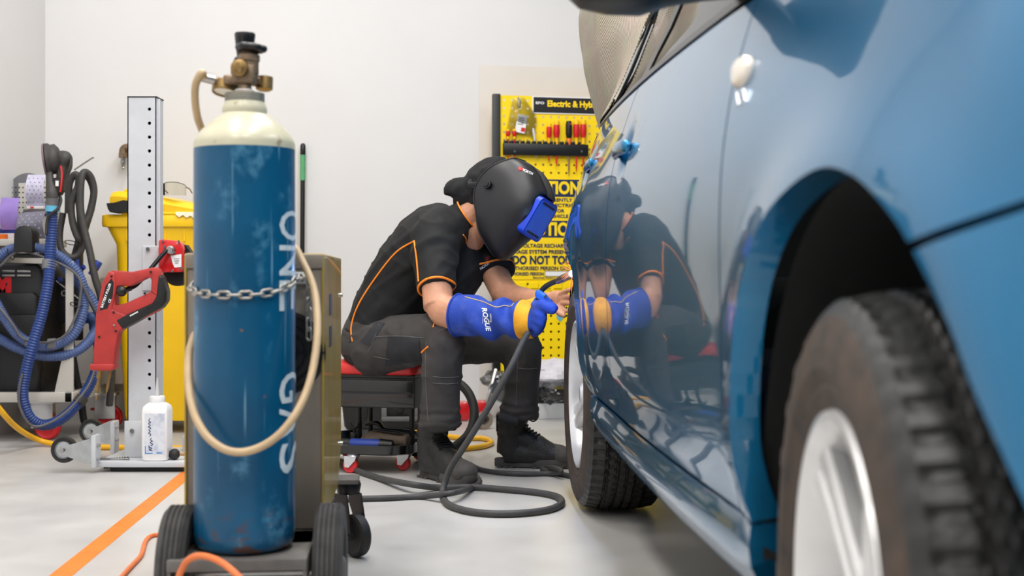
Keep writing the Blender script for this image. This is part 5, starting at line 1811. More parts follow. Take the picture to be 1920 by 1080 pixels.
# header
hx0, hz1 = loc(998, 180)
_, hz0 = loc(998, 213)
hd = put('header_sign', tb(box2((hx0, hz0, .001), (BW - .03, hz1, .005), .001, 1)), 'print_white', bd, smooth=0)
put('header_face', tb(box2((hx0 + .006, hz0 + .006, .0045), (BW - .036, hz1 - .006, .0056))), 'print_black', hd, smooth=0)
def btext(s, px, py, h_px, width_px, m, parent, bold=.0012, z=.0064, align='LEFT', name='lettering'):
    """A line of print: left edge at px, centred on row py, cap height h_px, total width width_px."""
    g = text(s, .1, .0042 if h_px > 10 else .0032, align='LEFT')
    xs_ = [v.x for v in g[0]]
    ys_ = [v.y for v in g[0]]
    ax, ay = loc(px, py)
    bx_, _ = loc(px + width_px, py)
    H = h_px * .00288
    kx, ky = (bx_ - ax) / (max(xs_) - min(xs_)), H / (.1 * .72)
    ymid = .1 * .0
    capc = (max(ys_) + min(ys_)) / 2
    return put(name, tb(([V((ax + (v.x - min(xs_)) * kx, ay + (v.y - capc) * ky, z)) for v in g[0]], g[1])), m, parent, smooth=0)
btext('Electric & Hybrid Vehicle', 1026, 196, 11.5, 146, 'print_yellow', hd)
btext('EFO', 1004, 193, 4.5, 16, 'print_white', hd, bold=.0004)
# caution sign
sx0, sz1 = loc(940, 334)
sx1, sz0 = loc(1116, 524)
sg_ = put('caution_sign', tb(box2((sx0, sz0, .001), (sx1, sz1, .004), .001, 1)), 'print_yellow', bd, smooth=0)
def band(y0, y1):
    a, b = loc(940, y0)[1], loc(940, y1)[1]
    put('navy_band', tb(box2((sx0, b, .0038), (sx1, a, .0047))), 'print_navy', sg_, smooth=0)
band(335, 368)
band(413, 445)
lines = [('CAUTION', 971, 351, 23, 116, 'print_yellow', .0016), ('THIS AREA IS CURRENTLY', 955, 373.8, 6.3, 118, 'print_navy', .0006), ('USED FOR AN ELECTRIC', 957, 384, 6.3, 119, 'print_navy', .0006),
         ('VEHICLE ELECTRIC OR', 960, 394.5, 6.3, 98, 'print_navy', .0006), ('HYBRID ELECTRIC VEHICLE', 951, 404.5, 6.3, 114, 'print_navy', .0006),
         ('CAUTION', 969, 429, 24, 116, 'print_yellow', .0016), ('HIGH VOLTAGE RECHARGEABLE', 949, 460.5, 7, 158 - 18, 'print_navy', .0006), ('STORAGE SYSTEM PRESENT', 945, 472, 7, 122, 'print_navy', .0006),
         ('DO NOT TOUCH', 961, 487.5, 15.5, 134, 'print_navy', .0012), ('AUTHORISED PERSON ONLY TO', 952, 503, 6.8, 138, 'print_navy', .0006), ('AUTHORISED PERSON', 948, 513.5, 6, 71, 'print_navy', .0005), ('Electrical Factory Outlet', 999, 521, 3, 60, 'print_navy', .0003)]
for s, px, py, h, w, m, b in lines:
    btext(s, px, py, h, w, m, sg_, bold=b)
a0, b0 = loc(1022, 517.5), loc(1092, 509)
put('blank_box', tb(box2((a0[0], a0[1], .0042), (b0[0], b0[1], .0052))), 'print_white', sg_, smooth=0)
put('blank_box_rim', tb(box2((a0[0] - .003, a0[1] - .003, .0040), (b0[0] + .003, b0[1] + .003, .0047))), 'print_navy', sg_, smooth=0)
a0, b0 = loc(958, 531), loc(1110, 529)
for k in range(7):
    xx = loc(950 + k * 22, 528)[0]
    put('slot_tab', tb(box2((xx, loc(960, 541)[1], .001), (xx + .045, loc(960, 529)[1], .008), .002, 1)), 'board_yellow', bd)
# tool holder rail
ra, rb_ = loc(942, 291), loc(1101, 268)
put('tool_rail', tb(join(box2((ra[0], ra[1], .004), (rb_[0], rb_[1] - .012, .030), .004), *[box2((ra[0] + .004 + k * .031, rb_[1] - .014, .004), (ra[0] + .026 + k * .031, rb_[1] + .002, .030), .003) for k in range(14)])), 'black_plastic', bd)
for px in (963, 1088):
    q = loc(px, 285)
    put('rail_screw', tb(cyl((q[0], q[1], .029), (q[0], q[1], .033), .006, n=12)), 'steel', bd)

# ---- screwdrivers hanging in the rail
mat('driver_red', (206, 24, 32), 0.4, var=0.06)
mat('driver_yellow', (250, 196, 24), 0.4, var=0.05)
def driver(name, px, y_top, y_sh, y_tip, rr, mh, mt, ms, label, zz_=.020):
    x, z_top = loc(px, y_top)
    z_sh, z_tip = loc(px, y_sh)[1], loc(px, y_tip)[1]
    P = lambda x_, y_, z_: TB @ V((x_, y_, z_))
    o = thing(name, label, 'screwdriver', P(x, z_tip, zz_), 'screwdrivers in the tool board rail')
    up = V((0, 0, 1))
    H = z_top - z_sh
    base_ = P(x, z_sh, zz_)
    if mt:
        put('end_cap', lathe([(rr * .82, H * .80), (rr * .9, H * .9), (rr * .8, H * .985), (rr * .5, H), (0, H)], 18, base_), mt, o)
        put('collar', lathe([(rr * .35, 0), (rr * .62, .002), (rr * .62, H * .26), (rr * .7, H * .28)], 16, base_), mt, o)
    put('handle', lathe([(rr * .6, H * .24), (rr * .66, H * .30), (rr * .95, H * .46), (rr, H * .6), (rr * .92, H * .75), (rr * .86, H * .82)] if mt else [(0, 0), (rr * .5, .002), (rr * .75, H * .1), (rr, H * .3), (rr, H * .8), (rr * .8, H * .97), (0, H)], 18, base_), mh, o)
    put('shaft', join(cyl(base_ + up * .004, base_ - up * ((z_sh - z_tip) * .85), rr * .27, n=10), cyl(base_ - up * ((z_sh - z_tip) * .85), base_ - up * (z_sh - z_tip), rr * .2, rr * .08, n=8)), ms, o)
    return o
driver('screwdriver', 951, 243, 262, 303, .012, 'driver_red', 'driver_yellow', 'driver_red', 'red insulated screwdriver at the end of the rail by the black frame', .022)
driver('screwdriver', 963, 243, 262, 303, .012, 'driver_red', 'driver_yellow', 'driver_red', 'red insulated screwdriver half behind the hanging bag')
driver('screwdriver', 1028, 232, 270, 305, .0155, 'driver_red', 'driver_yellow', 'driver_red', 'shorter red insulated screwdriver, first of the four red and yellow ones')
driver('screwdriver', 1042, 227, 272, 313, .018, 'driver_red', 'driver_yellow', 'driver_red', 'fat red insulated screwdriver next to the black-handled one')
driver('screwdriver', 1065, 227, 262, 330, .0175, 'black_plastic', None, 'bronze', 'black-handled screwdriver with orange collar and long dark shaft')
driver('screwdriver', 1079, 226, 272, 323, .018, 'driver_red', 'driver_yellow', 'driver_red', 'red insulated screwdriver just beyond the black-handled one')
driver('screwdriver', 1092, 226, 272, 323, .018, 'driver_red', 'driver_yellow', 'driver_red', 'red insulated screwdriver last in the rail beside the car')
dk = [o for o in bpy.data.objects if o.name.startswith('screwdriver') and o.get('label', '').startswith('black-handled')][0]
xk, zk = loc(1065, 268)
put('collar', lathe([(.010, -.012), (.012, 0), (.011, .022), (.008, .026)], 16, TB @ V((xk, zk, .02))), 'orange_plastic', dk)
put('size_mark', tb(torus((loc(1068, 234)[0], loc(1068, 234)[1], .037), (0, 0, 1), .0042, .0012, 16, 6)), 'orange_plastic', dk)
a, b = loc(998, 241), loc(1006, 298)
tp = TB @ V((a[0], a[1], .024))
bp_ = TB @ V((b[0], b[1], .020))
ts = thing('voltage_tester', 'slim clear voltage tester screwdriver in the rail', 'screwdriver', bp_)
put('handle', tube([tp, tp.lerp(bp_, .1), tp.lerp(bp_, .45)], [.004, .008, .006], 12), 'nozzle_clear', ts)
put('shaft', cyl(tp.lerp(bp_, .44), bp_, .0032, n=8), 'steel', ts)
# clear bag with a small printed box
clear_mat('bag_film', (.93, .93, .92), .12)
bx0, bzt = loc(961, 182)
rows = []
for i in range(11):
    t = i / 10
    xa, za = loc(963 - 12 * t ** 1.2 - 3, 184 + 60 * t)
    xb, zb_ = loc(983 + 22 * min(1, t * 2.2) - 10 * max(0, t - .6), 184 + 62 * t + 12 * t)
    rows.append([V((xa + (xb - xa) * s, za + (zb_ - za) * s, .012 + .022 * math.sin(PI * s) * math.sin(PI * min(1, .15 + t * .85)) + .006 * noise.noise(V((s * 5, t * 5, 3))))) for s in [k / 10 for k in range(11)]])
bag = thing('clear_bag', 'clear plastic bag with a small white box hung on the tool board', 'bag', TB @ V((bx0, loc(960, 258)[1], .01)))
put('film', tb(sheet(rows)), 'bag_film', bag, smooth=60)
put('film_back', tb(sheet([[V((p.x, p.y, .006)) for p in r] for r in rows])), 'bag_film', bag, smooth=60)
qx, qz = loc(976, 233)
put('small_box', tb(xf(box((0, 0, 0), (.055, .10, .015), .002, 1), Matrix.Translation((qx, qz, .018)) @ Matrix.Rotation(-.18, 4, 'Z'))), 'print_white', bag)
put('box_print', tb(xf(join(box((.014, -.03, 0), (.022, .022, .0006)), ), Matrix.Translation((qx, qz, .0262)) @ Matrix.Rotation(-.18, 4, 'Z'))), 'print_red', bag, smooth=0)
put('box_print', tb(xf(join(*[box((-.006, .03 - k * .011, 0), (.03, .004, .0006)) for k in range(4)]), Matrix.Translation((qx, qz, .0262)) @ Matrix.Rotation(-.18, 4, 'Z'))), 'cable_grey', bag, smooth=0)
hx_, hz_ = loc(971, 196)
put('hang_hook', tb(tube(spline([V((hx_, hz_ + .03, 0)), V((hx_ + .002, hz_ + .036, .02)), V((hx_ + .01, hz_ + .01, .024)), V((hx_ + .004, hz_ - .02, .024)), V((hx_ - .008, hz_, .024)), V((hx_, hz_ + .02, .022))], 6), .0035, 8)), 'steel', bag)
# small blue safety tag on the lower board
tg = loc(1050, 594)
sgn = [(.0, .024), (.020, .018), (.018, -.006), (0, -.026), (-.018, -.006), (-.020, .018)]
put('safety_tag', tb(xf(prism(sgn, .002), Matrix.Translation((tg[0], tg[1], .002)))), 'clip_cyan', bd)

# ------------------------------------------------------------------ low trolley under the board, with bags of film
tro = thing('low_trolley', 'low white trolley with a black shelf under the yellow tool board', 'trolley', TB @ V((.1, 0, .15)))
u0, _ = loc(920, 750)
zt = loc(960, 749)[1]
put('plinth', tb(box2((u0 - .0, .0, -.10), (BW, zt, .26), .004)), 'white_enamel', tro)
put('shelf_tray', tb(box2((u0 + .03, zt, -.08), (BW, loc(960, 724)[1], .24), .006)), 'black_plastic', tro)
q0, q1 = W(930, 692, 6.55), W(913, 757, 6.5)
put('side_handle', join(xf(box((0, 0, 0), (.016, .02, (q0 - q1).length), .003), frame((q0 + q1) / 2, (1, 0, .3), z=(q0 - q1))), cyl(W(925, 728, 6.55), W(929, 728, 6.52), .03, n=20)), 'steel', tro)
clear_mat('film_wrap', (.72, .74, .76), .14)
mat('rag_white', (206, 204, 212), 0.7, var=0.12, scale=16)
def crumple(name, cx, cy_, d, rx, rz, m, label, seed):
    c = W(cx, cy_, d)
    g = ball((0, 0, 0), 1.0, 44, 24)
    out = []
    for v in g[0]:
        n1 = noise.noise(v * 1.7 + V((seed, 0, 0))) + .6 * abs(noise.noise(v * 4.2 + V((0, seed, 0)))) - .3 * abs(noise.noise(v * 9 + V((0, 0, seed))))
        k = 1 + .34 * n1
        p = V((v.x * rx * k, v.y * .13 * k, v.z * rz * k))
        out.append(c + p)
    zmin = min(p.z for p in out)
    return solo(name, (out, g[1]), m, label, 'plastic bag', smooth=25)
ztop = loc(960, 724)[1]
def rest(o, z):
    o.location.z = z
rest(crumple('crumpled_film', 935, 712, 6.72, .085, .045, 'film_wrap', 'crumpled clear film on the end of the low trolley', 2.1), ztop)
rest(crumple('cloth_bundle', 1030, 706, 6.78, .20, .07, 'rag_white', 'bundle of white rags on the low trolley', 5.3), ztop)
rest(crumple('crumpled_film', 1048, 722, 6.66, .10, .055, 'film_wrap', 'crumpled clear film hanging over the low trolley front', 8.8), ztop - .075)
# red fuel can and pipe end by the wall
rc = W(884, 790, 6.62)
rc.z = 0
can = thing('red_can', 'small red metal can on the floor by the wall', 'can', rc)
for k, (dx, dy) in enumerate(((-.05, 0), (.045, .05))):
    rings = [ell_ring(rc + V((dx, dy + y, .052)), (1, 0, 0), (0, 0, 1), a, a * 1.02, 28, 3.4) for y, a in ((-.04, .038), (-.034, .048), (.03, .048), (.04, .042))]
    put('can_body', loft(rings), 'red_enamel', can)
put('can_seam', torus(rc + V((-.05, -.036, .052)), (0, 1, 0), .040, .003, 28, 6), 'cart_steel', can)
pc = W(907, 792, 6.3)
pc.z = .045
solo('pipe_end', join(lathe([(.030, 0), (.042, 0), (.044, .004), (.044, .012), (.032, .016), (.030, .09), (.024, .09), (.024, 0), (.030, 0)], 28, pc + V((.01, -.06, 0)), V((-.5, .85, 0)))), 'panel_beige', 'short flanged pipe end lying beside the red can', 'pipe')
# thick black hose arch behind the near leg
ar = [W(835, 716, 5.45), W(858, 718, 5.4), W(877, 735, 5.35), W(888, 762, 5.3), W(888, 790, 5.25), W(878, 815, 5.2), W(858, 834, 5.15)]
ar2 = [FL(820, 850, .022), FL(780, 862, .022)]
solo('black_hose', tube(spline([W(780, 740, 5.5), W(810, 724, 5.48)] + ar + [W(836, 848, 5.10), W(805, 852, 5.08), W(775, 846, 5.10)], 8), .0195, 16), 'black_rubber', 'thick black hose arching behind the near leg', 'hose')

# ------------------------------------------------------------------ black case, tall black case, stool
cs = thing('hard_case', 'black plastic hard case with grey handle on the floor behind the stool', 'case', W(720, 790, 6.2) * 1.0)
cd = 6.18
cx0, cx1 = W(640, 0, cd).x, W(838, 0, cd).x
cz0, cz1 = 0.0, CH - (752 - HY) / F * cd
zmid = CH - (764 - HY) / F * cd
put('lower_shell', loft([rect_ring((cx0 + cx1) / 2, cd + .17, (cx1 - cx0) / 2 - .02, .15, cz0 + .003, .03), rect_ring((cx0 + cx1) / 2, cd + .17, (cx1 - cx0) / 2 - .01, .165, cz0 + .02, .03), rect_ring((cx0 + cx1) / 2, cd + .17, (cx1 - cx0) / 2, .17, zmid, .03)]), 'vac_black', cs, smooth=50)
put('lid', loft([rect_ring((cx0 + cx1) / 2, cd + .17, (cx1 - cx0) / 2 + .004, .174, zmid + .002, .03), rect_ring((cx0 + cx1) / 2, cd + .17, (cx1 - cx0) / 2, .17, cz1 - .01, .03), rect_ring((cx0 + cx1) / 2, cd + .17, (cx1 - cx0) / 2 - .02, .15, cz1, .03)]), 'vac_black', cs, smooth=50)
ch0, ch1 = W(716, 764, cd), W(784, 790, cd)
mat('handle_grey', (92, 92, 94), 0.5, var=0.1)
zb_ = CH - (791 - HY) / F * cd
put('carry_handle', join(box2((ch0.x, cd - .026, ch0.z - .058), (ch0.x + .026, cd - .004, ch0.z + .0), .004), box2((ch1.x - .026, cd - .026, ch0.z - .058), (ch1.x, cd - .004, ch0.z + .0), .004), box2((ch0.x, cd - .030, ch0.z - .064), (ch1.x, cd - .006, ch0.z - .042), .005)), 'handle_grey', cs)
put('latch', join(cyl((W(750, 0, cd).x, cd + .002, ch0.z - .008), (W(750, 0, cd).x, cd - .016, ch0.z - .008), .017, n=24, bev=.003)), 'black_plastic', cs)
put('latch', box2((W(672, 0, cd).x, cd - .012, ch0.z - .05), (W(690, 0, cd).x, cd + .002, ch0.z + .012), .003), 'black_plastic', cs)
tc_ = W(690, 600, 6.0)
tx0, tx1 = W(642, 0, 6.0).x, W(760, 0, 6.0).x
tz1 = CH - (597 - HY) / F * 6.0
tcs = thing('tool_case', 'tall black tool case with an orange latch standing behind the stool', 'case', V(((tx0 + tx1) / 2, 6.08, cz1)))
g = prism([(tx0, cz1 + .001), (tx1, cz1 + .001), (tx1, tz1 - .03), (tx1 - .03, tz1), (tx0 + .035, tz1), (tx0 + .01, tz1 - .012), (tx0, tz1 - .04)], .13, .012, 3)
put('shell', ([V((v.x, 6.06 + v.z + .12, v.y)) for v in g[0]], g[1]), 'vac_black', tcs)
put('inner_panel', box2((tx0 + .025, 6.168, cz1 + .03), (tx1 - .03, 6.185, tz1 - .05), .006), 'black_plastic', tcs)
q = W(660, 650, 6.16)
lt = put('orange_latch', box((q.x, 6.165, q.z), (.042, .02, .062), .005), 'orange_plastic', tcs)
put('latch_slot', box((q.x - .002, 6.152, q.z + .002), (.010, .006, .026), .002), 'print_black', lt)
q = W(664, 668, 6.16)
put('red_button', box((q.x, 6.165, q.z), (.016, .016, .010), .003), 'red_enamel', tcs)

# ---- mechanic's stool
stl = thing('mechanic_stool', 'rolling mechanic stool with red seat, black drawers and a base tray on red casters', 'stool', V((-.49, 5.06, 0)))
sA = math.radians(-14)
sc_ = V((-.50, 5.06, 0))
MS = rotz(sA, sc_)
def ms(g): return xf(g, MS)
zs0, zs1 = .372, .425
mat('seat_red', (216, 46, 44), 0.42, var=0.08, scale=9, bump=0.04, bscale=20)
rings = []
for z, e, r in ((zs0, -.012, .03), (zs0 + .008, 0, .035), (zs1 - .018, 0, .04), (zs1 - .004, -.012, .045), (zs1, -.035, .05)):
    rings.append([V((p.x, p.y, p.z - .012 * math.exp(-((p.x - .0) / .12) ** 2 - (p.y / .1) ** 2) * (1 if z > zs1 - .02 else 0))) for p in rect_ring(0, 0, .185 + e, .18 + e, z, r)])
put('seat', ms(loft(rings)), 'seat_red', stl, smooth=60)
zd0 = .245
put('drawer_box', ms(join(box2((-.165, -.165, zs0 - .012), (.175, .165, zs0 + .001), .003), box2((-.165, -.160, zd0), (.175, .160, zs0 - .012), .003))), 'black_plastic', stl)
mat('drawer_black', (9, 10, 13), 0.2, var=0.1, coat=.5)
dr = put('drawer_front', ms(box2((-.160, -.168, zd0 + .004), (.172, -.159, zs0 - .02), .003)), 'drawer_black', stl)
put('finger_slot', ms(box2((-.13, -.1695, zd0 + .055), (.16, -.167, zd0 + .063))), 'print_black', dr)
tr_ = put('side_tray', ms(join(box2((-.262, -.15, zd0 + .01), (-.165, .10, zd0 + .018), .002), box2((-.268, -.155, zd0 + .01), (-.260, .10, zd0 + .06), .003), box2((-.262, -.158, zd0 + .01), (-.165, -.150, zd0 + .06), .003))), 'drawer_black', stl)
for sx in (-1, 1):
    for sy in (0, 1):
        put('post', ms(cyl((sx * .11, sy * .13, .075), (sx * .11, sy * .13, zd0 + .01), .011, n=14)), 'black_plastic', stl)
zt0, zt1 = .072, .092
def tray_rim():
    ou, inn = .27, .262
    return loft([rect_ring(-.05, 0, .212, .225, zt0, .10, 8), rect_ring(-.05, 0, .222, .235, zt0 + .005, .10, 8), rect_ring(-.05, 0, .224, .237, zt1 + .018, .10, 8), rect_ring(-.05, 0, .216, .229, zt1 + .018, .10, 8), rect_ring(-.05, 0, .210, .223, zt0 + .008, .10, 8), rect_ring(-.05, 0, .03, .03, zt0 + .008, .02, 8)])
put('base_tray', ms(tray_rim()), 'drawer_black', stl, smooth=45)
for cx_, cy_ in ((-.055, -.205), (.12, -.10), (-.20, .15), (.10, .17)):
    fk = put('caster_fork', ms(join(lathe([(0, .072), (.022, .072), (.025, .064), (.012, .06), (0, .06)], 20, (cx_, cy_, 0)), xf(prism([(-.024, .066), (.026, .068), (.02, .05), (-.006, .022), (-.022, .024)], .003), frame((cx_ - .008, cy_ - .016, 0), (1, 0, 0), y=(0, 0, 1))), xf(prism([(-.024, .066), (.026, .068), (.02, .05), (-.006, .022), (-.022, .024)], .003), frame((cx_ - .008, cy_ + .019, 0), (1, 0, 0), y=(0, 0, 1))))), 'cast_zinc', stl)
    put('caster_wheel', ms(lathe([(0, .010), (.012, .011), (.02, .009), (.026, .011), (.0295, .007), (.030, 0), (.0295, -.007), (.026, -.011), (.02, -.009), (.012, -.011), (0, -.010)], 30, (cx_ - .012, cy_, .030), (0, 1, 0))), 'red_caster', fk)
# tools on the tray
zt = zt1 - .012
gr_ = thing('air_tool', 'black and blue air tool lying on the stool base tray', 'power tool', MS @ V((-.1, -.12, zt)))
A0, A1 = V((-.25, -.15, zt + .022)), V((.05, -.14, zt + .022))
put('barrel', ms(cyl(A0, A0.lerp(A1, .55), .020, n=18, bev=.004)), 'black_rubber', gr_)
put('blue_grip', ms(cyl(A0.lerp(A1, .53), A0.lerp(A1, .95), .021, n=18, bev=.004)), 'blue_box', gr_)
put('tail', ms(cyl(A0.lerp(A1, .93), A1 + V((.03, 0, 0)), .024, .018, n=18)), 'black_plastic', gr_)
an = thing('angle_grinder', 'dusty brown angle grinder lying on the stool base tray', 'power tool', MS @ V((.12, -.08, zt)))
mat('dusty_brown', (96, 82, 68), 0.7, var=0.2, scale=30)
put('body', ms(fuse([tube([V((-.05, -.05, zt + .03)), V((.04, -.06, zt + .034)), V((.12, -.07, zt + .03))], [.034, .03, .026], 16), ball(V((-.04, -.05, zt + .028)), (.045, .045, .026))], .006, 3)), 'dusty_brown', an, smooth=80)
put('lever', ms(tube(spline([V((-.02, -.07, zt + .07)), V((.04, -.08, zt + .066)), V((.10, -.085, zt + .060))], 4), [.006, .01, .008], 10, flat=(.6, 1.4))), 'black_plastic', an)
cl = thing('spring_clamp', 'small black wing-nut clamp standing on the stool base tray', 'clamp', MS @ V((-.12, -.03, zt)))
q = V((-.12, -.03, zt))
put('clamp_body', ms(join(cyl(q, q + V((0, 0, .05)), .016, n=14, bev=.003), cyl(q + V((0, 0, .05)), q + V((0, 0, .07)), .006, n=8))), 'black_plastic', cl)
put('wing_nut', ms(join(tube([q + V((0, 0, .066)), q + V((.014, 0, .078)), q + V((.016, 0, .09))], [.006, .005, .003], 8), tube([q + V((0, 0, .066)), q + V((-.014, 0, .078)), q + V((-.016, 0, .09))], [.006, .005, .003], 8))), 'black_plastic', cl)
bk_ = thing('pry_bar', 'black bent lever bar lying across the stool base tray', 'tool', MS @ V((.05, .02, zt)))
put('bar', ms(tube(spline([V((-.09, .02, zt + .078)), V((-.04, .02, zt + .085)), V((-.01, .015, zt + .062)), V((.06, .01, zt + .060)), V((.13, .0, zt + .055))], 5), [.006, .013, .010, .009, .007], 10, flat=(.8, 1.3))), 'black_plastic', bk_)
# ------------------------------------------------------------------ the welder on the stool
mat('skin', (196, 142, 112), 0.5, var=0.10, scale=26, bump=0.06, bscale=140, spec=0.4)
mat('shirt_black', (9, 9, 11), 0.8, var=0.2, scale=60, bump=0.15, bscale=500)
mat('piping_orange', (255, 138, 20), 0.6, var=0.05)
mat('trouser_grey', (56, 53, 52), 0.85, var=0.22, scale=14, bump=0.2, bscale=420)
mat('trouser_dark', (34, 35, 40), 0.85, var=0.22, scale=20, bump=0.2, bscale=420)
mat('thread', (104, 102, 104), 0.8, var=0.1)
mat('hood_black', (18, 18, 20), 0.9, var=0.2, scale=30, bump=0.2, bscale=300)
mat('helmet_black', (24, 24, 28), 0.42, var=0.08, scale=30, bump=0.02, bscale=300)
mat('visor_arc_blue', (44, 116, 255), 0.4, var=0.1, scale=18, coat=0.3)  # blue lens, with the glow of the arc put into its colour
mat('visor_rim', (22, 66, 200), 0.4, var=0.1)  # blue arc glow on the rim, put into its colour
mat('glove_blue', (20, 60, 158), 0.75, var=0.16, scale=20, bump=0.2, bscale=160, col2=(62, 84, 168), mixlo=.5, mixhi=.8)
mat('glove_yellow', (226, 156, 22), 0.75, var=0.18, scale=18, bump=0.15, bscale=160)
mat('boot_black', (36, 35, 34), 0.5, var=0.3, scale=24, bump=0.25, bscale=180)
mat('sole_black', (72, 69, 66), 0.75, var=0.25, scale=20, bump=0.1)
mat('lace', (26, 26, 26), 0.8, var=0.2)

Lx = V((.5, .866, 0))                      # from his right side to his left
prs = thing('person', 'seated person in black polo, welding helmet and blue gauntlet, bent towards the wheel arch', 'person', V((-.49, 5.02, 0)))

def body_rings(tab, sq=2.2, n=32):
    cs = [W(*t[0]) for t in tab]
    out = []
    for i, (c, a, b) in enumerate(tab):
        t = (cs[min(i + 1, len(cs) - 1)] - cs[max(i - 1, 0)]).normalized()
        D = t.cross(Lx).normalized()
        ax = D.cross(t).normalized()
        out.append(ell_ring(cs[i], ax, D, a, b, n, sq))
    return loft(out)
torso = body_rings([((708, 690, 5.02), .12, .09), ((712, 668, 5.01), .165, .125), ((716, 640, 5.0), .175, .135), ((730, 590, 4.98), .168, .136), ((757, 545, 4.96), .172, .14), ((787, 500, 4.94), .19, .14),
                    ((817, 460, 4.92), .198, .132), ((840, 430, 4.91), .175, .112), ((856, 410, 4.90), .105, .085), ((862, 400, 4.9), .07, .06)])
def limb(pts, rs, n=18, k=5, flat=None):
    return tube(spline(pts, k), rs, n, flat=flat)
# --- bare body: head, neck, arms and the bare left hand, one skin
headc = W(926, 372, 4.87)
hU = V((.48, 0, .88)).normalized()
b_ = math.radians(33)
hF = V((.88 * math.cos(b_), -math.sin(b_), -.48 * math.cos(b_))).normalized()
hF = (hF - hU * hF.dot(hU)).normalized()
hS = hU.cross(hF).normalized()             # towards his left
HM = Matrix.Identity(4)
for i in range(3):
    HM[i][0], HM[i][1], HM[i][2], HM[i][3] = hF[i], hS[i], hU[i], headc[i]
sk = xf(ball((0, 0, .02), (.098, .078, .108), 24, 16), HM)
jaw = xf(ball((.045, 0, -.062), (.055, .056, .058), 18, 12), HM)
nose = xf(tube([V((.088, 0, .02)), V((.11, 0, -.025)), V((.098, 0, -.034))], [.009, .014, .010], 10), HM)
ears = [xf(ball((-.005, s * .080, -.005), (.020, .010, .032), 12, 8), HM) for s in (-1, 1)]
brow = xf(tube([V((.085, -.04, .035)), V((.096, 0, .038)), V((.085, .04, .035))], .010, 10), HM)
lips = xf(tube([V((.088, -.022, -.064)), V((.099, 0, -.066)), V((.088, .022, -.064))], [.004, .008, .004], 8), HM)
neck = limb([W(852, 432, 4.90), W(872, 412, 4.89), W(893, 398, 4.88), W(912, 384, 4.87)], [.068, .060, .058, .06])
throat = limb([W(882, 452, 4.90), W(898, 432, 4.87), W(912, 416, 4.86)], [.05, .046, .04])
rsh, rel, rwr = W(818, 448, 4.76), W(822, 578, 4.60), W(975, 599, 4.44)
rarm = limb([rsh, W(817, 500, 4.69), rel], [.062, .058, .054])
rfore = limb([W(818, 560, 4.62), W(836, 585, 4.585), W(880, 592, 4.53), W(925, 596, 4.48), rwr], [.052, .061, .054, .046, .034], flat=(1.0, .9))
lsh, lel, lwr = W(902, 455, 5.06), W(946, 552, 4.87), W(1030, 566, 4.62)
larm = limb([lsh, W(922, 500, 4.97), lel], [.060, .056, .050])
lfore = limb([W(938, 535, 4.90), W(955, 555, 4.855), W(985, 562, 4.76), lwr], [.050, .052, .045, .032])
palm = [tube([lwr + V((-.01, 0, 0)), W(1040, 564, 4.60), W(1051, 563, 4.57)], [.030, .036, .034], 16, flat=(1.05, .6))]
fing = []
for (a, b, c, r) in (((1050, 551, 4.57), (1066, 544, 4.53), (1088, 540, 4.49), .0084), ((1053, 559, 4.565), (1070, 556, 4.52), (1092, 554, 4.475), .0086),
                     ((1053, 568, 4.56), (1069, 569, 4.52), (1088, 568, 4.48), .0084), ((1050, 576, 4.56), (1063, 583, 4.53), (1079, 586, 4.495), .0076)):
    fing.append(tube(spline([W(*a), W(*b), W(*c)], 5), [r * 1.12, r * 1.05, r, r * .9, r * .65], 12))
fing.append(tube(spline([W(1042, 578, 4.57), W(1050, 588, 4.54), W(1060, 594, 4.52)], 5), [.014, .012, .010, .007], 12))
chest = xf(torso, Matrix.Translation((0, 0, 0)))
core = body_rings([((717, 640, 5.0), .15, .11), ((757, 545, 4.96), .15, .115), ((817, 460, 4.92), .17, .105), ((842, 430, 4.91), .15, .09), ((858, 408, 4.90), .07, .06)])
body = fuse([sk, jaw, nose, brow, lips, neck, throat, rarm, rfore, larm, lfore, core] + ears + palm + fing, .0043, 3)
bo_ = put('body', body, 'skin', prs, smooth=180, label='bare forearms, neck and open left hand')

# --- polo shirt
drape = limb([W(862, 448, 4.95), W(868, 495, 4.94), W(856, 540, 4.93), W(815, 582, 4.95)], [.088, .084, .075, .06])
rsl = limb([W(838, 428, 4.84), W(818, 446, 4.76), W(814, 490, 4.705), W(817, 541, 4.645)], [.09, .092, .083, .069], 22)
lsl = limb([W(868, 430, 4.98), W(900, 452, 5.06), W(922, 486, 4.98), W(932, 511, 4.93)], [.08, .082, .074, .064], 20)
shirt = fuse([torso, drape, rsl, lsl], .0085, 8)
def folds(p, n):
    q = V((p.x * 5 + p.z * 3, p.y * 4, p.z * 9 - p.x * 7))
    w = noise.noise(q) * .55 + noise.noise(q * 2.1 + V((3, 1, 7))) * .35
    r_ = 1 - abs(noise.noise(V((p.x * 7 - p.z * 8, p.y * 5, p.z * 4)))) * 2
    r2 = 1 - abs(noise.noise(V((p.x * 10 + p.z * 10, p.y * 8, p.z * 7 + 4)))) * 2.4
    return .010 * w + .016 * max(0, r_ - .55) + .009 * max(0, r2 - .6)
shirt = displace(shirt, folds)
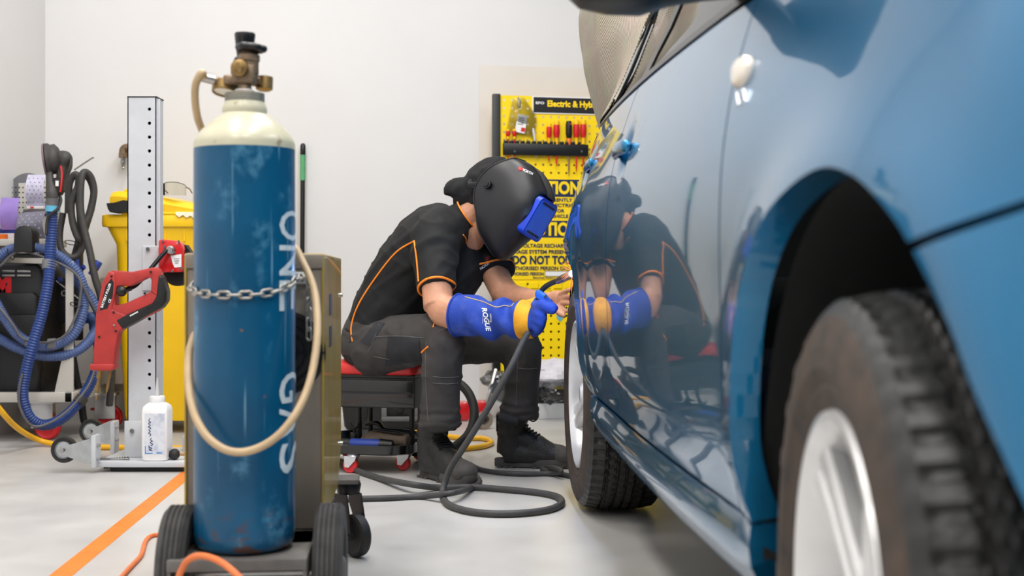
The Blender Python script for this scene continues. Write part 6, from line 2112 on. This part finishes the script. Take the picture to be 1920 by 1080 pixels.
# open cuffs and hem
cutr = (W(817, 541, 4.645), (W(817, 541, 4.645) - W(814, 490, 4.705)).normalized())
shirt_o = put('polo_shirt', shirt, 'shirt_black', prs, smooth=180, label='black polo shirt')
st_ = bvh(shirt)
def line_on(tree, pts, r, m, parent, name, n=10, lift=.001):
    dense_ = spline([V((a, b, 0)) for a, b in pts], n)
    pp = [hit(tree, p.x, p.y, lift) for p in dense_]
    out = [pp[0]]
    for p in pp[1:]:
        if (p - out[-1]).length < .06:
            out.append(p)
    for _ in range(3):
        out = [out[0]] + [(out[i - 1] + out[i] * 2 + out[i + 1]) / 4 for i in range(1, len(out) - 1)] + [out[-1]]
    return put(name, tube(out, r, 8), m, parent)
line_on(st_, [(661, 640), (659, 612), (672, 572), (703, 523), (742, 474), (777, 452)], .0032, 'piping_orange', shirt_o, 'piping')
line_on(st_, [(777, 452), (782, 491), (785, 528)], .0032, 'piping_orange', shirt_o, 'piping')
line_on(st_, [(868, 440), (873, 447), (874, 456)], .0026, 'piping_orange', shirt_o, 'piping')
def ring_at(c, ax, r, m, name, parent, rr=.0035, up=None, e=1.0):
    ax = V(ax).normalized()
    a = ax.orthogonal().normalized()
    bb = ax.cross(a)
    pts = []
    for k in range(40):
        w = 2 * PI * k / 40
        d = a * math.cos(w) + bb * math.sin(w)
        h = st_.ray_cast(c + d * .16, -d, .16)
        pts.append((h[0] if h[0] else c + d * r) + d * rr * .3)
    for _ in range(4):
        pts = [(pts[i - 1] + pts[i] * 2 + pts[(i + 1) % 40]) / 4 for i in range(40)]
    return put(name, tube(pts, rr, 8, closed=True), m, parent)
axr = (W(817, 541, 4.645) - W(815, 505, 4.69))
ring_at(W(817, 540, 4.646), axr, .07, 'piping_orange', 'cuff_piping', shirt_o, .0045)
axl = (W(932, 511, 4.93) - W(922, 486, 4.98))
ring_at(W(931, 508, 4.935), axl, .064, 'piping_orange', 'cuff_piping', shirt_o, .004)
# collar
nax = (W(893, 398, 4.88) - W(860, 422, 4.895)).normalized()
cb = W(866, 416, 4.895)
ca = nax.orthogonal().normalized()
cb2 = nax.cross(ca)
rows = []
for h, r in ((-.022, .084), (.0, .074), (.020, .071), (.036, .073)):
    row = []
    for k in range(41):
        w = 2 * PI * k / 40
        row.append(cb + nax * h + (ca * math.cos(w) + cb2 * math.sin(w)) * r * (1.0 + .05 * math.cos(w)))
    rows.append(row)
col_ = put('collar', sheet(rows, .004), 'shirt_black', shirt_o, smooth=60)
put('collar_piping', tube(rows[-1][:-1], .0032, 8, closed=True), 'piping_orange', col_)
# small chest print
def decal_text(tree, s, cx, cy, dx, dy, hpx, m, parent, name='lettering', lift=.0012, bold=0.0, shear=0.0, xs=1.0):
    g = subdiv(text(s, hpx, bold * hpx, shear=shear, xs=xs), 1)
    L_ = math.hypot(dx, dy)
    ux, uy = dx / L_, dy / L_
    out = []
    for v in g[0]:
        # text y axis points to the left of its reading direction in the picture (rows grow downwards)
        px = cx + v.x * ux + v.y * uy
        py = cy + v.x * uy - v.y * ux
        out.append(hit(tree, px, py, lift))
    return put(name, (out, g[1]), m, parent, smooth=0)
decal_text(st_, 'NORR', 908, 499, 14, -10, 7, 'print_white', shirt_o, bold=.02)
for k in range(3):
    line_on(st_, [(909 + k, 492 - k * 4), (916 + k, 489 - k * 4)], .0011, 'print_red', shirt_o, 'logo_stripe', 4)

# --- trousers
hipR, kneeR = W(712, 648, 4.90), W(836, 632, 4.62)
thR = limb([W(705, 655, 4.96), hipR, W(770, 640, 4.76), kneeR], [.115, .112, .096, .084], 22)
shR = limb([W(832, 622, 4.63), W(834, 650, 4.61), W(828, 712, 4.615), W(825, 765, 4.63), W(826, 800, 4.645)], [.070, .077, .072, .068, .072], 22)
hipL, kneeL = W(750, 645, 5.10), W(975, 640, 4.86)
thL = limb([W(725, 652, 5.06), hipL, W(860, 640, 4.98), kneeL], [.11, .108, .092, .076], 22)
shL = limb([W(972, 632, 4.87), W(980, 655, 4.86), W(978, 715, 4.90), W(975, 755, 4.93), W(975, 780, 4.945)], [.066, .072, .068, .066, .070], 22)
pel = body_rings([((700, 694, 5.02), .10, .085), ((704, 680, 5.02), .15, .12), ((712, 655, 5.01), .178, .145), ((722, 622, 4.99), .175, .143), ((728, 604, 4.985), .168, .138)])
tr = fuse([pel, thR, shR, thL, shL], .0085, 7)
def tfold(p, n):
    k = noise.noise(V((p.x * 6, p.y * 6, p.z * 14))) * .005 + noise.noise(V((p.x * 12 + p.z * 6, p.y * 9, p.z * 16))) * .003
    # bunched cloth above the boots and behind the knees
    for zc, am in ((.215, .007), (.24, .006), (.27, .004)):
        k += am * math.exp(-((p.z - zc - .012 * noise.noise(V((p.x * 20, p.y * 20, 1)))) / .010) ** 2) if p.z < .32 else 0
    r_ = 1 - abs(noise.noise(V((p.x * 5 + p.z * 9, p.y * 6, p.z * 5 - p.x * 6)))) * 2.2
    return k * 1.25 + .013 * max(0, r_ - .6)
tr = displace(tr, tfold)
tro_ = put('trousers', tr, 'trouser_grey', prs, smooth=180, label='dark grey work trousers')
tt = bvh(tr)
def patch(tree, quad, nu, nv, lift, m, parent, name):
    a, b, c, d = [V((q[0], q[1])) for q in quad]
    rows = []
    for i in range(nu + 1):
        s = i / nu
        rows.append([hit(tree, *(a.lerp(b, s).lerp(d.lerp(c, s), j / nv)), lift) for j in range(nv + 1)])
    return put(name, sheet(rows), m, parent, smooth=80)
patch(tt, ((728, 632), (786, 632), (790, 676), (722, 686)), 12, 10, .002, 'trouser_dark', tro_, 'pocket_panel')
patch(tt, ((676, 640), (706, 604), (722, 606), (694, 650)), 8, 8, .002, 'trouser_dark', tro_, 'hip_panel')
for l in ([(704, 632), (745, 630), (795, 634)], [(690, 660), (700, 640), (712, 606)], [(800, 640), (798, 680), (800, 740), (803, 790)], [(812, 706), (838, 708), (860, 706)], [(812, 718), (838, 720), (858, 718)],
          [(822, 622), (845, 612), (862, 618)], [(972, 650), (970, 700), (968, 760)], [(972, 690), (990, 692), (1008, 690)], [(700, 668), (740, 676), (780, 688)]):
    line_on(tt, l, .0011, 'thread', tro_, 'seam')
line_on(tt, [(816, 597), (814, 606), (812, 614)], .0026, 'piping_orange', tro_, 'reflective_tab')
line_on(tt, [(803, 650), (797, 655), (791, 661)], .0034, 'piping_orange', tro_, 'reflective_tab')
# turned cuff tab on the far leg
put('cuff_strap', limb([W(938, 783, 4.90), W(952, 786, 4.88), W(972, 790, 4.87)], [.016, .02, .016], 12), 'trouser_dark', tro_)

# --- boots
def boot(heel, yaw, name_label):
    Mx = rotz(yaw, heel)
    def T(g): return xf(g, Mx)
    sole_o = []
    for k in range(40):
        a = 2 * PI * k / 40
        x = .155 + .158 * math.cos(a)
        w = (.052 if x > .17 else .040) * (1 - .1 * (x < .1))
        y = w * math.copysign(abs(math.sin(a)) ** .62, math.sin(a)) + .006 * math.sin(PI * x / .31)
        sole_o.append((x, y))
    up = fuse([limb([V((.035, 0, .05)), V((.10, 0, .055)), V((.19, .002, .05)), V((.262, .002, .046))], [.044, .049, .048, .042], 20, flat=(.98, 1.0)),
               limb([V((.055, 0, .05)), V((.062, 0, .12)), V((.068, 0, .17)), V((.07, 0, .205))], [.05, .054, .058, .06], 20),
               limb([V((.10, 0, .12)), V((.16, 0, .085)), V((.22, 0, .055))], [.045, .046, .04], 18), ball((.268, .002, .045), (.042, .048, .036), 18, 12)], .0065, 4)
    up = ([V((p.x, p.y, max(p.z, .020))) for p in up[0]], up[1])
    up = displace(up, lambda p, n: .0022 * noise.noise(p * 34) + (.003 * max(0, math.sin((p.z - .08) * 150)) if p.z > .1 and p.x < .05 else 0))
    b = put('boot', T(up), 'boot_black', prs, smooth=180, label=name_label)
    so = prism(sole_o, .032, .004, 2)
    so = ([V((p.x, p.y, p.z + .004 + (.010 * max(0, (p.x - .25) / .06) ** 2 if p.z < .01 else .004 * max(0, (p.x - .24) / .07)))) for p in so[0]], so[1])
    lugs = []
    for x0 in (.012, .036, .06, .15, .176, .202, .228, .254):
        for s in (-1, 1):
            lugs.append(box((x0 + .008, s * (.030 if x0 > .1 else .022) + .004, .0045 + (.003 if x0 > .24 else 0)), (.017, .034, .009), .001, 1))
    put('sole', T(join(so, *lugs)), 'sole_black', b, smooth=40)
    toe = cut(up, lambda c: c.x > .235 and c.z > .022)
    toe = displace(toe, lambda p, n: .0025)
    put('toe_cap', T(toe), 'sole_black', b, smooth=180)
    tb_ = bvh(up)
    def on(x, y):
        h = tb_.ray_cast(V((x + .12, y, .30)), V((-.62, 0, -.78)))
        return (h[0] + h[1] * .003) if h[0] else V((x, y, .12))
    for k in range(6):
        x = .085 + k * .019
        put('lace', T(tube([on(x, -.03), on(x + .006, -.012), on(x + .010, .004), on(x + .014, .022), on(x + .016, .03)], .0028, 7)), 'lace', b)
        for s in (-1, 1):
            e = on(x + .006, s * .032)
            put('eyelet', T(torus(e, (.3, s * .8, .5), .0042, .0014, 12, 5)), 'dark_metal', b)
    bw = on(.10, 0) + V((0, 0, .004))
    for s in (-1, 1):
        put('lace_bow', T(tube(spline([bw, bw + V((.02, s * .02, .016)), bw + V((.036, s * .034, .006)), bw + V((.022, s * .034, -.004)), bw], 5), .0028, 7)), 'lace', b)
    put('ankle_collar', T(torus(V((.07, 0, .205)), (0.05, 0, 1), .056, .009, 28, 10)), 'boot_black', b)
    put('pull_tab', T(box((.008, 0, .175), (.006, .03, .07), .002, 1)), 'lace', b)
    return b
hr = FL(800, 872)
boot(V((-.335, 4.80, 0)), math.atan2(-.80, .62), 'black lace-up work boot, toe towards the viewer')
boot(V((-.066, 5.03, 0)), math.atan2(-.10, 1), 'black lace-up work boot pointing at the rear wheel')

# --- hood and welding helmet
hood = fuse([xf(ball((-.032, 0, .032), (.110, .098, .122), 26, 18), HM), limb([W(905, 362, 4.88), W(885, 362, 4.895), W(866, 364, 4.90), W(853, 364, 4.905)], [.06, .058, .058, .042], 20),
             limb([W(882, 375, 4.89), W(866, 378, 4.895), W(855, 372, 4.90)], [.04, .036, .025], 16), limb([W(868, 345, 4.90), W(848, 352, 4.90), W(843, 366, 4.9)], [.026, .028, .024], 14)], .007, 4)
hood = displace(hood, lambda p, n: .006 * noise.noise(V((p.x * 26 + p.z * 18, p.y * 14, p.z * 30))) + .005 * (1 - abs(noise.noise(V((p.x * 16 - p.z * 22, p.y * 10, p.z * 12)))) * 2))
put('hood', hood, 'hood_black', prs, smooth=180, label='black cloth hood gathered at the back of the head')
Hc = W(936, 386, 4.85)
HH = HM.copy()
for i in range(3):
    HH[i][3] = Hc[i]
tab = [  # height, front reach, back edge, half width
    (-.178, .128, .108, .020), (-.168, .143, .095, .042), (-.145, .153, .062, .064), (-.12, .160, .030, .080), (-.07, .180, -.004, .097), (-.02, .197, -.042, .107), (.025, .206, -.056, .112), (.07, .206, -.052, .114),
    (.113, .192, -.036, .110), (.149, .152, -.012, .098), (.175, .107, .008, .080), (.188, .074, .018, .055), (.193, .050, .026, .020)]
def helm_row(t, grow=0.0, n=36):
    u, ff, fb, w = t
    row = []
    for k in range(n + 1):
        a = -PI / 2 + PI * k / n
        c, s = max(0, math.cos(a)), math.sin(a)
        ex = .86 - .42 * math.exp(-((u - .02) / .085) ** 2)
        row.append(V((fb + (ff - fb + grow) * c ** ex, (w + grow) * math.copysign(abs(s) ** .86, s), u)))
    return row
rows = []
us = [t[0] for t in tab]
for k in range(41):
    u = tab[0][0] + (tab[-1][0] - tab[0][0]) * k / 40
    rows.append(helm_row((u, interp([(t[0], t[1]) for t in tab], u), interp([(t[0], t[2]) for t in tab], u), max(.004, interp([(t[0], t[3]) for t in tab], u)))))
# two raised ribs over the brow
for r in rows:
    for i, p in enumerate(r):
        y = abs(p.y)
        if p.z > .03 and p.x > 0:
            p.x += .006 * math.exp(-((y - .038) / .012) ** 2) * min(1, (p.z - .03) / .05)
            p.z += .004 * math.exp(-((y - .038) / .012) ** 2) * min(1, (p.z - .03) / .05)
for r in rows:
    for p in r:
        if abs(p.y) < .066 and -.058 < p.z < .108:
            p.x = min(p.x, .180)           # flat seat for the visor
        p.x -= .004
hg = sheet(rows, .0035)
hel = put('welding_helmet', xf(hg, HH), 'helmet_black', prs, smooth=50, label='black welding helmet with blue visor')
put('helmet_edge', xf(join(tube([r[0] for r in rows], .003, 8), tube([r[-1] for r in rows], .003, 8)), HH), 'helmet_black', hel)
# visor: stepped rim and plate, the arc's blue glow in their colours
vn = V((1, 0, -.03)).normalized()
VM = HH @ frame((.188, 0, .022), (0, 1, 0), z=vn)
def rrect(w, h, r, n=6):
    out = []
    for i, (sx, sy) in enumerate(((1, 1), (-1, 1), (-1, -1), (1, -1))):
        for k in range(n + 1):
            a = i * PI / 2 + PI / 2 * k / n
            out.append((sx * (w - r) + r * math.cos(a), sy * (h - r) + r * math.sin(a)))
    return out
def frame_ring(w0, h0, w1, h1, z0, z1, r=.016):
    A, B = rrect(w0, h0, r), rrect(w1, h1, r * .8)
    n = len(A)
    vs = [V((*p, z0)) for p in A] + [V((*p, z1)) for p in A] + [V((*p, z1)) for p in B] + [V((*p, z0)) for p in B]
    fs = []
    for s in range(3):
        for k in range(n):
            fs.append((s * n + k, s * n + (k + 1) % n, (s + 1) * n + (k + 1) % n, (s + 1) * n + k))
    return vs, fs
vr = put('visor_rim', xf(frame_ring(.066, .078, .057, .068, -.045, .007, .022), VM), 'visor_rim', hel)
put('visor_plate', xf(prism(rrect(.0575, .0685, .014), .004), VM @ Matrix.Translation((0, 0, .004))), 'visor_arc_blue', vr)
for sy_ in (-1, 1):
    put('visor_sensor', xf(box((0, sy_ * .060, .0085), (.09, .010, .004), .001, 1), VM), 'print_navy', vr)
htree = bvh(xf(hg, HH))
# ratchet knob and strap at the temple
kp = hit(htree, 916, 347, 0)
kn = (kp - hit(htree, 916, 347, .01)).normalized() * -1
put('ratchet_knob', join(lathe([(0, .020), (.010, .020), (.011, .016), (.0165, .015), (.0175, .008), (.017, 0), (.020, -.002), (0, -.002)], 10, kp, kn), ), 'black_plastic', hel, smooth=25)
put('strap', xf(box((0, 0, 0), (.06, .004, .024), .002), frame(W(892, 347, 4.79), (1, .15, -.02), z=(0, 0, 1))), 'black_plastic', hel)
put('strap_buckle', xf(box((0, 0, 0), (.016, .012, .034), .003), frame(W(882, 345, 4.80), (1, .15, -.15), z=(.15, 0, 1))), 'black_plastic', hel)
put('logo_mark', xf(ball((0, 0, 0), (.009, .009, .0015), 14, 8), frame(hit(htree, 976, 317, .0015), hit(htree, 980, 319, 0) - hit(htree, 972, 315, 0), z=(hit(htree, 976, 317, .01) - hit(htree, 976, 317, 0)))), 'print_red', hel)
decal_text(htree, 'WÜRTH', 988, 322, 16, 7, 6.5, 'print_white', hel, bold=.02)

# --- right gauntlet
gfold = []
gaunt = limb([W(858, 591, 4.555), W(880, 592, 4.53), W(925, 597, 4.48), W(960, 600, 4.445), W(985, 600, 4.42), W(1003, 601, 4.405)], [.076, .074, .067, .061, .066, .060], 26, 6)
hand = [tube(spline([W(995, 600, 4.41), W(1010, 602, 4.395), W(1018, 604, 4.385)], 5), [.060, .056, .040], 20, flat=(1.0, .75))]
gf = []
for (pts, r) in (([(1000, 574, 4.365), (1018, 573, 4.335), (1034, 577, 4.315), (1042, 583, 4.31)], .0205), ([(1000, 588, 4.36), (1010, 591, 4.335), (1016, 598, 4.335), (1010, 603, 4.35)], .017),
                 ([(1000, 599, 4.355), (1009, 603, 4.335), (1013, 609, 4.335), (1007, 613, 4.355)], .0165), ([(999, 610, 4.36), (1006, 615, 4.345), (1008, 620, 4.345), (1003, 622, 4.36)], .015)):
    gf.append(tube(spline([W(*p) for p in pts], 5), [r, r * 1.05, r, r * .8], 14))
gf.append(tube(spline([W(992, 575, 4.43), W(1008, 568, 4.44), W(1022, 566, 4.43), W(1034, 570, 4.41)], 5), [.022, .021, .018, .012], 14))
glove = fuse([gaunt] + hand + gf, .0062, 3)
ga, gb = W(858, 591, 4.555), W(1003, 601, 4.405)
def gfolds(p, n):
    s = (p - ga).dot((gb - ga).normalized())
    w = noise.noise(V((s * 14 + p.z * 8, p.y * 6, p.z * 6)))
    k = 0
    if .06 < s < .28:
        k = .009 * math.sin((s * 60 + p.z * 34 + 2 * noise.noise(p * 9))) * math.sin(PI * (s - .06) / .22)
    return k * 1.35 + .005 * w
glove = displace(glove, gfolds)
glo = put('gauntlet', glove, 'glove_blue', prs, smooth=180, label='blue leather welding gauntlet with yellow band')
gt = bvh(glove)
def wrap_ring(s0, s1, m, name, lift=.0025):
    d = (gb - ga).normalized()
    a = d.orthogonal().normalized()
    bb = d.cross(a)
    rows = []
    for i in range(7):
        c = ga + d * (s0 + (s1 - s0) * i / 6)
        row = []
        for k in range(41):
            w = 2 * PI * k / 40
            e = a * math.cos(w) + bb * math.sin(w)
            h = gt.ray_cast(c + e * .12, -e, .12)
            row.append((h[0] if h[0] else c + e * .06) + e * lift)
        rows.append(row)
    return put(name, sheet(rows), m, glo, smooth=80)
Lg = (gb - ga).length
wrap_ring(Lg * .845, Lg * 1.01, 'glove_yellow', 'yellow_band')
ring_rim = []
d = (gb - ga).normalized(); a_ = d.orthogonal().normalized(); b2 = d.cross(a_)
put('gauntlet_hem', tube([ga + d * .002 + (a_ * math.cos(2 * PI * k / 40) + b2 * math.sin(2 * PI * k / 40)) * .0755 for k in range(40)], .0035, 8, closed=True), 'glove_blue', glo)
mat('piping_tan', (196, 168, 120), 0.7)
line_on(gt, [(872, 557), (905, 566), (930, 576), (945, 573), (958, 575), (966, 566), (985, 564)], .0018, 'piping_tan', glo, 'welt')
decal_text(gt, 'ROGUE', 911.5, 598, 6, 32, 13, 'print_white', glo, bold=.03, shear=.25)
decal_text(gt, 'unimig', 921, 596, 1, 24, 6, 'print_white', glo, bold=.01)
line_on(gt, [(906, 590), (905, 607)], .0006, 'print_white', glo, 'print_rule', 5)
decal_text(gt, 'CAT II', 898, 604, 2, 14, 3.4, 'print_white', glo) if False else None
# ------------------------------------------------------------------ welding torch and its lead
mat('torch_copper', (172, 150, 128), 0.32, 0.9, var=0.15)
mat('lead_grey', (62, 61, 61), 0.6, var=0.14, scale=40, bump=0.05)
mat('torch_blue', (24, 92, 190), 0.4, var=0.1)
tip = W(1076, 512, 4.08)
tw = thing('welding_torch', 'welding torch with blue trigger housing and bent black neck held in the gauntlet', 'welding torch', W(1010, 566, 4.37))
put('neck', tube(spline([W(1008, 566, 4.37), W(1012, 550, 4.36), W(1022, 538, 4.34), W(1036, 530, 4.29), W(1049, 525.5, 4.24)], 6), .0092, 14), 'black_rubber', tw)
nz0 = W(1047, 526.5, 4.25)
put('nozzle', join(cyl(nz0, nz0.lerp(tip, .25), .0115, .0125, n=20), cyl(nz0.lerp(tip, .25), nz0.lerp(tip, .92), .0135, .012, n=20, bev=.001)), 'torch_copper', tw)
put('contact_tip', cyl(nz0.lerp(tip, .8), tip, .004, .003, n=10), 'torch_copper', tw)
g = prism([(W(x, y, 4.345).x, W(x, y, 4.345).z) for x, y in ((1003, 549), (1006, 543), (1012, 543), (1024, 551), (1030, 558), (1028, 563), (1012, 563), (1004, 558))], .028, .005, 2)
th = put('trigger_housing', ([V((v.x, 4.33 + v.z, v.y)) for v in g[0]], g[1]), 'torch_blue', tw)
put('housing_pin', cyl(W(1023, 556, 4.325), W(1023, 556, 4.335), .005, n=12), 'print_black', th)
put('handle', tube(spline([W(1009, 562, 4.375), W(1002, 578, 4.39), W(996, 600, 4.40), W(990, 628, 4.39)], 5), [.014, .016, .016, .013], 14), 'torch_blue', tw)
lead = [W(991, 622, 4.37), W(980, 642, 4.36), W(962, 680, 4.34), W(938, 725, 4.33), W(905, 782, 4.33), W(872, 835, 4.34), W(846, 875, 4.36), W(833, 908, 4.36), FL(830, 928, .012), FL(840, 945, .012), FL(872, 957, .012), FL(920, 963, .012), FL(980, 962, .012), FL(1030, 955, .012), FL(1053, 943, .012), FL(1044, 931, .012), FL(1005, 923, .012), FL(940, 917, .012), FL(880, 913, .012), FL(820, 914, .012), FL(770, 908, .03), FL(710, 896, .012), FL(670, 882, .012), FL(645, 868, .012), FL(600, 850, .012), FL(560, 848, .012)]
lead_g = spline(lead, 10)
solo('welding_lead', tube(lead_g, .0112, 12), 'lead_grey', 'grey welding lead dropping from the torch and looping on the floor', 'cable')
earth = [FL(480, 945, .011), FL(560, 940, .011), FL(645, 936, .011), FL(720, 934, .011), FL(800, 928, .03), FL(870, 921, .03), FL(890, 913, .011), FL(899, 903, .011), FL(900, 893, .011), FL(902, 884, .011), FL(925, 884, .011), FL(970, 888, .011), FL(1020, 889, .011), FL(1050, 887, .011), FL(1075, 882, .011), FL(1098, 872, .011)]
earth = [FL(480, 945, .0105), FL(560, 940, .0105), FL(645, 936, .0105), FL(720, 934, .0105), FL(790, 931, .0105), FL(850, 924, .034), FL(885, 914, .0105), FL(899, 904, .0105), FL(893, 893, .0105)]
solo('earth_lead', tube(spline(earth, 10), .0102, 12), 'lead_grey', 'grey earth lead on the floor ending under the near boot', 'cable')
e2 = [FL(880, 870, .0105), FL(900, 880, .0105), FL(935, 886, .0105), FL(980, 888.5, .0105), FL(1030, 888, .0105), FL(1052, 884, .030), FL(1040, 878, .034), FL(1022, 877, .0105), FL(1018, 881, .0105), FL(1040, 886, .0105), FL(1075, 893, .0105), FL(1120, 896, .0105)]
solo('earth_lead', tube(spline(e2, 10), .0098, 12), 'lead_grey', 'grey lead running past the far boot towards the rear tyre', 'cable')

# ------------------------------------------------------------------ woven welding blanket over the rear of the car
def blanket_mat():
    m = bpy.data.materials.new('woven_canvas')
    m.use_nodes = True
    nt = m.node_tree
    b = nt.nodes['Principled BSDF']
    b.inputs['Roughness'].default_value = 0.85
    tc = nt.nodes.new('ShaderNodeTexCoord')
    mp = nt.nodes.new('ShaderNodeMapping')
    mp.inputs['Scale'].default_value = (150, 150, 150)
    nt.links.new(tc.outputs['UV'], mp.inputs['Vector'])
    ck = nt.nodes.new('ShaderNodeTexChecker')
    ck.inputs['Scale'].default_value = 1.0
    ck.inputs['Color1'].default_value = (*lin((190, 180, 164)), 1)
    ck.inputs['Color2'].default_value = (*lin((112, 103, 90)), 1)
    nt.links.new(mp.outputs['Vector'], ck.inputs['Vector'])
    n = nt.nodes.new('ShaderNodeTexNoise')
    n.inputs['Scale'].default_value = 9
    nt.links.new(tc.outputs['Object'], n.inputs['Vector'])
    mx = nt.nodes.new('ShaderNodeMix')
    mx.data_type = 'RGBA'
    mx.blend_type = 'MULTIPLY'
    mx.inputs['Factor'].default_value = 0.25
    nt.links.new(ck.outputs['Color'], mx.inputs['A'])
    nt.links.new(n.outputs['Color'], mx.inputs['B'])
    nt.links.new(mx.outputs['Result'], b.inputs['Base Color'])
    bp = nt.nodes.new('ShaderNodeBump')
    bp.inputs['Strength'].default_value = 0.4
    bp.inputs['Distance'].default_value = 0.003
    nt.links.new(ck.outputs['Fac'], bp.inputs['Height'])
    nt.links.new(bp.outputs['Normal'], b.inputs['Normal'])
    MATS['woven_canvas'] = m
blanket_mat()
prof = [(-.9, 1.745), (-.6, 1.74), (-.35, 1.715), (-.26, 1.745), (-.16, 1.80), (-.085, 1.81), (-.056, 1.76), (-.054, 1.66), (-.058, 1.59), (-.062, 1.53), (-.078, 1.45), (-.098, 1.37), (-.118, 1.30), (-.130, 1.262)]
pc_ = spline([V((a, b, 0)) for a, b in prof], 5)
rows = []
for i in range(49):
    u = 2.46 + 1.0 * i / 48
    sw = min(1, max(0, (u - 2.48) / .50))
    sw = sw * sw * (3 - 2 * sw)
    row = []
    for k, p in enumerate(pc_):
        t = k / (len(pc_) - 1)
        fold = .020 * math.sin(u * 17 + 2.2 * t) * max(0, t - .35) + .012 * noise.noise(V((u * 5, t * 4, 2)))
        drop = .05 * noise.noise(V((u * 3, 0, 5))) * max(0, t - .5)
        low = side_v(u, min(p.y, 1.66)) + .014
        v = low + (max(p.x - .042 + fold, low) - low) * sw if p.x > -.3 else p.x
        row.append(C(u + .02 * math.sin(t * 5), v, p.y - drop + (.02 * noise.noise(V((u * 6, t * 5, 9))) if p.x < -.2 else 0)))
    rows.append(row)
bl = solo('welding_blanket', sheet(rows, .003), 'woven_canvas', 'beige woven welding blanket draped over the rear of the blue car', 'blanket', smooth=60)
me = bl.data
uv = me.uv_layers.new(name='UVMap')
for lp in me.loops:
    co = me.vertices[lp.vertex_index].co
    uv.data[lp.index].uv = (co.y, co.z + co.x * .6)

# ------------------------------------------------------------------ arc and sparks
arc = bpy.data.lights.new('welding_arc', 'POINT')
arc.energy = 5.0
arc.color = (.35, .55, 1.0)
arc.shadow_soft_size = .006
ao = bpy.data.objects.new('welding_arc', arc)
ao.location = tip + (tip - nz0).normalized() * .010 + V((-.016, -.016, .004))
COL.objects.link(ao)
sm = mat('spark_glow', (255, 140, 60), 1.0, var=0, spec=0.0, emit=2.2)
_b = sm.node_tree.nodes['Principled BSDF']
for _l in list(_b.inputs['Base Color'].links):
    sm.node_tree.links.remove(_l)
_b.inputs['Base Color'].default_value = (0, 0, 0, 1)
_b.inputs['Emission Color'].default_value = (*lin((255, 150, 70)), 1)
random.seed(3)
sp = []
for k in range(30):
    a, e = random.uniform(0, 2 * PI), random.uniform(-1.2, .9)
    dv = V((-abs(math.cos(a)) * math.cos(e), math.sin(a) * math.cos(e) * .6, math.sin(e)))
    r0, L_ = random.uniform(.004, .04), random.uniform(.008, .035)
    p0 = tip + dv * r0
    p1 = p0 + dv * L_ + V((0, 0, -.25 * L_))
    sp.append(tube([p0, p0.lerp(p1, .5) + V((0, 0, .002)), p1], [.00035, .0005, .0002], 5))
solo('weld_sparks', join(*sp), 'spark_glow', 'spray of orange sparks at the torch tip', 'sparks', kind='stuff')
